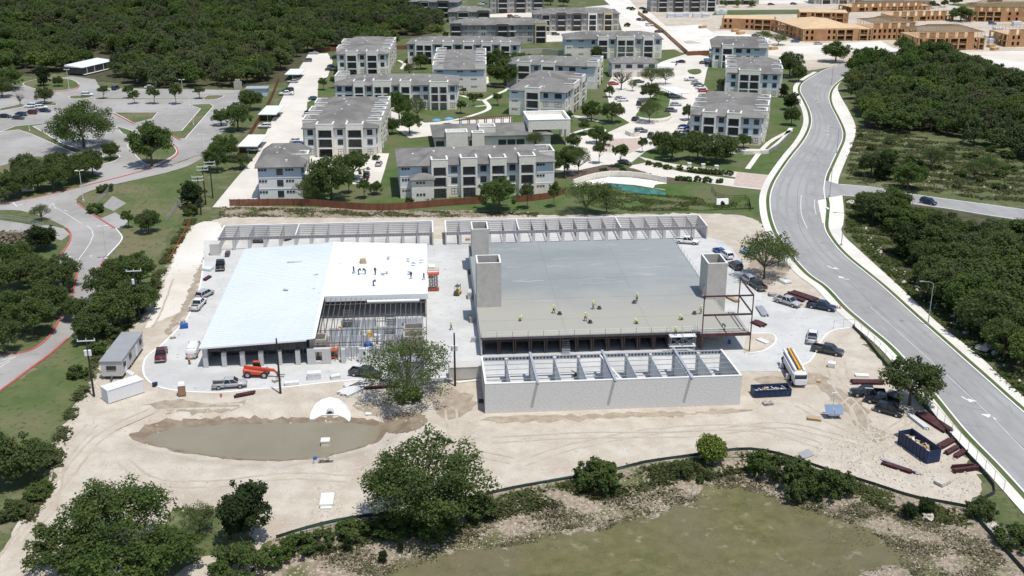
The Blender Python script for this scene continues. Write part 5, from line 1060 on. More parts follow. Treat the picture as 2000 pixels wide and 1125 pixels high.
for k, (kd, x, y, w_, h_) in enumerate(SCRUB):
    T(kd, x, y, w_, h_, '%s in the scrub %s, %s from the road' % ({'oak': 'green oak', 'juniper': 'dark juniper', 'sparse': 'thin grey-green tree'}[kd], 'above the side street' if k < 7 else 'below the side street', ['first', 'second', 'third', 'fourth', 'fifth', 'sixth', 'seventh', 'eighth', 'ninth', 'tenth', 'eleventh', 'twelfth', 'thirteenth', 'fourteenth', 'fifteenth', 'sixteenth', 'seventeenth', 'eighteenth', 'nineteenth', 'twentieth', 'twenty-first', 'twenty-second', 'twenty-third', 'twenty-fourth'][sum(1 for q in SCRUB if q[1] < x and (q[2] < 380) == (y < 380))]), group=gs)
for k in range(26):
    x = 1680 + (k * 97) % 310; y = 268 + (k * 41) % 85 + (x - 1680) * .09
    if y < 372 + (x - 1640) * .12 - 18: T(['bush', 'bush', 'sparse'][k % 3], x, y, 2.2 + (k % 4) * .9, 1.6 + (k % 3) * .7, 'low shrub in the open scrub above the side street', group='low shrubs of the open scrub')
# woods: the nearest ones as trees of their own, the rest as one mass
def scatter(poly, sp_, n_try, r, keep=None):
    A = np.array(poly); lo, hi = A.min(0), A.max(0); P = r.rand(n_try, 2) * (hi - lo) + lo; P = P[sdf(poly, P) < -1.5]
    out = []; cell = {}
    for p in P:
        k = (int(p[0] // sp_), int(p[1] // sp_)); ok = True
        for i in (-1, 0, 1):
            for j in (-1, 0, 1):
                for q in cell.get((k[0] + i, k[1] + j), ()):
                    if (q[0] - p[0]) ** 2 + (q[1] - p[1]) ** 2 < sp_ * sp_: ok = False
        if ok: out.append(p); cell.setdefault(k, []).append(p)
    return out
rw = np.random.RandomState(5)
WL = W([(-40, 150), (40, 142), (130, 143), (150, 134), (215, 128), (240, 168), (330, 172), (440, 173), (480, 168), (525, 160), (545, 150), (590, 118), (600, 104), (655, 100), (760, 94), (800, 84), (868, 70), (862, 44), (790, 14), (790, -30), (-200, -30)])
cleared = [W([(225, 48), (300, 33), (385, 20), (440, 15), (440, 20), (330, 38), (240, 54)])]
WR = W([(1664, 136), (1690, 122), (1735, 124), (1775, 116), (1830, 112), (1870, 125), (1905, 145), (1990, 165), (2060, 180), (2060, 330), (1960, 300), (1890, 285), (1820, 262), (1760, 262), (1700, 250), (1680, 215), (1664, 180)])
WR2 = W([(1830, 520), (1900, 470), (2050, 520), (2080, 760), (1990, 730), (1900, 655), (1840, 590), (1790, 540)])
pl = [p for p in scatter(WL, 6.8, 16000, rw) if math.sin(p[0] * .045 + 1.7 * math.sin(p[1] * .03)) + math.sin(p[1] * .07 + p[0] * .02) > -1.45]; pl = [p for p, d in zip(pl, sdf(cleared[0], pl)) if d > 0]; pr = scatter(WR, 6.0, 5000, rw); pr2 = scatter(WR2, 5.5, 1200, rw)
pl.sort(key=lambda p: p[1]); pr.sort(key=lambda p: p[1])
pr_i = pr[:85]; pl_i = pl[:130]
for p in pl_i: T('forest', 0, 0, rw.uniform(6, 12.5), rw.uniform(5.5, 11), 'live oak in the near edge of the dense wood behind the school', group='trees of the wood behind the school', loc=(p[0], p[1], 0))
for p in pr_i: T('forest', 0, 0, rw.uniform(6, 11.5), rw.uniform(5.5, 10), 'live oak in the near part of the dense wood inside the road bend', group='trees of the wood inside the road bend', loc=(p[0], p[1], 0))
for p in pr2[:24]: T('forest', 0, 0, rw.uniform(7, 9), rw.uniform(6.5, 8), 'live oak in the wood at the right edge below the side street', group='trees of the wood at the right edge', loc=(p[0], p[1], 0))
def wood_mass(name, label, pts):
    if not len(pts): return
    for i in range(6):   # hidden sources of the instances
        if ('gn', i) not in _mc:
            V = PROTO['forest'][i][0]; o = bpy.data.objects.new('wood_source', V); _mc[('gn', i)] = o
    me = bpy.data.meshes.new(name); me.from_pydata([(float(p[0]), float(p[1]), 0) for p in pts], [], []); o = put(name, me); tag(o, label, 'wood', None, 'stuff')
    ng = bpy.data.node_groups.new(name, 'GeometryNodeTree'); ng.interface.new_socket('Geometry', in_out='INPUT', socket_type='NodeSocketGeometry'); ng.interface.new_socket('Geometry', in_out='OUTPUT', socket_type='NodeSocketGeometry')
    N = ng.nodes; L = ng.links; gi = N.new('NodeGroupInput'); go = N.new('NodeGroupOutput'); iop = N.new('GeometryNodeInstanceOnPoints'); j = N.new('GeometryNodeJoinGeometry')
    for i in range(6):
        oi = N.new('GeometryNodeObjectInfo'); oi.inputs['Object'].default_value = _mc[('gn', i)]; g2 = N.new('GeometryNodeGeometryToInstance'); L.new(oi.outputs['Geometry'], g2.inputs[0]); L.new(g2.outputs[0], j.inputs[0])
    L.new(gi.outputs[0], iop.inputs['Points']); L.new(j.outputs[0], iop.inputs['Instance']); iop.inputs['Pick Instance'].default_value = True
    rv = N.new('FunctionNodeRandomValue'); rv.data_type = 'FLOAT_VECTOR'; rv.inputs[0].default_value = (.65, .65, .65); rv.inputs[1].default_value = (1.25, 1.25, 1.4); L.new(rv.outputs[0], iop.inputs['Scale'])
    rr_ = N.new('FunctionNodeRandomValue'); rr_.data_type = 'FLOAT_VECTOR'; rr_.inputs[0].default_value = (0, 0, 0); rr_.inputs[1].default_value = (.1, .1, 6.28); rr_.inputs['Seed'].default_value = 3; L.new(rr_.outputs[0], iop.inputs['Rotation'])
    L.new(iop.outputs[0], go.inputs[0]); md = o.modifiers.new('wood', 'NODES'); md.node_group = ng
far = [p for p in scatter(W([(-60, -30), (860, -30), (960, -60), (900, -140), (-300, -140)]), 8, 5000, rw)]
wood_mass('dense_wood', 'dense dark green wood filling the upper left behind the nearest trees', pl[130:] + far)
wood_mass('dense_wood', 'deeper part of the dense wood inside the road bend', pr[85:] + pr2[24:])
wood_mass('distant_wood', 'line of far trees at the top edge beyond the grey apartment blocks', [p for p in scatter(W([(880, -8), (1250, -14), (2100, -20), (2300, -60), (880, -60)]), 9, 1200, rw)])
for k, (x, y) in enumerate([(1045, 8), (1075, 10), (1100, 12), (1022, 12)]): T('forest', x, y, 8, 7, 'tree between the grey far blocks at the top edge', group='trees between the grey far blocks')
for k, (x, y) in enumerate([(1845, 14), (1862, 10), (1872, 8), (1820, 16), (1935, 10), (1950, 8), (1412, 14), (1440, 14), (1467, 14)]): T('forest', x, y, 5, 5, 'small dark tree along the far road at the top right', group='trees along the far road')
for k, (x, y) in enumerate([(860, 236 + 40), (905, 60), (870, 70), (1225, 52), (1235, 20), (1260, 26)]): T('bush', x, y, 3.5, 2.5, 'small shrub beside a far drive', group='shrubs beside far drives')
# clipped hedge shrubs of the entrance and block fronts
for k, (x, y) in enumerate([(1267, 322), (1285, 326), (1304, 330), (1328, 332), (1350, 336), (1362, 337), (1375, 338), (1385, 339), (1400, 340), (1412, 341), (1425, 342), (1330, 352), (1345, 354), (1363, 354), (1382, 356), (1405, 357), (1235, 342), (1252, 345), (1268, 348), (1218, 338), (1180, 338), (1060, 332), (930, 392), (840, 392), (800, 396), (735, 312), (715, 310), (928, 190), (938, 190), (918, 190)]): T('bush', x, y, 2.2 + (k % 3) * .4, 1.6, 'clipped round shrub in a planting bed of the apartment grounds', group='clipped shrubs of the apartment grounds')
for k, (x, y, w_, h_, lb) in enumerate([(640, 240, 5, 6, 'small tree on the left side of the deep limestone block'), (655, 172, 4, 5, 'small tree at the left end of the third-row block'), (760, 205, 5, 7, 'tree before the middle of the third-row block'), (830, 212, 4.5, 7, 'tree before the right bays of the third-row block'), (905, 186, 3, 3, 'little tree at the blue end wall'), (1062, 240, 4, 5, 'small tree at the angled block corner'), (1110, 236, 4, 4, 'small tree below the angled block'), (1140, 262, 5, 5, 'small tree behind the portico walk'), (1325, 290, 5, 5, 'small tree by the entrance wall hedge'), (1345, 235, 5, 6, 'small tree at the left wall of the near right-hand block'), (1410, 178, 4, 5, 'small tree at the left wall of the middle right block'), (1235, 178, 4, 5, 'small tree in the court below the carriage house'), (1190, 190, 4, 5, 'small tree on the verge of the angled block'), (945, 128, 6, 7, 'tree behind the end-on block'), (800, 150, 5, 6, 'tree at the left of the end-on block'), (1085, 200, 5, 5, 'tree behind the angled block'), (1105, 130, 6, 6, 'tree between the middle blocks'), (870, 262, 4, 4, 'little tree at the terrace'), (735, 380, 4, 4, 'little tree at the left wall of the long near block'), (1060, 315, 4, 4, 'little tree behind the long near block')]): T(['oak', 'young', 'sparse'][k % 3], x, y, w_, h_, lb)
# ------------------------------------------------------------------ loose stones and weeds
def stones(name, label, poly, n, smin, smax, mat, seed, zoff=.02):
    r = np.random.RandomState(seed); A = np.array(poly); lo, hi = A.min(0), A.max(0); P = r.rand(n * 3, 2) * (hi - lo) + lo; P = P[sdf(poly, P) < -.3][:n]; n = len(P)
    z = hN(P); s = smin + (smax - smin) * r.rand(n) ** 4; base = np.array([(1, 0, 0), (-.5, .87, 0), (-.5, -.87, 0), (.1, .1, .75), (.6, .55, .45), (-.6, -.1, .5)])
    Fc = np.array([(0, 4, 3), (4, 1, 3), (1, 5, 3), (5, 2, 3), (2, 0, 3), (0, 1, 4), (1, 2, 5)])
    a = r.rand(n) * 6.28; c, sn = np.cos(a), np.sin(a); B = base[None] * (s[:, None, None] * r.uniform(.6, 1.3, (n, 1, 3)))
    X = B[..., 0] * c[:, None] - B[..., 1] * sn[:, None] + P[:, :1]; Y = B[..., 0] * sn[:, None] + B[..., 1] * c[:, None] + P[:, 1:2]; Z = B[..., 2] + z[:, None] + zoff
    V = np.stack([X, Y, Z], -1).reshape(-1, 3); F_ = (Fc[None] + (np.arange(n) * 6)[:, None, None]).reshape(-1, 3)
    return tag(put(name, np_mesh(name, V, F_, mat)), label, 'stones', None, 'stuff')
def weeds(name, label, poly, n, h, mat, seed, wid=.35):
    r = np.random.RandomState(seed); A = np.array(poly); lo, hi = A.min(0), A.max(0); P = r.rand(n * 4, 2) * (hi - lo) + lo; P = P[sdf(poly, P) < 0]
    nz = np.sin(P[:, 0] * .55 + np.cos(P[:, 1] * .43) * 2) + np.sin(P[:, 1] * .8 + P[:, 0] * .21) ; P = P[nz + r.normal(0, .7, len(P)) > .15][:n]; n = len(P); z = hN(P); V = []
    for k in range(4):
        a = r.rand(n) * 6.28; d = np.stack([np.cos(a), np.sin(a)], 1) * wid * r.uniform(.4, 1.2, (n, 1)); hh = h * r.uniform(.15, .6, n); o = r.normal(0, wid * .9, (n, 2)); l = r.normal(0, 1, (n, 2)); l *= (h * r.uniform(.5, 1.2, n) / np.maximum(np.hypot(l[:, 0], l[:, 1]), .1))[:, None]; p = P + o
        q = lambda xy, zz: np.concatenate([xy, (z + zz)[:, None]], 1)
        V.append(np.stack([q(p - d, -.05 + 0 * hh), q(p + d, -.05 + 0 * hh), q(p + d * .5 + l, hh), q(p - d * .6 + l, hh)], 1))
    V = np.concatenate(V).reshape(-1, 3); return tag(put(name, np_mesh(name, V, np.arange(len(V)).reshape(-1, 4), mat)), label, 'weeds', None, 'stuff')
stones('loose_stones', 'small pale stones scattered over the construction dirt', DIRT, 9000, .03, .30, 'rock_pale', 1)
stones('loose_stones', 'thicker scatter of pale stones at the right corner of the dirt', W([(1560, 880), (1700, 830), (1860, 880), (1920, 950), (1880, 985), (1700, 935)]), 2600, .04, .40, 'rock_pale', 2)
stones('loose_stones', 'white rubble around the concrete block below the pond', W([(610, 950), (660, 945), (680, 1000), (640, 1015), (605, 1012)]), 900, .05, .3, 'rock_pale', 3)
ROCKY = W([(560, 1100), (620, 1060), (760, 1045), (900, 1010), (1000, 985), (1150, 965), (1300, 935), (1440, 915), (1560, 960), (1680, 985), (1800, 1010), (1920, 1050), (1990, 1125), (1780, 1125), (1720, 1050), (1560, 990), (1440, 950), (1320, 990), (1150, 1045), (900, 1080), (700, 1140)])
stones('rubble', 'broken pale limestone rubble on the embankment slope', ROCKY, 5000, .04, .26, 'rock_tan', 4)
stones('rubble', 'pale stones at the foot of the left track edge', W([(70, 1010), (110, 930), (130, 830), (200, 700), (230, 665), (215, 720), (150, 830), (120, 935), (60, 1030)]), 900, .08, .5, 'rock_pale', 6)
weeds('dry_weeds', 'dry straw-coloured weeds over the rocky embankment', ROCKY, 12000, .32, 'leaf_dry', 7, .16)
weeds('green_weeds', 'olive weeds between the rubble of the embankment', ROCKY, 3500, .4, 'leaf_weed', 17, .2)
weeds('grass_tufts', 'rough tufts of the grass field in the foreground', W(FIELD_PX), 9000, .16, 'leaf_weed', 18, .10)
SB = offset_line(SILT, -1.0); SB2 = offset_line(SILT, -5.5)
weeds('green_weeds', 'green weeds and scrub just below the silt fence', SB + SB2[::-1], 9000, .6, 'leaf_weed', 8, .28)
weeds('green_weeds', 'weeds on the bank edge left of the construction track', W([(60, 1020), (110, 940), (140, 830), (200, 690), (300, 590), (340, 490), (385, 425), (365, 430), (320, 500), (280, 590), (190, 690), (120, 830), (80, 930), (20, 1020)]), 5000, .6, 'leaf_weed', 9, .28)
weeds('green_weeds', 'tufts in the scrubby strip before the back storage rows', W([(430, 404), (760, 411), (1050, 415), (1050, 424), (430, 424)]), 3000, .4, 'leaf_weed', 10, .22)
weeds('green_weeds', 'long grass of the basin and its edge', W([(1130, 395), (1200, 372), (1300, 370), (1460, 385), (1470, 408), (1200, 412)]), 3000, .4, 'leaf_weed', 13, .22)
weeds('dry_weeds', 'patches of dry grass in the scrub right of the road', W([(1672, 250), (1760, 262), (1900, 285), (2050, 310), (2050, 400), (1960, 395), (1700, 360), (1655, 355), (1660, 300)]), 1500, .4, 'leaf_dry', 21, .25)
weeds('green_weeds', 'low shrubs and weeds of the scrub right of the road', W([(1672, 250), (1760, 262), (1900, 285), (2050, 310), (2050, 400), (1960, 395), (1700, 360), (1655, 355), (1660, 300)]), 5000, .7, 'leaf_weed', 11, .35)
weeds('green_weeds', 'weeds on the roadside bank below the side street', W([(1655, 390), (1700, 392), (1760, 440), (1830, 540), (1900, 640), (2000, 740), (2040, 790), (1990, 770), (1900, 685), (1760, 560), (1690, 490), (1655, 450)]), 6000, .7, 'leaf_weed', 12, .35)
stones('rubble', 'pale limestone outcrops in the scrub right of the road', W([(1660, 290), (1720, 270), (2050, 320), (2050, 400), (1960, 390), (1700, 355)]), 220, .1, .6, 'rock_tan', 14)
stones('rubble', 'pale rocks on the roadside bank at the right', W([(1690, 440), (1760, 520), (1850, 600), (1990, 720), (2000, 760), (1880, 660), (1800, 590), (1680, 470)]), 420, .1, .7, 'rock_pale', 15)
for k, (px, py, s) in enumerate([(1662, 397, 1.0), (1918, 684, 1.3), (1942, 692, .7), (1937, 1032, .9), (1812, 1012, .8), (1570, 888, .5)]):
    r = np.random.RandomState(k); bm = bmesh.new(); bmesh.ops.create_icosphere(bm, subdivisions=2, radius=s)
    for v in bm.verts: v.co *= 1 + .22 * r.randn(); v.co.z *= .6
    me = bpy.data.meshes.new('boulder'); bm.to_mesh(me); bm.free(); me.materials.append(M['rock_pale']); p = G(px, py)
    tag(put('boulder', me, None, (p[0], p[1], p[2] + s * .3)), ['pale boulder beside the side street mouth', 'large pale boulder on the bank right of the road', 'smaller pale boulder next to the large one on the bank', 'pale boulder by the fence at the bottom right', 'pale boulder between the two small round junipers', 'small pale stone near the grey board'][k], 'boulder', 'pale boulders along the roadside')

# ------------------------------------------------------------------ vehicles
def loft(st_, n=10):
    """st_: stations (x, half width, z low, z high) -> rounded box body along x"""
    mb = MB(); o = 0
    def ring(x, hw, z0, z1):
        zc = (z0 + z1) / 2; hh = (z1 - z0) / 2; R = []
        for k in range(n):
            a = 2 * math.pi * (k + .5) / n; c, s = math.cos(a), math.sin(a)
            R.append((x, hw * math.copysign(abs(c) ** .38, c), zc + hh * math.copysign(abs(s) ** .38, s)))
        return R
    for s in st_: mb.v += ring(*s)
    for i in range(len(st_) - 1):
        for k in range(n): mb.f.append((i * n + k, (i + 1) * n + k, (i + 1) * n + (k + 1) % n, i * n + (k + 1) % n)); mb.m.append(0)
    mb.f.append(tuple(range(n))); mb.m.append(0); e = (len(st_) - 1) * n; mb.f.append(tuple(range(e, e + n))[::-1]); mb.m.append(0)
    return mb
def green(xb0, xb1, xt0, xt1, wb, wt, z0, z1):
    return MB().hexa([(xb0, -wb, z0), (xb1, -wb, z0), (xb1, wb, z0), (xb0, wb, z0)], [(xt0, -wt, z1), (xt1, -wt, z1), (xt1, wt, z1), (xt0, wt, z1)])
def pillars(xb0, xb1, xt0, xt1, wb, wt, z0, z1, mids=()):
    out = []; e = .012
    for s in (-1, 1):
        for fb, ft in ((0, 0), (1, 1)) + tuple((m_, m_) for m_ in mids):
            b = (xb0 + (xb1 - xb0) * fb, s * (wb + e), z0); t = (xt0 + (xt1 - xt0) * ft, s * (wt + e), z1); out.append(MB().bar(b, t, .09, .06).mesh('pillar', 'car_paint'))
    return out
def wheel_mesh(r, w):
    mb = MB(); mb.tube([(0, -w / 2, 0), (0, w / 2, 0)], r, 14); mb.tube([(0, -w / 2 - .012, 0), (0, w / 2 + .012, 0)], r * .58, 10, 1); return mb.mesh('wheel', ['tyre', 'rim'])
VEH = {}
def vdef(kind, body, g, roof, wheels, wr, lights, extra=(), mids=(.5,)):
    xf, xr, yw, zf, zr = lights; d = dict(body=body.mesh('body', 'car_paint', True), windows=green(*g).mesh('windows', 'car_glass'), pillar=pillars(*g, mids), roof=roof.mesh('roof', 'car_paint'), wheel=wheel_mesh(wr, .24), wheels=wheels, lights=lights, extra=extra, wr=wr)
    d['head'] = MB().box(-.05, .05, -.2, .2, -.08, .08).mesh('headlight', 'headlight'); d['tail'] = MB().box(-.04, .04, -.16, .16, -.1, .1).mesh('taillight', 'taillight'); VEH[kind] = d
vdef('sedan', loft([(-2.36, .62, .42, .80), (-2.3, .80, .32, .95), (-1.6, .9, .24, 1.0), (0, .91, .22, .99), (1.1, .9, .24, .96), (1.9, .87, .28, .84), (2.28, .76, .34, .72), (2.36, .6, .4, .64)]), (-1.95, 1.05, -1.25, .25, .80, .60, .95, 1.40), MB().hexa([(-1.3, -.61, 1.40), (.3, -.61, 1.40), (.3, .61, 1.40), (-1.3, .61, 1.40)], [(-1.1, -.52, 1.45), (.1, -.52, 1.45), (.1, .52, 1.45), (-1.1, .52, 1.45)]), [(-1.45, .82), (1.42, .82)], .33, (2.3, -2.33, .6, .62, .78))
vdef('suv', loft([(-2.36, .72, .45, 1.0), (-2.3, .86, .36, 1.08), (-1.5, .94, .3, 1.12), (0, .95, .28, 1.10), (1.2, .94, .3, 1.06), (2.0, .9, .34, .98), (2.32, .78, .42, .84)]), (-2.25, 1.15, -1.95, .45, .86, .70, 1.06, 1.68), MB().hexa([(-2.0, -.71, 1.68), (.5, -.71, 1.68), (.5, .71, 1.68), (-2.0, .71, 1.68)], [(-1.85, -.62, 1.76), (.3, -.62, 1.76), (.3, .62, 1.76), (-1.85, .62, 1.76)]), [(-1.42, .84), (1.42, .84)], .37, (2.28, -2.33, .64, .76, .95), mids=(.35, .68))
b_ = loft([(-.9, .98, .45, 1.2), (-.2, 1.0, .42, 1.2), (1.2, 1.0, .42, 1.18), (1.5, 1.0, .42, 1.16), (2.5, .97, .45, 1.08), (2.85, .88, .5, .98), (2.92, .75, .55, .9)])
b_.box(-2.92, -.85, -1.0, 1.0, .5, .72); b_.box(-2.92, -.85, -1.0, -.9, .72, 1.2); b_.box(-2.92, -.85, .9, 1.0, .72, 1.2); b_.box(-2.92, -2.82, -.9, .9, .72, 1.18)
vdef('pickup', b_, (-.95, 1.5, -.75, .75, .93, .76, 1.16, 1.80), MB().hexa([(-.8, -.77, 1.80), (.8, -.77, 1.80), (.8, .77, 1.80), (-.8, .77, 1.80)], [(-.65, -.66, 1.88), (.6, -.66, 1.88), (.6, .66, 1.88), (-.65, .66, 1.88)]), [(-1.85, .9), (1.85, .9)], .42, (2.86, -2.93, .72, .85, 1.0), (('bed_floor', 'bumper', MB().box(-2.8, -.92, -.88, .88, .725, .76)), ('bumper', 'rim', MB().box(-3.08, -2.94, -.95, .95, .5, .66)), ('bumper', 'rim', MB().box(2.93, 3.04, -.9, .9, .5, .68))))
b_ = loft([(-2.75, .9, .4, 2.0), (-2.6, .98, .35, 2.15), (0, 1.0, .33, 2.2), (1.3, 1.0, .33, 2.12), (1.5, 1.0, .35, 1.9), (2.2, .98, .38, 1.2), (2.75, .88, .45, 1.0)])
vdef('van', b_, (.5, 2.0, .55, 1.42, 1.012, .92, 1.22, 2.05), MB().box(-2.4, 1.1, -.72, .72, 2.2, 2.25), [(-1.7, .9), (1.75, .9)], .38, (2.7, -2.76, .7, .85, 1.2))
CLR = dict(black=(.012, .012, .014), white=(.78, .78, .77), silver=(.42, .43, .44), grey=(.14, .145, .15), charcoal=(.045, .048, .052), navy=(.015, .025, .065), blue=(.03, .09, .30), red=(.36, .015, .02), maroon=(.13, .012, .02), teal=(.05, .12, .13), tan=(.36, .31, .24))
def car(kind, color, px, py, head, label, group=None, name=None, z=.07):
    d = VEH[kind]; p = G(px, py); c = CLR[color]
    t = thing(name or {'pickup': 'pickup_truck', 'van': 'van', 'suv': 'parked_car', 'sedan': 'parked_car'}[kind], label, {'pickup': 'truck', 'van': 'van'}.get(kind, 'car'), (p[0], p[1], p[2] + z), math.radians(PA(px, py, head) if isinstance(head, tuple) else head), group)
    for k in ('body', 'roof'): put(k, d[k], t, color=c)
    for pm in d['pillar']: put('pillar', pm, t, color=c)
    put('windows', d['windows'], t)
    for x, y in d['wheels']:
        for s in (-1, 1): put('wheel', d['wheel'], t, (x, s * y, d['wr']))
    xf, xr, yw, zf, zr = d['lights']
    for s in (-1, 1): put('headlight', d['head'], t, (xf, s * yw, zf)); put('taillight', d['tail'], t, (xr, s * (yw + .1), zr))
    for n_, m_, mb in d['extra']: put(n_, cached((kind, n_, id(mb)), lambda: mb.mesh(n_, m_)), t)
    return t
# site vehicles
car('pickup', 'maroon', 316, 698, (6, -32), 'maroon pickup with open bed parked on the concrete loop')
car('van', 'white', 379, 692, (17, -40), 'white work van with open rear beside the front columns')
car('suv', 'silver', 401, 580, (22, -12), 'silver estate car behind the white pickup on the left kerb')
car('pickup', 'white', 388, 600, (18, -20), 'white pickup on the left kerb of the site paving')
car('pickup', 'silver', 449, 757, (54, -4), 'old silver pickup at the front kerb of the loop')
car('pickup', 'charcoal', 714, 735, (61, 8), 'charcoal grey pickup on the paving before the sparse oak')
car('pickup', 'black', 431, 523, (2, -25), 'black pickup with white load on the left side paving'); car('sedan', 'charcoal', 506, 474, 178, 'dark car half hidden behind the white roof')
car('pickup', 'silver', 1538, 595, (48, 15), 'silver-grey crew-cab pickup beside the steel beams'); car('pickup', 'navy', 1604, 604, (50, 9), 'dark navy pickup nearest the road at the site entrance')
car('pickup', 'white', 1586, 664, (4, -32), 'white pickup seen from behind on the entrance concrete'); car('pickup', 'charcoal', 1616, 690, (60, 12), 'charcoal pickup with loaded bed on the dirt by the entrance')
car('pickup', 'black', 1694, 774, (-60, -4), 'black pickup under the thin roadside oak'); car('suv', 'black', 1737, 808, (66, 18), 'long black SUV parked in the open below the roadside oak')
car('pickup', 'white', 1341, 476, (40, 3), 'white pickup with tools parked at the back right of the deck'); car('suv', 'white', 1418, 503, (-25, -17), 'white car first in the row right of the deck'); car('suv', 'charcoal', 1436, 524, (-22, -16), 'dark car second in the row right of the deck'); car('suv', 'silver', 1460, 550, (-27, -19), 'light grey car third in the row right of the deck'); car('sedan', 'blue', 1405, 495, (-25, -17), 'small blue car almost hidden beside the lift tower')
# school car park
for a in [('sedan', 'black', 10, 230, -12, 'black sedan at the left edge of the school car park'), ('sedan', 'navy', 43, 226, -14, 'navy sedan second in the school car park'), ('sedan', 'charcoal', 36, 233, -14, 'dark grey sedan nearest in the school car park'), ('suv', 'maroon', 61, 223, 172, 'maroon SUV in the school car park'), ('suv', 'white', 60, 210, 172, 'white SUV behind the maroon one'), ('suv', 'white', 81, 213, 12, 'white car angled beside the school verge'), ('sedan', 'navy', 88, 219, -14, 'navy car on the right of the school group'), ('suv', 'white', 171, 188, 4, 'white SUV in the school turning lane'), ('suv', 'navy', 226, 175, 80, 'dark blue car under the wood edge'), ('sedan', 'white', 294, 173, 0, 'white car under the wood edge')]: car(*a)
# apartment drives
for a in [('sedan', 'silver', 613, 106, 180, 'silver car farthest up the left drive'), ('suv', 'grey', 600, 121, 180, 'grey SUV near the top of the left drive'), ('suv', 'black', 654, 115, 180, 'black SUV beside the farthest left block'), ('sedan', 'black', 649, 132, 0, 'black sedan beside the farthest left block'), ('sedan', 'charcoal', 645, 138, 0, 'charcoal sedan beside the farthest left block'), ('sedan', 'charcoal', 580, 151, 180, 'dark car under the highest left carport'), ('sedan', 'silver', 572, 162, 180, 'silver car below the highest left carport'), ('suv', 'navy', 563, 179, 180, 'navy SUV on the left drive'), ('pickup', 'white', 560, 186, 180, 'white pickup on the left drive'), ('sedan', 'teal', 614, 195, 0, 'teal car at the drive island'), ('sedan', 'navy', 607, 222, 0, 'navy car beside the deep limestone block'), ('sedan', 'white', 603, 228, 0, 'white car beside the deep limestone block'), ('sedan', 'charcoal', 536, 228, 180, 'dark car under the middle left carport'), ('suv', 'white', 517, 250, 180, 'white SUV below the middle left carport'), ('sedan', 'white', 580, 278, 0, 'white car in front of the deep limestone block'), ('sedan', 'blue', 583, 284, 0, 'blue car in front of the deep limestone block'), ('sedan', 'black', 479, 315, 180, 'black car under the oaks near the lowest carport'), ('sedan', 'white', 495, 296, 180, 'white car under the lowest carport'),
          ('sedan', 'silver', 740, 323, 84, 'pale silver car in the front parking court'), ('suv', 'black', 716, 346, 88, 'black SUV in the front parking court'), ('sedan', 'charcoal', 1220, 321, (24, 5), 'dark grey car leaving by the entrance drive'),
          ('sedan', 'red', 1198, 166, 0, 'red car by the bare tree in the court'), ('sedan', 'silver', 1212, 195, 10, 'silver car below the bare tree'), ('sedan', 'white', 1217, 198, 10, 'white car below the bare tree'), ('suv', 'navy', 1248, 205, 75, 'navy car heading up the court lane'), ('sedan', 'charcoal', 1241, 235, 60, 'dark car waiting at the court exit'), ('suv', 'grey', 1311, 219, -14, 'grey SUV beside the court island'), ('sedan', 'silver', 1320, 207, -8, 'silver car behind the grey SUV'), ('suv', 'silver', 1318, 191, 0, 'silver SUV under the middle carport'), ('sedan', 'navy', 1329, 123, 160, 'navy car at the top of the court'), ('sedan', 'grey', 1313, 127, 160, 'grey car beside the upper carport'), ('pickup', 'white', 1350, 158, 0, 'white pickup at the head of the right-hand row'), ('sedan', 'silver', 1360, 165, 0, 'silver car in the right-hand row'), ('sedan', 'charcoal', 1365, 169, 0, 'dark car in the right-hand row'), ('sedan', 'white', 1369, 174, 0, 'white car in the right-hand row'), ('sedan', 'red', 1374, 180, 0, 'red car in the right-hand row'), ('sedan', 'black', 1381, 192, 0, 'black car in the right-hand row'), ('sedan', 'white', 1388, 200, 0, 'white car low in the right-hand row'), ('suv', 'charcoal', 1271, 268, 70, 'dark car at the entrance court'), ('sedan', 'blue', 1337, 251, 8, 'blue car in front of the near right-hand block'), ('sedan', 'white', 1334, 257, 8, 'white car in front of the near right-hand block'), ('sedan', 'black', 1325, 266, 8, 'black car nearest the entrance wall'), ('suv', 'grey', 1252, 259, 0, 'grey car behind the entrance wall'), ('sedan', 'charcoal', 1248, 162, 0, 'dark car by the carriage house garages'), ('sedan', 'charcoal', 1375, 125, 0, 'dark car below the farthest right block'),
          ('suv', 'navy', 1813, 399, (36, 9), 'dark blue hatchback driving on the side street')]: car(*a)
for k, (kd, c, px, py, hd) in enumerate([('sedan', 'black', 1250, 40, 0), ('sedan', 'navy', 1254, 41, 0), ('suv', 'white', 1268, 51, 0), ('sedan', 'black', 1286, 64, 0), ('suv', 'black', 1085, 69, 0), ('sedan', 'white', 1075, 67, 0), ('sedan', 'white', 940, 10, 0), ('sedan', 'blue', 946, 8, 0), ('suv', 'red', 998, 34, 0), ('sedan', 'white', 1010, 34, 0), ('sedan', 'black', 1230, 18, 0), ('sedan', 'black', 1255, 18, 0), ('suv', 'maroon', 1310, 33, 0), ('suv', 'black', 1830, 12, 0), ('sedan', 'charcoal', 1812, 14, 0), ('sedan', 'black', 1900, 9, 0), ('suv', 'white', 1925, 136, 0), ('sedan', 'blue', 1553, 83, 0), ('sedan', 'silver', 1598, 87, 0), ('sedan', 'charcoal', 1476, 72, 0), ('suv', 'blue', 1938, 48, -20), ('sedan', 'black', 1506, 10, 0), ('sedan', 'black', 1550, 9, 0), ('sedan', 'black', 1470, 12, 0)]): car(kd, c, px, py, hd, '%s car far off near the top of the picture' % c, 'far parked cars')
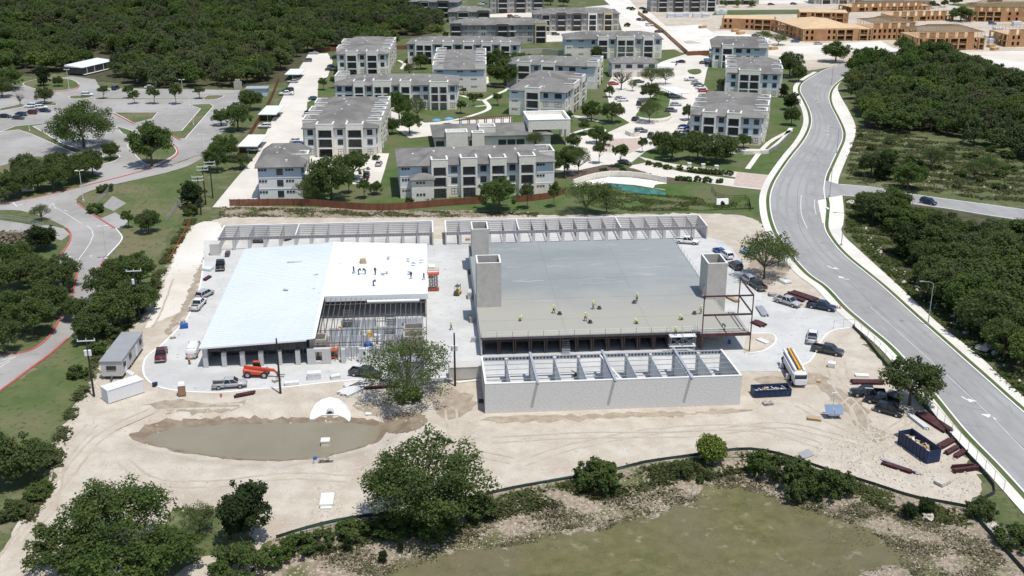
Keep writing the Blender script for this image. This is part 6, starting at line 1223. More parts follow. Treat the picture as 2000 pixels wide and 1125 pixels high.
# ------------------------------------------------------------------ telehandler, lifts, trucks
def telehandler(px, py):
    t = thing('telehandler', 'orange telehandler with lowered boom parked behind the silver pickup', 'telehandler', (*G(px, py)[:2], .07), math.radians(-6))
    mb = loft([(-2.4, .8, .7, 1.6), (-2.3, 1.0, .6, 1.75), (-.6, 1.05, .6, 1.5), (1.4, 1.0, .6, 1.2), (2.0, .8, .7, 1.0)]); mb.build('chassis', 'lift_red', t)
    green(-.9, .6, -.7, .3, .3, .28, 1.4, 2.5).build('cab', 'car_glass', t, (0, .65, 0)); MB().box(-.8, .4, .35, .98, 2.5, 2.6).build('cab_roof', 'lift_red', t)
    MB().bar((-2.2, -.35, 2.0), (3.2, -.35, 1.35), .4, .45).build('boom', 'lift_red', t); MB().bar((3.2, -.35, 1.35), (3.8, -.35, .6), .3, .3).build('boom_head', 'lift_red', t)
    mb = MB(); mb.box(3.75, 3.85, -1.0, .4, .3, 1.1); mb.box(3.85, 5.0, -.8, -.65, .28, .36); mb.box(3.85, 5.0, 0, .15, .28, .36); mb.build('fork', 'dark_metal', t)
    w_ = wheel_mesh(.62, .45)
    for x in (-1.5, 1.5):
        for y in (-.95, .95): put('wheel', w_, t, (x, y, .62))
telehandler(503, 735)
def scissor(label, x, y, z, rz=0, up=2.2, mat='lift_red'):
    t = thing('scissor_lift', label, 'lift', (x, y, z), rz, 'scissor lifts'); MB().box(-1.2, 1.2, -.55, .55, .25, .6).build('base', mat, t)
    mb = MB(); n = max(1, int(up / .55))
    for k in range(n):
        z0 = .6 + k * up / n; z1 = .6 + (k + 1) * up / n
        for s in (-.45, .45): mb.bar((-1.0, s, z0), (1.0, s, z1), .07, .12); mb.bar((1.0, s, z0), (-1.0, s, z1), .07, .12)
    mb.build('scissor_arms', 'dark_metal', t); MB().box(-1.25, 1.25, -.6, .6, up + .6, up + .75).build('platform', mat, t)
    mb = MB()
    for zz in (up + 1.2, up + 1.7):
        for a in ((-1.25, 1.25, -.6, -.55), (-1.25, 1.25, .55, .6), (-1.25, -1.2, -.55, .55), (1.2, 1.25, -.55, .55)): mb.box(*a, zz, zz + .06)
    for a in ((-1.25, -.6), (1.2, -.6), (-1.25, .55), (1.2, .55)): mb.box(a[0], a[0] + .05, a[1], a[1] + .05, up + .75, up + 1.7)
    mb.build('guard_rail', mat, t); w_ = cached('sw', lambda: wheel_mesh(.25, .18))
    for xx in (-.85, .85):
        for yy in (-.5, .5): put('wheel', w_, t, (xx, yy, .25))
p = G(847, 568); scissor('raised red scissor lift beside the white roof edge', p[0], p[1], .07, .0, 3.2)
p = G(648, 702); scissor('red and orange scissor lift between the front columns', p[0], 194.8, .11, .0, 1.0, 'orange')
def forklift(px, py):
    t = thing('forklift', 'small yellow and black forklift in the alley between the two buildings', 'forklift', (*G(px, py)[:2], .07), 1.2)
    MB().box(-.9, .7, -.5, .5, .3, .95).build('chassis', 'pump_yellow', t); MB().box(-1.1, -.9, -.5, .5, .3, 1.1).build('counterweight', 'dark_metal', t)
    mb = MB()
    for x in (-.6, .5):
        for y in (-.45, .4): mb.box(x, x + .06, y, y + .06, .95, 2.0)
    mb.box(-.65, .6, -.5, .5, 2.0, 2.08); mb.build('overhead_guard', 'dark_metal', t); mb = MB(); mb.box(.75, .85, -.4, -.3, .1, 2.3); mb.box(.75, .85, .3, .4, .1, 2.3); mb.box(.85, 1.8, -.35, -.2, .1, .16); mb.box(.85, 1.8, .2, .35, .1, .16); mb.build('mast', 'dark_metal', t)
    w_ = cached('sw', lambda: wheel_mesh(.25, .18))
    for xx in (-.6, .5):
        for yy in (-.5, .5): put('wheel', w_, t, (xx, yy, .25))
forklift(894, 576)
def pump_truck():
    a = G(1532, 702); b = G(1566, 765); d = Vector((a[0] - b[0], a[1] - b[1], 0)); rz = math.atan2(d.y, d.x)
    t = thing('concrete_pump_truck', 'white concrete pump truck with folded yellow boom parked on the dirt', 'truck', ((a[0] + b[0]) / 2, (a[1] + b[1]) / 2, .05), rz + math.pi)
    # +x is the cab (towards the camera)
    MB().box(-5.0, 5.0, -1.1, 1.1, .8, 1.3).build('chassis', 'dark_metal', t)
    loft([(3.5, 1.1, .6, 2.6), (3.7, 1.22, .55, 2.8), (4.9, 1.22, .55, 2.75), (5.5, 1.15, .55, 1.9), (5.65, 1.0, .6, 1.6)]).build('cab', 'porta_white', t); MB().box(5.0, 5.62, -1.02, 1.02, 1.75, 2.35).build('windscreen', 'car_glass', t)
    for y in (-.75, .75): MB().bar((-4.6, y, 2.9), (4.6, y, 2.9), .38, .45).build('boom_section', 'porta_white', t)
    MB().bar((-4.6, .0, 3.0), (4.3, .0, 3.0), .42, .5).build('boom_section', 'pump_yellow', t); MB().bar((-4.4, .36, 3.35), (4.0, .36, 3.35), .25, .3).build('boom_section', 'tan_wood', t); MB().bar((-4.2, -.38, 3.35), (4.2, -.38, 3.35), .2, .25).build('boom_section', 'dark_metal', t)
    for y in (-1.15, 1.15): MB().tube([(-4.8, y, 2.4), (4.8, y, 2.4), (5.2, y, 2.6)], .1, 6).build('delivery_pipe', 'porta_white', t)
    MB().box(-4.9, -3.2, -.9, .9, 1.3, 2.3).build('hopper', 'dark_metal', t); MB().box(-3.0, 3.3, -1.2, 1.2, 1.3, 2.2).build('side_locker', 'porta_white', t); MB().tube([(3.2, 0, 1.3), (3.2, 0, 3.0)], .4, 10).build('slewing_post', 'dark_metal', t)
    w_ = wheel_mesh(.52, .35)
    for x in (-3.6, -2.3, 2.4, 4.3):
        for y in (-1.05, 1.05): put('wheel', w_, t, (x, y, .52))
    for x in (-2.8, 2.2):
        for y in (-1.5, 1.5): MB().box(x - .12, x + .12, y - .3, y + .3, .15, 1.2).build('outrigger', 'porta_white', t)
pump_truck()
def dumpster(label, px, py, L, Wd, H_, rz, mat, fill='debris'):
    t = thing('dumpster', label, 'dumpster', (*G(px, py)[:2], G(px, py)[2] + .04), math.radians(PA(px, py, rz) if isinstance(rz, tuple) else rz)); mb = MB(); a, b = L / 2, Wd / 2
    mb.box(-a, a, -b, b, .15, .3); mb.box(-a, a, -b, -b + .1, .3, H_); mb.box(-a, a, b - .1, b, .3, H_); mb.box(-a, -a + .1, -b + .1, b - .1, .3, H_); mb.box(a - .1, a, -b + .1, b - .1, .3, H_); mb.build('body', mat, t)
    mb = MB(); n = int(L / .9)
    for k in range(n + 1):
        x = -a + .1 + k * (L - .2) / n
        for s in (-1, 1): y = s * (b + .05); mb.box(x - .06, x + .06, min(y, y - s * .05), max(y, y - s * .05) , .3, H_ - .02)
    for s in (-1, 1): mb.box(-a - .03, a + .03, s * (b + .03) - .06, s * (b + .03) + .06, H_, H_ + .1)
    mb.build('rib', mat, t)
    r = np.random.RandomState(int(px)); mb = MB()
    for _ in range(46):
        c = (r.uniform(-a + .5, a - .5), r.uniform(-b + .3, b - .3), r.uniform(H_ * .45, H_ * .85)); w_ = r.uniform(.3, 1.2); q = r.rand() * 3.1; mb.bar((c[0] - math.cos(q) * w_ / 2, c[1] - math.sin(q) * w_ / 3, c[2]), (c[0] + math.cos(q) * w_ / 2, c[1] + math.sin(q) * w_ / 3, c[2] + r.uniform(-.2, .2)), r.uniform(.08, .4), .06, r.randint(0, 3))
    mb.box(-a + .1, a - .1, -b + .1, b - .1, H_ * .4, H_ * .42); mb.build('rubbish', [fill, 'tan_wood', 'pallet_white'], t)
dumpster('long navy open dumpster left of the pump truck', 1505, 771, 6.6, 2.3, 1.4, 2, 'navy_steel'); dumpster('tall blue open dumpster full of wood scraps by the road fence', 1793, 884, 7.2, 2.4, 2.2, (56, 40), 'navy_steel', 'tan_wood')
# ------------------------------------------------------------------ containers, trailer, toilet
def container(label, px, py, L, rz, mat, H_=2.55):
    t = thing('shipping_container', label, 'container', (*G(px, py)[:2], .04), math.radians(PA(px, py, rz) if isinstance(rz, tuple) else rz), None); a, b = L / 2, 1.22
    MB().box(-a, a, -b, b, .12, H_).build('body', mat, t); mb = MB(); n = int(L / .42)
    for k in range(n):
        x = -a + .2 + k * (L - .4) / (n - 1)
        mb.box(x - .09, x + .09, 0, .04, .2, H_ - .1)
    me = mb.mesh('corrugation', mat); put('corrugation', me, t, (0, b, 0)); put('corrugation', me, t, (0, -b, 0), math.pi); mb = MB()
    for x in (-a, a):
        for y in (-b, b): mb.box(x - .07, x + .07, y - .07, y + .07, .0, H_ + .03)
    for y in (-b - .03, b + .03): mb.box(-a, a, y - .05, y + .05, H_ - .08, H_ + .02)
    mb.build('corner_post', mat, t); mb = MB()
    for y in (-.8, -.3, .3, .8): mb.box(-a - .06, -a - .0, y - .025, y + .025, .3, H_ - .2)
    mb.build('lock_rod', 'galvanised', t)
container('white shipping container in front of the office trailer', 242, 774, 6.6, (68, -22), 'porta_white'); container('pale grey shipping container against the left end of the front block wall', 910, 737, 6.06, 1, 'trailer_grey'); container('white-topped container hidden behind the sparse oak', 796, 727, 6.06, 0, 'galvanised')
def office():
    a = G(221, 745); t = thing('office_trailer', 'long grey office trailer with flat roof beside the oaks', 'trailer', (*G(242, 712)[:2], .05), math.radians(PA(242, 712, (41, -57)))); L = 13.4; a, b = L / 2, 1.85
    MB().box(-a, a, -b, b, .7, 3.5).build('body', 'trailer_grey', t); MB().box(-a - .15, a + .15, -b - .15, b + .15, 3.5, 3.66).build('roof', 'trailer_roof', t); MB().box(-a + .5, a - .5, -b + .4, b - .4, .15, .7).build('skirting', 'dark_metal', t)
    for x in (-5, -1.5, 5): put('window', m_window(1.2, .9), t, (x, -b, 1.9))
    put('window', m_window(1.7, .8), t, (-a, 0, 1.9), -math.pi / 2)
    for x in (-4.6, 2.4): MB().box(x - .5, x + .5, -b - .05, -b, .75, 2.85).build('door', 'porta_white', t)
    for x in (-4.6,):
        mb = MB()
        for k in range(4): mb.box(x - .6, x + .6, -b - 1.3 + k * .3, -b - 1.0 + k * .3, 0, .18 + k * .18)
        mb.build('steps', 'pallet_white', t)
    w_ = wheel_mesh(.38, .25)
    for x in (-1, 0): put('wheel', w_, t, (x, -b + .3, .38)); put('wheel', w_, t, (x, b - .3, .38))
    MB().bar((-a, 0, .6), (-a - 1.2, 0, .5), .3, .15).build('tow_bar', 'dark_metal', t)
office()
t = thing('portable_toilet', 'tan portable toilet with white roof at the front kerb of the loop', 'toilet', (*G(356, 772)[:2], .05), .15)
MB().box(-.6, .6, -.6, .6, .1, 2.0).build('cabin', 'porta_tan', t); MB().hexa([(-.66, -.66, 2.0), (.66, -.66, 2.0), (.66, .66, 2.0), (-.66, .66, 2.0)], [(-.5, -.5, 2.35), (.5, -.5, 2.35), (.5, .5, 2.35), (-.5, .5, 2.35)]).build('roof', 'porta_white', t); MB().box(-.42, .42, -.64, -.6, .2, 1.85).build('door', 'porta_tan', t); MB().box(-.65, .65, -.7, .65, 0, .1).build('skid', 'dark_metal', t)
# school portable and small sheds
t = thing('portable_classroom', 'dark school portable with pale metal roof at the edge of the wood', 'building', (*G(176, 140)[:2], 0), math.radians(PA(176, 140, (63, -15)))); MB().box(-10, 10, -4.0, 4.0, .6, 3.6).build('wall', 'siding_dark', t); MB().hexa([(-11, -5.4, 3.6), (11, -5.4, 3.6), (11, 4.4, 3.6), (-11, 4.4, 3.6)], [(-11, -5.4, 3.8), (11, -5.4, 3.8), (11, 4.4, 4.4), (-11, 4.4, 4.4)]).build('roof', 'white_metal', t); MB().box(-10, 10, -5.6, -4.1, .5, .65).build('ramp', 'pallet_white', t)
for x in (-8, -3, 3, 8): MB().box(x - .1, x + .1, -5.3, -5.1, .65, 3.6).build('post', 'lamp_metal', t)
t = thing('portable_classroom', 'small pale-roofed portable half hidden in the wood', 'building', (*G(240, 130)[:2], 0), .6); MB().box(-4, 4, -3, 3, 0, 3.2).build('wall', 'siding_tan', t); MB().box(-4.5, 4.5, -3.5, 3.5, 3.2, 3.4).build('roof', 'white_metal', t)
t = thing('shed', 'small grey shed with flat pale roof between oaks and drive', 'shed', (*G(502, 188)[:2], 0), 0); MB().box(-4.2, 4.2, 0, 5, 0, 3).build('wall', 'siding_blue', t); MB().box(-4.5, 4.5, -.4, 5.4, 3, 3.2).build('roof', 'galvanised', t)
t = thing('shed', 'lone grey shed on the cleared ground at the far right', 'shed', (*G(1982, 152)[:2], 0), 0); MB().box(-3.4, 3.4, 0, 6, 0, 3).build('wall', 'siding_grey', t); hip(6.8, 6, 0, 1.2, .4).build('roof', ['shingle', 'siding_dark'], t, (0, 0, 3)); put('window', m_window(1.0, 1.4), t, (-1.4, 0, .9)); put('window', m_window(1.0, 1.4), t, (1.4, 0, .9))
t = thing('stone_sign', 'pale stone monument sign in the oak band by the red kerb', 'sign', (*G(55, 373)[:2], 0), .1); MB().box(-1.6, 1.6, -.4, .4, 0, .9).build('base', 'limestone', t); MB().box(-1.3, 1.3, -.25, .25, .9, 2.3).build('panel', 'block_tan', t); MB().box(-1.5, 1.5, -.4, .4, 2.3, 2.5).build('cap', 'coping', t)
t = thing('stone_sign', 'arched grey stone block at the wood edge by the car park', 'monument', (*G(465, 175)[:2], 0), 0); MB().prism([(-1.6, 0), (1.6, 0), (1.6, 1.0), (-1.6, 1.0)], 0, 3.2).build('block', 'block_tan', t); MB().prism([(-1.0, .1), (1.0, .1), (1.0, .9), (-1.0, .9)], 3.2, 4.2).build('cap', 'block_tan', t)
# ------------------------------------------------------------------ outlet headwall, riser, loose objects round the pond
def headwall():
    t = thing('outlet_headwall', 'pale concrete outlet apron with pipe mouth on the pond bank', 'headwall', (*G0(644, 800)[:2], 0))
    ox, oy = G0(644, 800); pts = [(605, 821), (607, 806), (615, 793), (628, 783), (645, 778), (662, 782), (676, 792), (684, 806), (685, 820), (682, 826), (672, 818), (660, 813), (645, 812), (628, 813), (613, 821)]
    w_ = [G(x, y) for x, y in pts]; mb = MB(); n = len(w_)
    vs = [(p[0] - ox, p[1] - oy, p[2] + .28) for p in w_]; lo = [(x, y, z - .5) for x, y, z in vs]
    mb.add(vs + lo, [tuple(range(n))] + [(i, (i + 1) % n, (i + 1) % n + n, i + n) for i in range(n)]); mb.build('apron', 'coping', t)
    c = G(645, 804); mb = MB()
    for k in range(9):
        a0 = math.pi * k / 8
        mb.v += [(c[0] - ox + .75 * math.cos(a0), c[1] - oy - .6, c[2] - .2 + .95 * math.sin(a0)), (c[0] - ox + .55 * math.cos(a0), c[1] - oy - .6, c[2] - .2 + .75 * math.sin(a0)), (c[0] - ox + .55 * math.cos(a0), c[1] - oy + .5, c[2] - .2 + .75 * math.sin(a0)), (c[0] - ox + .75 * math.cos(a0), c[1] - oy + .5, c[2] - .2 + .95 * math.sin(a0))]
    for k in range(8):
        for q in range(4): mb.f.append((k * 4 + q, k * 4 + (q + 1) % 4, (k + 1) * 4 + (q + 1) % 4, (k + 1) * 4 + q)); mb.m.append(0)
    mb.build('pipe_mouth', 'block', t); MB().prism([(c[0] - ox + .56 * math.cos(math.pi * k / 8), c[2] - .2 + .76 * math.sin(math.pi * k / 8)) for k in range(9)], 0, .05).build('pipe_void', 'black_iron', t, (0, c[1] - oy - .5, 0)).rotation_euler = (math.pi / 2, 0, 0); MB().box(c[0] - ox - .5, c[0] - ox + .5, c[1] - oy - 2.6, c[1] - oy - .6, c[2] - 1.2, c[2] - .12).build('channel_floor', 'mud', t)
headwall()
gp = 'baffle blocks at the outlet'
for k, (x, y) in enumerate([(640, 814), (646, 814), (643, 819), (639, 824), (646, 824)]): small('baffle_block', 'small white concrete baffle block in the water before the outlet', 'block', (*G0(x, y, WATER_Z), WATER_Z - .2), MB().box(-.28, .28, -.25, .25, -.6, .5), 'coping', 0, gp)
p = G0(636, 868, WATER_Z); mb = MB(); mb.box(-.65, .65, -.6, .6, -1, .7); mb.box(-.72, .72, -.68, .68, .7, .9); small('riser_block', 'pale stone-faced riser box standing in the pond', 'riser', (*p, WATER_Z), mb, 'limestone')
p = G(639, 985); mb = MB(); mb.box(-.95, .95, -1.2, 2.0, 0, .75); mb.box(-.8, .8, -1.6, -1.2, 0, .35); small('concrete_block', 'white concrete block on white rubble below the pond', 'block', p, mb, 'coping')
p = G(616, 905); t = thing('water_pump', 'small pump with blue top standing at the pond edge', 'pump', p); MB().tube([(0, 0, 0), (0, 0, .8)], .3, 10).build('body', 'pallet_white', t); MB().tube([(0, 0, .8), (0, 0, 1.1)], .33, 10).build('cap', 'blue_plastic', t)
p = G(633, 903); mb = MB(); r = np.random.RandomState(3)
for k in range(14): q = r.rand() * 3; mb.bar((r.uniform(-.9, .4), r.uniform(-.6, .5), .1 + .05 * k), (r.uniform(0, 1.6), r.uniform(-.6, .6), .15 + .03 * k), .25, .12)
small('debris_pile', 'heap of broken boards and rubble on the pond shore', 'debris pile', p, mb, 'debris'); small('stone_slab', 'flat white slab lying on the bank right of the outlet', 'slab', G(720, 807), MB().box(-.5, .5, -.4, .4, 0, .15), 'coping')
small('board', 'grey board propped on the dirt above the thicket', 'board', (*G(1574, 891)[:2], .1), MB().hexa([(-1.2, -.6, 0), (1.2, -.6, 0), (1.2, .6, .5), (-1.2, .6, .5)], [(-1.2, -.6, .08), (1.2, -.6, .08), (1.2, .6, .58), (-1.2, .6, .58)]), 'trailer_roof', .5)
# ------------------------------------------------------------------ steel bundles and material stacks
def bundle(label, px, py, L, n, rz, mat='steel_red', rows=2, w_=.26, group='bundles of dark red steel lying on the dirt'):
    p = G(px, py); t = thing('steel_bundle', label, 'steel', (p[0], p[1], p[2] + .06), math.radians(PA(px, py, rz) if isinstance(rz, tuple) else rz), group); r = random.Random(int(px + py))
    for k in range(n):
        o = r.uniform(-.35, .35); j = k // max(1, n // rows); i = k % max(1, n // rows)
        mb = MB(); y = (i - n / rows / 2) * (w_ + .05); z = .1 + j * .24; a = L / 2
        mb.box(-a + o, a + o, y - w_ / 2, y + w_ / 2, z - .1, z - .07); mb.box(-a + o, a + o, y - w_ / 2, y + w_ / 2, z + .07, z + .1); mb.box(-a + o, a + o, y - .04, y + .04, z - .07, z + .07); mb.build('beam', mat, t)
bundle('dark red steel beams stacked behind the silver-grey pickup', 1570, 580, 6.5, 14, (60, 20)); bundle('second stack of dark red beams by the site entrance', 1552, 583, 5, 8, (40, 14)); bundle('dark red beams just right of the steel frame', 1483, 634, 2.8, 12, (22, 10)); bundle('galvanised tubes leaning beside the steel frame', 1490, 610, 5.2, 10, (20, 30), 'galvanised'); bundle('tan planks behind the steel frame', 1432, 586, 3.5, 8, (25, 12), 'tan_wood', group=None); bundle('dark red beams under the thin roadside oak', 1692, 748, 5.5, 10, -6); bundle('dark red beams leaning along the road fence', 1825, 826, 7, 14, (50, 32)); bundle('white panels beside the red beams at the road fence', 1795, 826, 5, 6, (38, 30), 'pallet_white', group=None)
bundle('leftmost dark red bundle above the blue dumpster', 1845, 868, 4, 8, (25, -14)); bundle('middle dark red bundle right of the blue dumpster', 1857, 881, 3.2, 6, (25, -14)); bundle('right dark red bundle nearest the road fence', 1873, 888, 3.2, 6, (25, -15)); bundle('lower dark red bundle near the dirt corner', 1886, 918, 4.2, 7, (40, -6)); bundle('upper dark red bundle near the dirt corner', 1880, 912, 3.6, 5, (40, -3)); bundle('dark red beams with grey tube left of the blue dumpster', 1755, 916, 4.6, 6, (50, 16)); bundle('long grey tube beside the red beams', 1758, 912, 6.5, 2, (68, 27), 'galvanised', 1, group=None)
bundle('three dark red beams in front of the silver pickup', 478, 772, 3.4, 6, (32, -6)); bundle('long dark red beam under the sparse oak', 745, 758, 7.0, 4, 2); bundle('pale panels fanned out on the kerb left of the sparse oak', 690, 762, 5.5, 12, (50, -24), 'pallet_white', 2, .4, None); bundle('pale panels crossing at the kerb below the charcoal pickup', 700, 752, 5, 8, 12, 'pallet_white', 2, .4, None); bundle('blue-grey tubes behind the sparse oak trunk', 855, 746, 5, 6, 8, 'galvanised', group=None); bundle('long pale beam by the grey container', 918, 745, 5, 2, 12, 'coping', 1, group=None)
bundle('dark red beams on the paving behind the black pickup', 404, 545, 2.6, 6, 70); bundle('stack of dark red doors leaning in the back row, left', 510, 468, 3, 6, 60); bundle('stack of dark red doors leaning in the back row, right', 565, 468, 3, 6, 60)
def stack(label, px, py, sx, sy, sz, mat, rz=0, name='material_stack', cat='stack', n=3):
    p = G(px, py); mb = MB(); r = random.Random(int(px * 7 + py))
    for k in range(n): a, b = sx / 2 * r.uniform(.85, 1), sy / 2 * r.uniform(.85, 1); z = k * sz / n; mb.box(-a, a, -b, b, z + .03 * (k > 0), z + sz / n)
    return small(name, label, cat, (p[0], p[1], p[2] + .07), mb, mat, math.radians(rz))
stack('pallet of wrapped white block before the front masonry', 614, 740, 2.6, 1.4, 1.3, 'pallet_white', 6); stack('stack of bright turquoise-blue sheets on the left paving', 406, 528, 1.8, 2.4, .6, 'wrap', 70); stack('white shed-like box at the back left corner of the paving', 422, 496, 2.6, 3.2, 2.8, 'trailer_grey', 0, n=1); stack('rack of dark tools beside the white box', 445, 500, 1.0, 2.4, 1.0, 'dark_metal', 0); stack('blue bin with rubbish at the edge of the left paving', 360, 641, 1.6, 1.1, .9, 'blue_plastic', 10, 'blue_bin', 'bin', 1); stack('heap of scrap on the blue bin edge', 358, 633, .9, .7, .7, 'debris', 30); stack('flat pile of rubble on the left paving', 338, 661, 1.2, .8, .3, 'debris', 20); stack('small blue and black cart at the loop kerb', 303, 755, .9, .6, .7, 'navy_steel', 30); stack('white bags heaped on the kerb below the columns', 570, 752, 2.6, 1.2, .6, 'pallet_white', 10); stack('white bags heaped beside the block pallet', 655, 740, 1.8, 1.0, .7, 'pallet_white', 20); stack('pale debris heap right of the white bags', 540, 745, 1.6, 1.0, .4, 'debris', 40)
stack('white crate on the dirt by the entrance', 1624, 717, 1.4, 1.2, .9, 'coping', -25); stack('white slab lying on the dirt behind the black pickup', 1683, 735, 2.4, 1.2, .3, 'coping', -10); stack('heap of tan boards near the solar panel', 1590, 820, 2.4, 1.2, .4, 'tan_wood', -20); stack('white panels leaning on the kerb island', 1490, 668, 1.4, 2.8, .3, 'pallet_white', 30); stack('white pallet lying near the road right of the deck', 1532, 551, 2.0, 3.0, .5, 'pallet_white', 20); stack('dark scrap heap beside the thin leaning oak', 1508, 578, 1.6, 1.2, .6, 'debris', 0); stack('blue tarpaulin heap behind the parked cars', 1462, 495, 3.5, 3.4, .7, 'solar', 35); stack('small blue tarpaulin by the dark car', 1440, 515, 1.8, 1.8, .5, 'solar', 35); stack('dark bin on the slab under the steel frame', 1424, 672, .5, .5, .8, 'blue_plastic', 0, n=1); stack('pale formwork crate beside the alley', 843, 523, 1.6, 2.4, .5, 'pallet_white', 0); stack('mixed tools heap in the alley by the white roof', 842, 542, 1.4, 1.0, .4, 'debris', 0); stack('tan crate in the back row behind the tower', 914, 470, 1.3, .8, .6, 'tan_wood', 0); stack('dark equipment against the deck wall in the alley', 917, 535, .6, 1.0, .9, 'dark_metal', 0); stack('mixing tub against the deck wall', 925, 668, 1.0, .8, .9, 'galvanised', 0); stack('stack of red frames against the deck wall', 921, 628, .9, 2.0, 1.2, 'block_tan', 0); stack('tall stack of block against the deck wall', 917, 582, .9, 2.4, 1.6, 'block', 0)
for k, (x, y) in enumerate([(1310, 34), (1325, 34), (1338, 33), (1360, 34), (1378, 34), (1405, 28), (1412, 28), (1948, 62), (1955, 70), (1938, 85), (1930, 78), (1985, 50)]): stack('stack of pale wrapped building boards on the far building site', x, y, 5, 3, 2.4, 'wrap', 0)['group'] = 'wrapped board stacks on the far site'
for k, (x, y) in enumerate([(1436, 62), (1446, 67), (1372, 55), (1510, 97), (1640, 108), (1935, 92), (1942, 98), (1925, 40)]): stack('pile of lumber on the far building site', x, y, 5, 2.5, 1.4, 'lumber', 30)['group'] = 'lumber piles on the far site'
car('pickup', 'black', 1722, 789, (-40, -8), 'black flatbed almost hidden in the shade of the roadside oak'); car('pickup', 'charcoal', 1478, 562, (-27, -19), 'dark pickup last in the row right of the deck')
stack('air compressor on a trailer beside the black pickup', 1742, 782, 2.4, 1.4, 1.3, 'dark_metal', 20); stack('heap of boards below the shaded black pickup', 1712, 800, 2.0, 1.2, .4, 'debris', 40); stack('timber scraps on the dirt by the pump truck', 1600, 745, 1.6, .8, .3, 'tan_wood', 60); stack('trench plate on the dirt near the blue dumpster', 1760, 850, 2.2, 1.4, .12, 'dark_metal', 25); stack('rubble heap near the navy dumpster', 1500, 790, 2.0, 1.2, .4, 'debris', 10); stack('broken concrete at the lower right dirt edge', 1840, 945, 2.2, 1.6, .5, 'rock_pale', 30)
# solar light tower
p = G(1627, 815); t = thing('solar_light_tower', 'solar light trailer with two tilted panels and short lamp mast', 'light tower', (p[0], p[1], .05), -.1)
for x in (-.75, .75): MB().hexa([(x - .7, -.9, .9), (x + .7, -.9, .9), (x + .7, .8, 1.9), (x - .7, .8, 1.9)], [(x - .7, -.93, .95), (x + .7, -.93, .95), (x + .7, .77, 1.95), (x - .7, .77, 1.95)]).build('solar_panel', 'solar', t)
MB().box(-.8, .8, -.4, .6, .4, .9).build('battery_box', 'pallet_white', t); MB().tube([(0, .7, .4), (0, .7, 4.0)], .05, 6).build('mast', 'galvanised', t); MB().box(-.45, .45, .6, .8, 3.9, 4.2).build('lamp_head', 'lamp_metal', t)
for s in (-.8, .8): put('wheel', cached('sw', lambda: wheel_mesh(.25, .18)), t, (s, 0, .25))
# ------------------------------------------------------------------ poles and lamps
def power_pole(label, px, py, hgt, rz=0, arms=1, trans=0, group='wooden power poles'):
    p = G(px, py); t = thing('power_pole', label, 'pole', p, rz, group); MB().tube([(0, 0, 0), (0, 0, hgt)], [.2, .13], 8).build('pole', 'pole_wood', t)
    for k in range(arms):
        z = hgt - .6 - k * .9; MB().box(-1.5, 1.5, -.2, -.08, z - .08, z + .08).build('crossarm', 'insulator', t)
        for x in (-1.4, 1.4) + ((0,) if k == 0 else ()): MB().tube([(x, -.14, z + .08), (x, -.14, z + .4)], .08, 6).build('insulator', 'insulator', t)
    for k in range(trans): MB().tube([((-.35, .35)[k % 2], -.2, hgt - 3.3), ((-.35, .35)[k % 2], -.2, hgt - 2.3)], .28, 8).build('transformer', 'insulator', t)
power_pole('tall power pole with crossarm and transformers before the white container', 184, 775, 11.2, .05, 1, 2); power_pole('tall power pole with crossarm among the oaks by the track', 273, 625, 11.2, .05, 1, 1); power_pole('dark power pole before the front columns, left of the sparse oak', 548, 769, 10.5, 0, 0); power_pole('dark power pole with transformers left of the front block wall', 889, 754, 10.2, 0, 0, 2)
for k, (x, y, h_) in enumerate([(393, 420, 11), (402, 398, 11), (416, 388, 11)]): power_pole(['nearest of three power poles by the cedar fence end', 'middle of three power poles by the cedar fence end', 'farthest of three power poles by the cedar fence end'][k], x, y, h_, .1, 2)
def lamp(label, px, py, hgt, head=0, cobra=False, mat='lamp_metal', group='lamp posts'):
    p = G(px, py); t = thing('lamp_post', label, 'lamp post', p, math.radians(head), group); MB().tube([(0, 0, 0), (0, 0, hgt)], [.11, .07], 8).build('pole', mat, t); MB().tube([(0, 0, 0), (0, 0, .5)], .28, 8).build('base', mat, t)
    if cobra: MB().tube([(0, 0, hgt), (.8, 0, hgt + .35), (2.2, 0, hgt + .45)], .05, 6).build('arm', mat, t); MB().box(2.0, 2.8, -.15, .15, hgt + .38, hgt + .52).build('lamp_head', mat, t)
    else:
        MB().box(-.9, .9, -.06, .06, hgt - .05, hgt + .05).build('arm', mat, t)
        for s in (-1, 1): MB().box(s * .75 - .4, s * .75 + .4, -.25, .25, hgt + .02, hgt + .2).build('lamp_head', mat, t)
for a in [('white lamp post at the forked red kerbs of the school drive', 163, 393, 8.6, 10), ('white lamp post at the inner bend of the school drive', 209, 508, 8.2, 10), ('white lamp post on the oval island', 135, 174, 8, 0), ('white lamp post among the parked school cars', 58, 256, 8.5, 0), ('white lamp post below the great live oak', 172, 282, 6, 0), ('white lamp post on the angled grass island', 378, 244, 9, 0), ('white lamp post behind the car park row', 359, 201, 9, 0), ('white lamp post at the drive exit by the lowest carport', 396, 300, 6, 0)]: lamp(*a, group='white lamp posts of the school')
for a in [('grey street lamp right of the road by the oak shade', 1812, 636, 9, 175), ('grey street lamp at the sidewalk beside the road narrowing', 1643, 480, 8, 178), ('grey street lamp at the side street corner', 1620, 385, 8.5, 170), ('grey street lamp halfway up the far road', 1634, 300, 8, 170), ('grey street lamp on the upper left of the far road', 1624, 165, 8, 0)]: lamp(*a, cobra=True, mat='grey_pole', group='grey cobra-head street lamps')
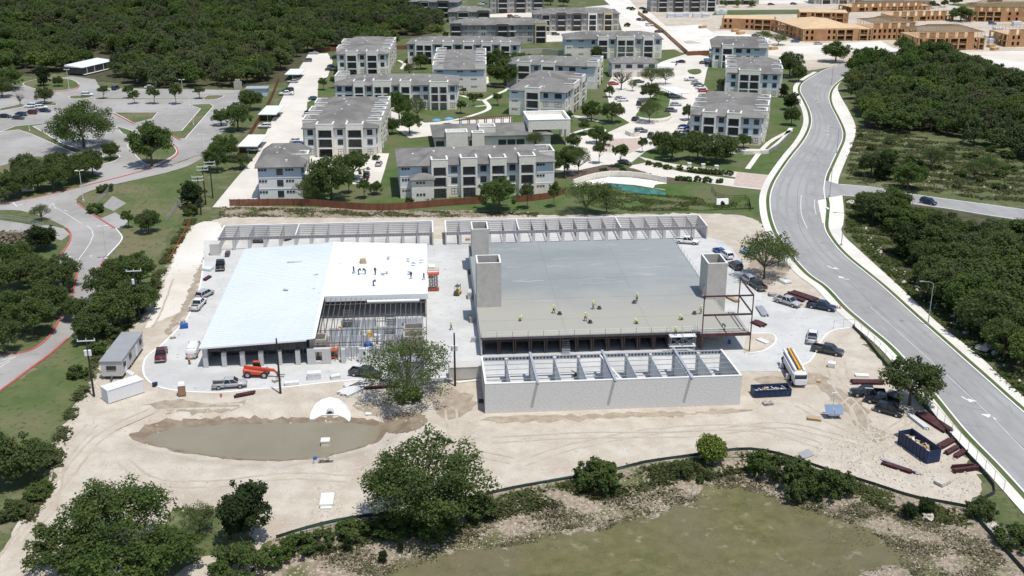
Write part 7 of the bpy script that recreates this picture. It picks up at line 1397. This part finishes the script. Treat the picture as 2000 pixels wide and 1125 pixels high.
# ------------------------------------------------------------------ fences
def fence_line(name, label, pts, hgt, post_step, panel_mat, post_mat, pickets=0, thick=.05, post=.1, gap=.1, cat='fence', rail=0, smooth=4):
    L = cm(W(pts), smooth, False) if smooth else W(pts); p0 = L[0]; t = thing(name, label, cat, (p0[0], p0[1], 0))
    # resample
    d = [0]
    for a, b in zip(L, L[1:]): d.append(d[-1] + math.hypot(b[0] - a[0], b[1] - a[1]))
    n = max(1, round(d[-1] / post_step)); Q = [(float(np.interp(d[-1] * k / n, d, [q[0] for q in L])), float(np.interp(d[-1] * k / n, d, [q[1] for q in L]))) for k in range(n + 1)]
    for k, q in enumerate(Q):
        z = h1(*q); pm = cached(('fp', hgt, post, post_mat), lambda: MB().box(-post / 2, post / 2, -post / 2, post / 2, 0, hgt + .08).mesh('post', post_mat)); put('post', pm, t, (q[0] - p0[0], q[1] - p0[1], z))
        if k < n:
            b = Q[k + 1]; l = math.hypot(b[0] - q[0], b[1] - q[1]); rz = math.atan2(b[1] - q[1], b[0] - q[0]); mb = MB(); z2 = h1(*b) - z
            def slant(x0, x1, y0, y1, za, zb): mb.hexa([(x0, y0, za + z2 * x0 / l), (x1, y0, za + z2 * x1 / l), (x1, y1, za + z2 * x1 / l), (x0, y1, za + z2 * x0 / l)], [(x0, y0, zb + z2 * x0 / l), (x1, y0, zb + z2 * x1 / l), (x1, y1, zb + z2 * x1 / l), (x0, y1, zb + z2 * x0 / l)])
            if pickets:
                m_ = max(1, int(l / pickets)); w_ = l / m_
                for i in range(m_): slant(i * w_ + .01, (i + 1) * w_ - .01, -.02 + .015 * (i % 2), .02 + .015 * (i % 2), .04, hgt - .03 * ((i * 7) % 3))
                slant(.02, l - .02, .04, .08, .35, .45); slant(.02, l - .02, .04, .08, hgt - .4, hgt - .3)
            elif rail:
                for i in range(rail): zz = hgt * (i + 1) / rail; slant(.03, l - .03, -.02, .02, zz - .05, zz)
                if rail > 1:
                    for i in range(int(l / .3)): slant(i * .3 + .1, i * .3 + .13, -.012, .012, .1, hgt - .06)
            else: slant(.03, l - .03, -thick / 2, thick / 2, .02, hgt)
            mb.build('panel', panel_mat, t, (q[0] - p0[0], q[1] - p0[1], z), rz)
    return t
fence_line('wood_fence', 'reddish cedar fence of upright boards between apartments and site', [(449, 403), (520, 402), (600, 402), (660, 407), (720, 411), (780, 410), (850, 404), (905, 400), (945, 398)], 2.0, 2.6, 'cedar', 'cedar', .3)
fence_line('wood_fence', 'short cedar fence length right of the dark oak', [(1003, 396), (1045, 392), (1075, 388), (1105, 378)], 1.9, 2.6, 'cedar', 'cedar', .3)
fence_line('wood_fence', 'orange-brown cedar fence between the left drive and the wood', [(468, 300), (505, 240), (528, 200), (545, 158)], 2.0, 3.0, 'cedar', 'cedar', .5)
fence_line('wood_fence', 'cedar fence at the top of the left drive', [(628, 101), (662, 99)], 2.0, 3.0, 'cedar', 'cedar', .5); fence_line('wood_fence', 'dark cedar fence behind the far left block', [(772, 97), (795, 96)], 2.0, 3.0, 'cedar', 'cedar', .5)
fence_line('wood_fence', 'brown board fence between the court and the cleared slabs', [(1246, 28), (1290, 60), (1310, 78), (1343, 108)], 2.2, 3.5, 'osb', 'siding_dark', .8, smooth=2); fence_line('wood_fence', 'red-brown cedar fence at the head of the right court', [(1343, 109), (1385, 107)], 2.2, 3.0, 'cedar', 'cedar', .5)
fence_line('silt_fence', 'black silt fence along the foot of the dirt, from big oak to road corner', SILT_PX, .55, 2.2, 'silt', 'dark_metal', post=.06, thick=.05, smooth=3)
fence_line('silt_fence', 'black silt fence along the road edge of the dirt', [(1888, 992), (1930, 972), (1945, 958), (1915, 920), (1880, 880), (1840, 835), (1800, 790), (1765, 752), (1720, 702), (1690, 665), (1665, 640)], .7, 2.2, 'silt', 'dark_metal', post=.06, smooth=2)
fence_line('silt_fence', 'black silt fence running down from the dirt corner beside the road', [(1890, 994), (1925, 1035), (1970, 1085), (2010, 1130)], .7, 2.2, 'silt', 'dark_metal', post=.06, smooth=2)
fence_line('mesh_fence', 'green mesh fence panel run at the lower end of the silt fence', [(560, 1062), (575, 1050), (625, 1040), (690, 1022)], 1.3, 3.0, 'green_mesh', 'dark_metal', rail=2, post=.07, smooth=0)
fence_line('mesh_fence', 'thin green wire fence in front of the silt fence', [(1020, 960), (1130, 942), (1260, 920), (1370, 903), (1440, 890)], 1.2, 4.0, 'green_mesh', 'green_mesh', rail=1, post=.06, smooth=0)
fence_line('wire_fence', 'steel wire fence between dirt and sidewalk along the road', [(1668, 640), (1700, 668), (1740, 712), (1790, 768), (1850, 838), (1910, 905), (1960, 960)], 1.8, 3.0, 'galvanised', 'galvanised', rail=1, post=.06, smooth=0)
fence_line('wire_fence', 'steel wire fence round the entrance corner', [(1628, 642), (1640, 640), (1668, 640)], 1.8, 2.5, 'galvanised', 'galvanised', rail=1, post=.06, smooth=0)
fence_line('chain_fence', 'chain-link fence along the grass channel by the school drive', [(188, 400), (205, 385), (215, 372)], 1.5, 2.5, 'galvanised', 'galvanised', rail=2, post=.06, smooth=0); fence_line('chain_fence', 'chain-link fence down the bank below the power poles', [(355, 392), (340, 415), (325, 435)], 1.5, 2.5, 'galvanised', 'galvanised', rail=2, post=.06, smooth=0); fence_line('chain_fence', 'chain-link fence round the concrete channel at the left', [(-20, 428), (20, 430), (55, 436), (85, 446)], 1.4, 3, 'galvanised', 'galvanised', rail=2, post=.06, smooth=0)
fence_line('iron_fence', 'black iron railing round the grass basin', [(1390, 370), (1402, 378), (1425, 382), (1462, 384), (1466, 412)], 1.4, 3, 'black_iron', 'black_iron', rail=2, post=.07, smooth=0)
fence_line('orange_fence', 'orange plastic fence down the left edge of the white track', [(373, 430), (360, 455), (345, 482), (330, 510)], .5, 2.5, 'orange', 'dark_metal', post=.05, smooth=0)
fence_line('retaining_wall', 'grey concrete wall by the near right-hand block', [(1500, 300), (1520, 288), (1545, 262)], 1.2, 3, 'siding_grey', 'siding_grey', post=.1, thick=.2, smooth=0)
# limestone retaining wall of the basin and its turquoise lining
t = fence_line('retaining_wall', 'cream limestone retaining wall behind the grass basin', [(1120, 362), (1150, 352), (1190, 345), (1230, 346), (1270, 351), (1300, 357)], 1.7, 2.6, 'limestone', 'limestone', thick=.5, post=.4, cat='wall', smooth=3)
sheet('stone_paving', W([(1120, 364), (1150, 353), (1190, 346), (1230, 347), (1270, 352), (1302, 358), (1300, 366), (1240, 362), (1190, 358), (1150, 364)]), .09, 'limestone', 0, 0)
sheet('basin_liner', jag(W([(1172, 362), (1190, 359), (1240, 364), (1300, 367), (1298, 373), (1240, 369), (1195, 365)]), .2, .9), .16, 'turquoise', 0, 0, res=1.2)
p = G(1411, 400); t = thing('outlet_headwall', 'white concrete headwall with dark pipe mouth in the grass basin', 'headwall', p, .1); MB().hexa([(-1.9, -.5, -.6), (1.6, -.5, -.6), (1.6, .5, -.6), (-1.9, .5, -.6)], [(-1.5, .6, 1.5), (1.9, .6, 1.5), (1.9, 1.2, 1.5), (-1.5, 1.2, 1.5)]).build('wall', 'coping', t); MB().tube([(0, -.5, .35), (0, .6, .55)], .55, 12).build('pipe_mouth', 'black_iron', t)
for k, (x, y) in enumerate([(1346, 330), (1373, 332), (1399, 335)]): small('stone_pier', 'pale stone entrance pier between hedges', 'pier', G(x, y), (lambda m_: (m_.box(-.5, .5, -.5, .5, 0, 1.7), m_.box(-.6, .6, -.6, .6, 1.7, 1.9), m_)[2])(MB()), 'limestone', 0, 'entrance piers')
fence_line('retaining_wall', 'cream stone wall with white cap before the right-hand lawn', [(1425, 296), (1455, 302), (1500, 300)], 1.2, 3, 'limestone', 'limestone', thick=.4, post=.3, cat='wall', smooth=2)
fence_line('retaining_wall', 'pale concrete terrace wall behind the far white block', [(1012, 106), (1060, 104), (1100, 108)], 2.4, 4, 'siding_tan', 'siding_tan', thick=.4, post=.3, cat='wall', smooth=0); fence_line('retaining_wall', 'stone planter wall around the court island', [(1248, 236), (1275, 240), (1300, 238), (1312, 230)], .9, 2, 'limestone', 'limestone', thick=.4, post=.3, cat='wall', smooth=3)
fence_line('retaining_wall', 'low stone wall of the entrance court beside the grey car', [(1222, 262), (1235, 268), (1248, 266)], 1.4, 2, 'limestone', 'limestone', thick=.4, post=.4, cat='wall', smooth=0)
t = thing('bus_shelter', 'small white bin and bench pad beside the road bay', 'bench', G(1616, 410), 1.5); MB().box(-.9, .9, -.3, .3, .42, .5).build('seat', 'porta_white', t); MB().box(-.8, -.7, -.25, .25, .12, .42).build('leg', 'grey_pole', t); MB().box(.7, .8, -.25, .25, .12, .42).build('leg', 'grey_pole', t)
for k, (x, y) in enumerate([(1635, 603), (1640, 603), (1668, 638)]):
    t = thing('traffic_cone', ['left orange cone at the site entrance', 'right orange cone at the site entrance', 'orange cone at the wire fence corner'][k], 'cone', G(x, y), 0, 'orange cones'); MB().tube([(0, 0, .05), (0, 0, .75)], [.2, .05], 8).build('cone', 'orange', t); MB().box(-.25, .25, -.25, .25, .08, .14).build('base', 'dark_metal', t)
p = G(432, 776); t = thing('fire_hydrant', 'red fire hydrant on the dirt before the silver pickup', 'hydrant', p); MB().tube([(0, 0, 0), (0, 0, .6), (0, 0, .75)], [.14, .14, .08], 8).build('barrel', 'red_kerb', t); MB().tube([(-.25, 0, .45), (.25, 0, .45)], .07, 6).build('nozzle', 'red_kerb', t)
# ------------------------------------------------------------------ people
def person_mesh(pose, top, legs='trousers'):
    V = {'pel': (0, 0, .95), 'chest': (0, 0, 1.3), 'neck': (0, 0, 1.48), 'head': (0, 0, 1.62), 'crown': (0, 0, 1.72)}
    if pose == 'bend': V.update(chest=(.28, 0, 1.18), neck=(.45, 0, 1.25), head=(.58, 0, 1.28), crown=(.67, 0, 1.30))
    if pose == 'kneel': V.update(pel=(0, 0, .5), chest=(.25, 0, .78), neck=(.38, 0, .92), head=(.47, 0, 1.02), crown=(.52, 0, 1.11))
    c = V['chest']; n = V['neck']; p = V['pel']
    for s, q in ((-1, 'r'), (1, 'l')):
        V['sh' + q] = (n[0] - .04, s * .2, n[2] - .06)
        if pose == 'stand': V['el' + q] = (c[0] + .05, s * .28, 1.15); V['ha' + q] = (c[0] + .22, s * .22, .95)
        elif pose == 'push': V['el' + q] = (.2, s * .27, 1.18); V['ha' + q] = (.5, s * .2, 1.02)
        elif pose == 'bend': V['el' + q] = (.5, s * .26, .95); V['ha' + q] = (.62, s * .2, .7)
        else: V['el' + q] = (.5, s * .26, .6); V['ha' + q] = (.7, s * .2, .3)
        V['hip' + q] = (p[0], s * .1, p[2] - .05)
        if pose == 'kneel': V['kn' + q] = (.38, s * .14, .42 if s > 0 else .1); V['an' + q] = (.3 if s > 0 else -.1, s * .14, .08); V['to' + q] = (.5 if s > 0 else -.25, s * .14, .05)
        else:
            k = s * .22 if pose in ('stand', 'push') else .05; V['kn' + q] = (k * .5 + .04, s * .12, .5); V['an' + q] = (k, s * .13, .08); V['to' + q] = (k + .2, s * .14, .05)
    names = list(V); E_ = [('pel', 'chest'), ('chest', 'neck'), ('neck', 'head'), ('head', 'crown')]
    for q in 'rl': E_ += [('neck', 'sh' + q), ('sh' + q, 'el' + q), ('el' + q, 'ha' + q), ('pel', 'hip' + q), ('hip' + q, 'kn' + q), ('kn' + q, 'an' + q), ('an' + q, 'to' + q)]
    R = dict(pel=.16, chest=.18, neck=.075, head=.11, crown=.08, sh=.09, el=.06, ha=.045, hip=.11, kn=.085, an=.055, to=.045)
    me = bpy.data.meshes.new('person'); me.from_pydata([V[k] for k in names], [(names.index(a), names.index(b)) for a, b in E_], []); o = bpy.data.objects.new('tmp_person', me); COL.objects.link(o)
    md = o.modifiers.new('s', 'SKIN'); sb = o.modifiers.new('d', 'SUBSURF'); sb.levels = 1
    for i, k in enumerate(names): r = R.get(k) or R[k[:2]] if k in R or k[:2] in R else R[k[:3]]; me.skin_vertices[0].data[i].radius = (r, r)
    me.skin_vertices[0].data[0].use_root = True
    dg = bpy.context.evaluated_depsgraph_get(); ev = o.evaluated_get(dg); out = bpy.data.meshes.new_from_object(ev); bpy.data.objects.remove(o)
    out.materials.clear()
    for k in (top, legs, 'skin'): out.materials.append(M[k])
    P = {k: Vector(V[k]) for k in names}; seg = [(P[a], P[b], 2 if b in ('head', 'crown') or b[:2] == 'ha' else (1 if a[:3] == 'hip' or a[:2] in ('kn', 'an') or b[:3] == 'hip' else 0)) for a, b in E_]
    for f in out.polygons:
        c = f.center; best = min(seg, key=lambda s: (c - (s[0] + (s[1] - s[0]) * max(0, min(1, (c - s[0]).dot(s[1] - s[0]) / max((s[1] - s[0]).length_squared, 1e-6))))).length); f.material_index = best[2]; f.use_smooth = True
    return out, V['crown']
def person(label, loc, rz, pose, top, hat=True, group=None, tool=None):
    me, cr = cached(('p', pose, top), lambda: person_mesh(pose, top)); t = tag(put('person', me, None, loc, rz), label, 'person', group)
    if hat: put('hard_hat', cached('hat', lambda: MB().tube([(0, 0, -.06), (0, 0, .02), (0, 0, .1)], [.15, .14, .05], 10).mesh('hard_hat', 'hard_hat')), t, cr)
    return t
def trowel_machine(label, loc, rz):
    t = thing('power_trowel', label, 'machine', loc, rz, 'power trowels on the deck'); MB().tube([(0, 0, .06), (0, 0, .16)], .5, 14).build('guard_ring', 'dark_metal', t); MB().box(-.25, .25, -.2, .2, .16, .6).build('engine', 'dark_metal', t); MB().tube([(-.2, 0, .45), (-1.2, 0, 1.02)], .03, 5).build('handle', 'dark_metal', t)
DZ = 3.9
deckers = [((1014, 627), 'kneel', 0.4, 'worker in yellow shirt kneeling at the left of the deck'), ((1081, 612), 'push', -.5, 'worker in yellow shirt pushing a trowel machine, left of the group'), ((1158, 604), 'push', .1, 'worker in yellow shirt pushing a trowel machine, centre back of the deck'), ((1143, 627), 'push', -.9, 'worker in yellow shirt with a trowel machine near the deck front'), ((1244, 588), 'push', -2.2, 'worker in yellow shirt farthest back on the deck'), ((1245, 633), 'kneel', 2.5, 'worker in yellow shirt crouching at the deck front'), ((1333, 625), 'kneel', 3.0, 'worker in yellow shirt bent over beside the steel frame'), ((1369, 613), 'push', 3.1, 'worker in yellow shirt at the steel frame post')]
for (px, py), pose, rz, lb in deckers:
    x, y = G0(px, py, DZ); person(lb, (x, y, DZ), rz, pose, 'hi_vis', True, 'workers on the concrete deck')
    if pose == 'push': trowel_machine('black trowel machine of the ' + lb.split(' in ')[0] + ' ' + lb.split('shirt ')[1], (x + 1.3 * math.cos(rz), y + 1.3 * math.sin(rz), DZ + .005), rz)
x, y = G0(1318, 648, 3.9); person('worker in yellow shirt standing on the scaffold', (G(1317, 692)[0], G(1331, 692)[1], 3.9), 1.5, 'stand', 'hi_vis'); x, y = G0(1416, 645, 3.9); person('worker in green shirt at the right deck edge under the steel frame', (x, y, 3.9), 2.8, 'bend', 'shirt_green')
ZR_ = lambda x: 5.36 - (x + 21.7) * .0459
for (px, py), pose, rz, lb in [((691, 535), 'stand', 0, 'dark-clothed roofer leftmost in the row on the white roof'), ((700, 537), 'bend', .4, 'dark-clothed roofer second in the row on the white roof'), ((714, 536), 'bend', 2.8, 'dark-clothed roofer third in the row, stooping'), ((733, 536), 'stand', 1.2, 'dark-clothed roofer fourth in the row with legs apart'), ((803, 541), 'stand', 2.0, 'dark-clothed roofer near the right edge of the white roof'), ((828, 542), 'stand', 3.0, 'dark-clothed roofer at the very right edge of the white roof'), ((729, 558), 'bend', .5, 'dark-clothed roofer stooping alone nearer the open bay')]:
    x, y = G0(px, py, 5.0); person(lb, (x, y, ZR_(x)), rz, pose, 'shirt_dark', True, 'roofers on the white roof')
for (px, py), pose, rz, top, lb in [((370, 713), 'bend', 1.2, 'shirt_orange', 'worker in orange shirt and blue trousers at the open rear of the white van'), ((881, 645), 'stand', 0, 'hi_vis', 'worker in yellow vest in the alley near the power pole')]:
    p = G(px, py); person(lb, (p[0], p[1], .07), rz, pose, top)
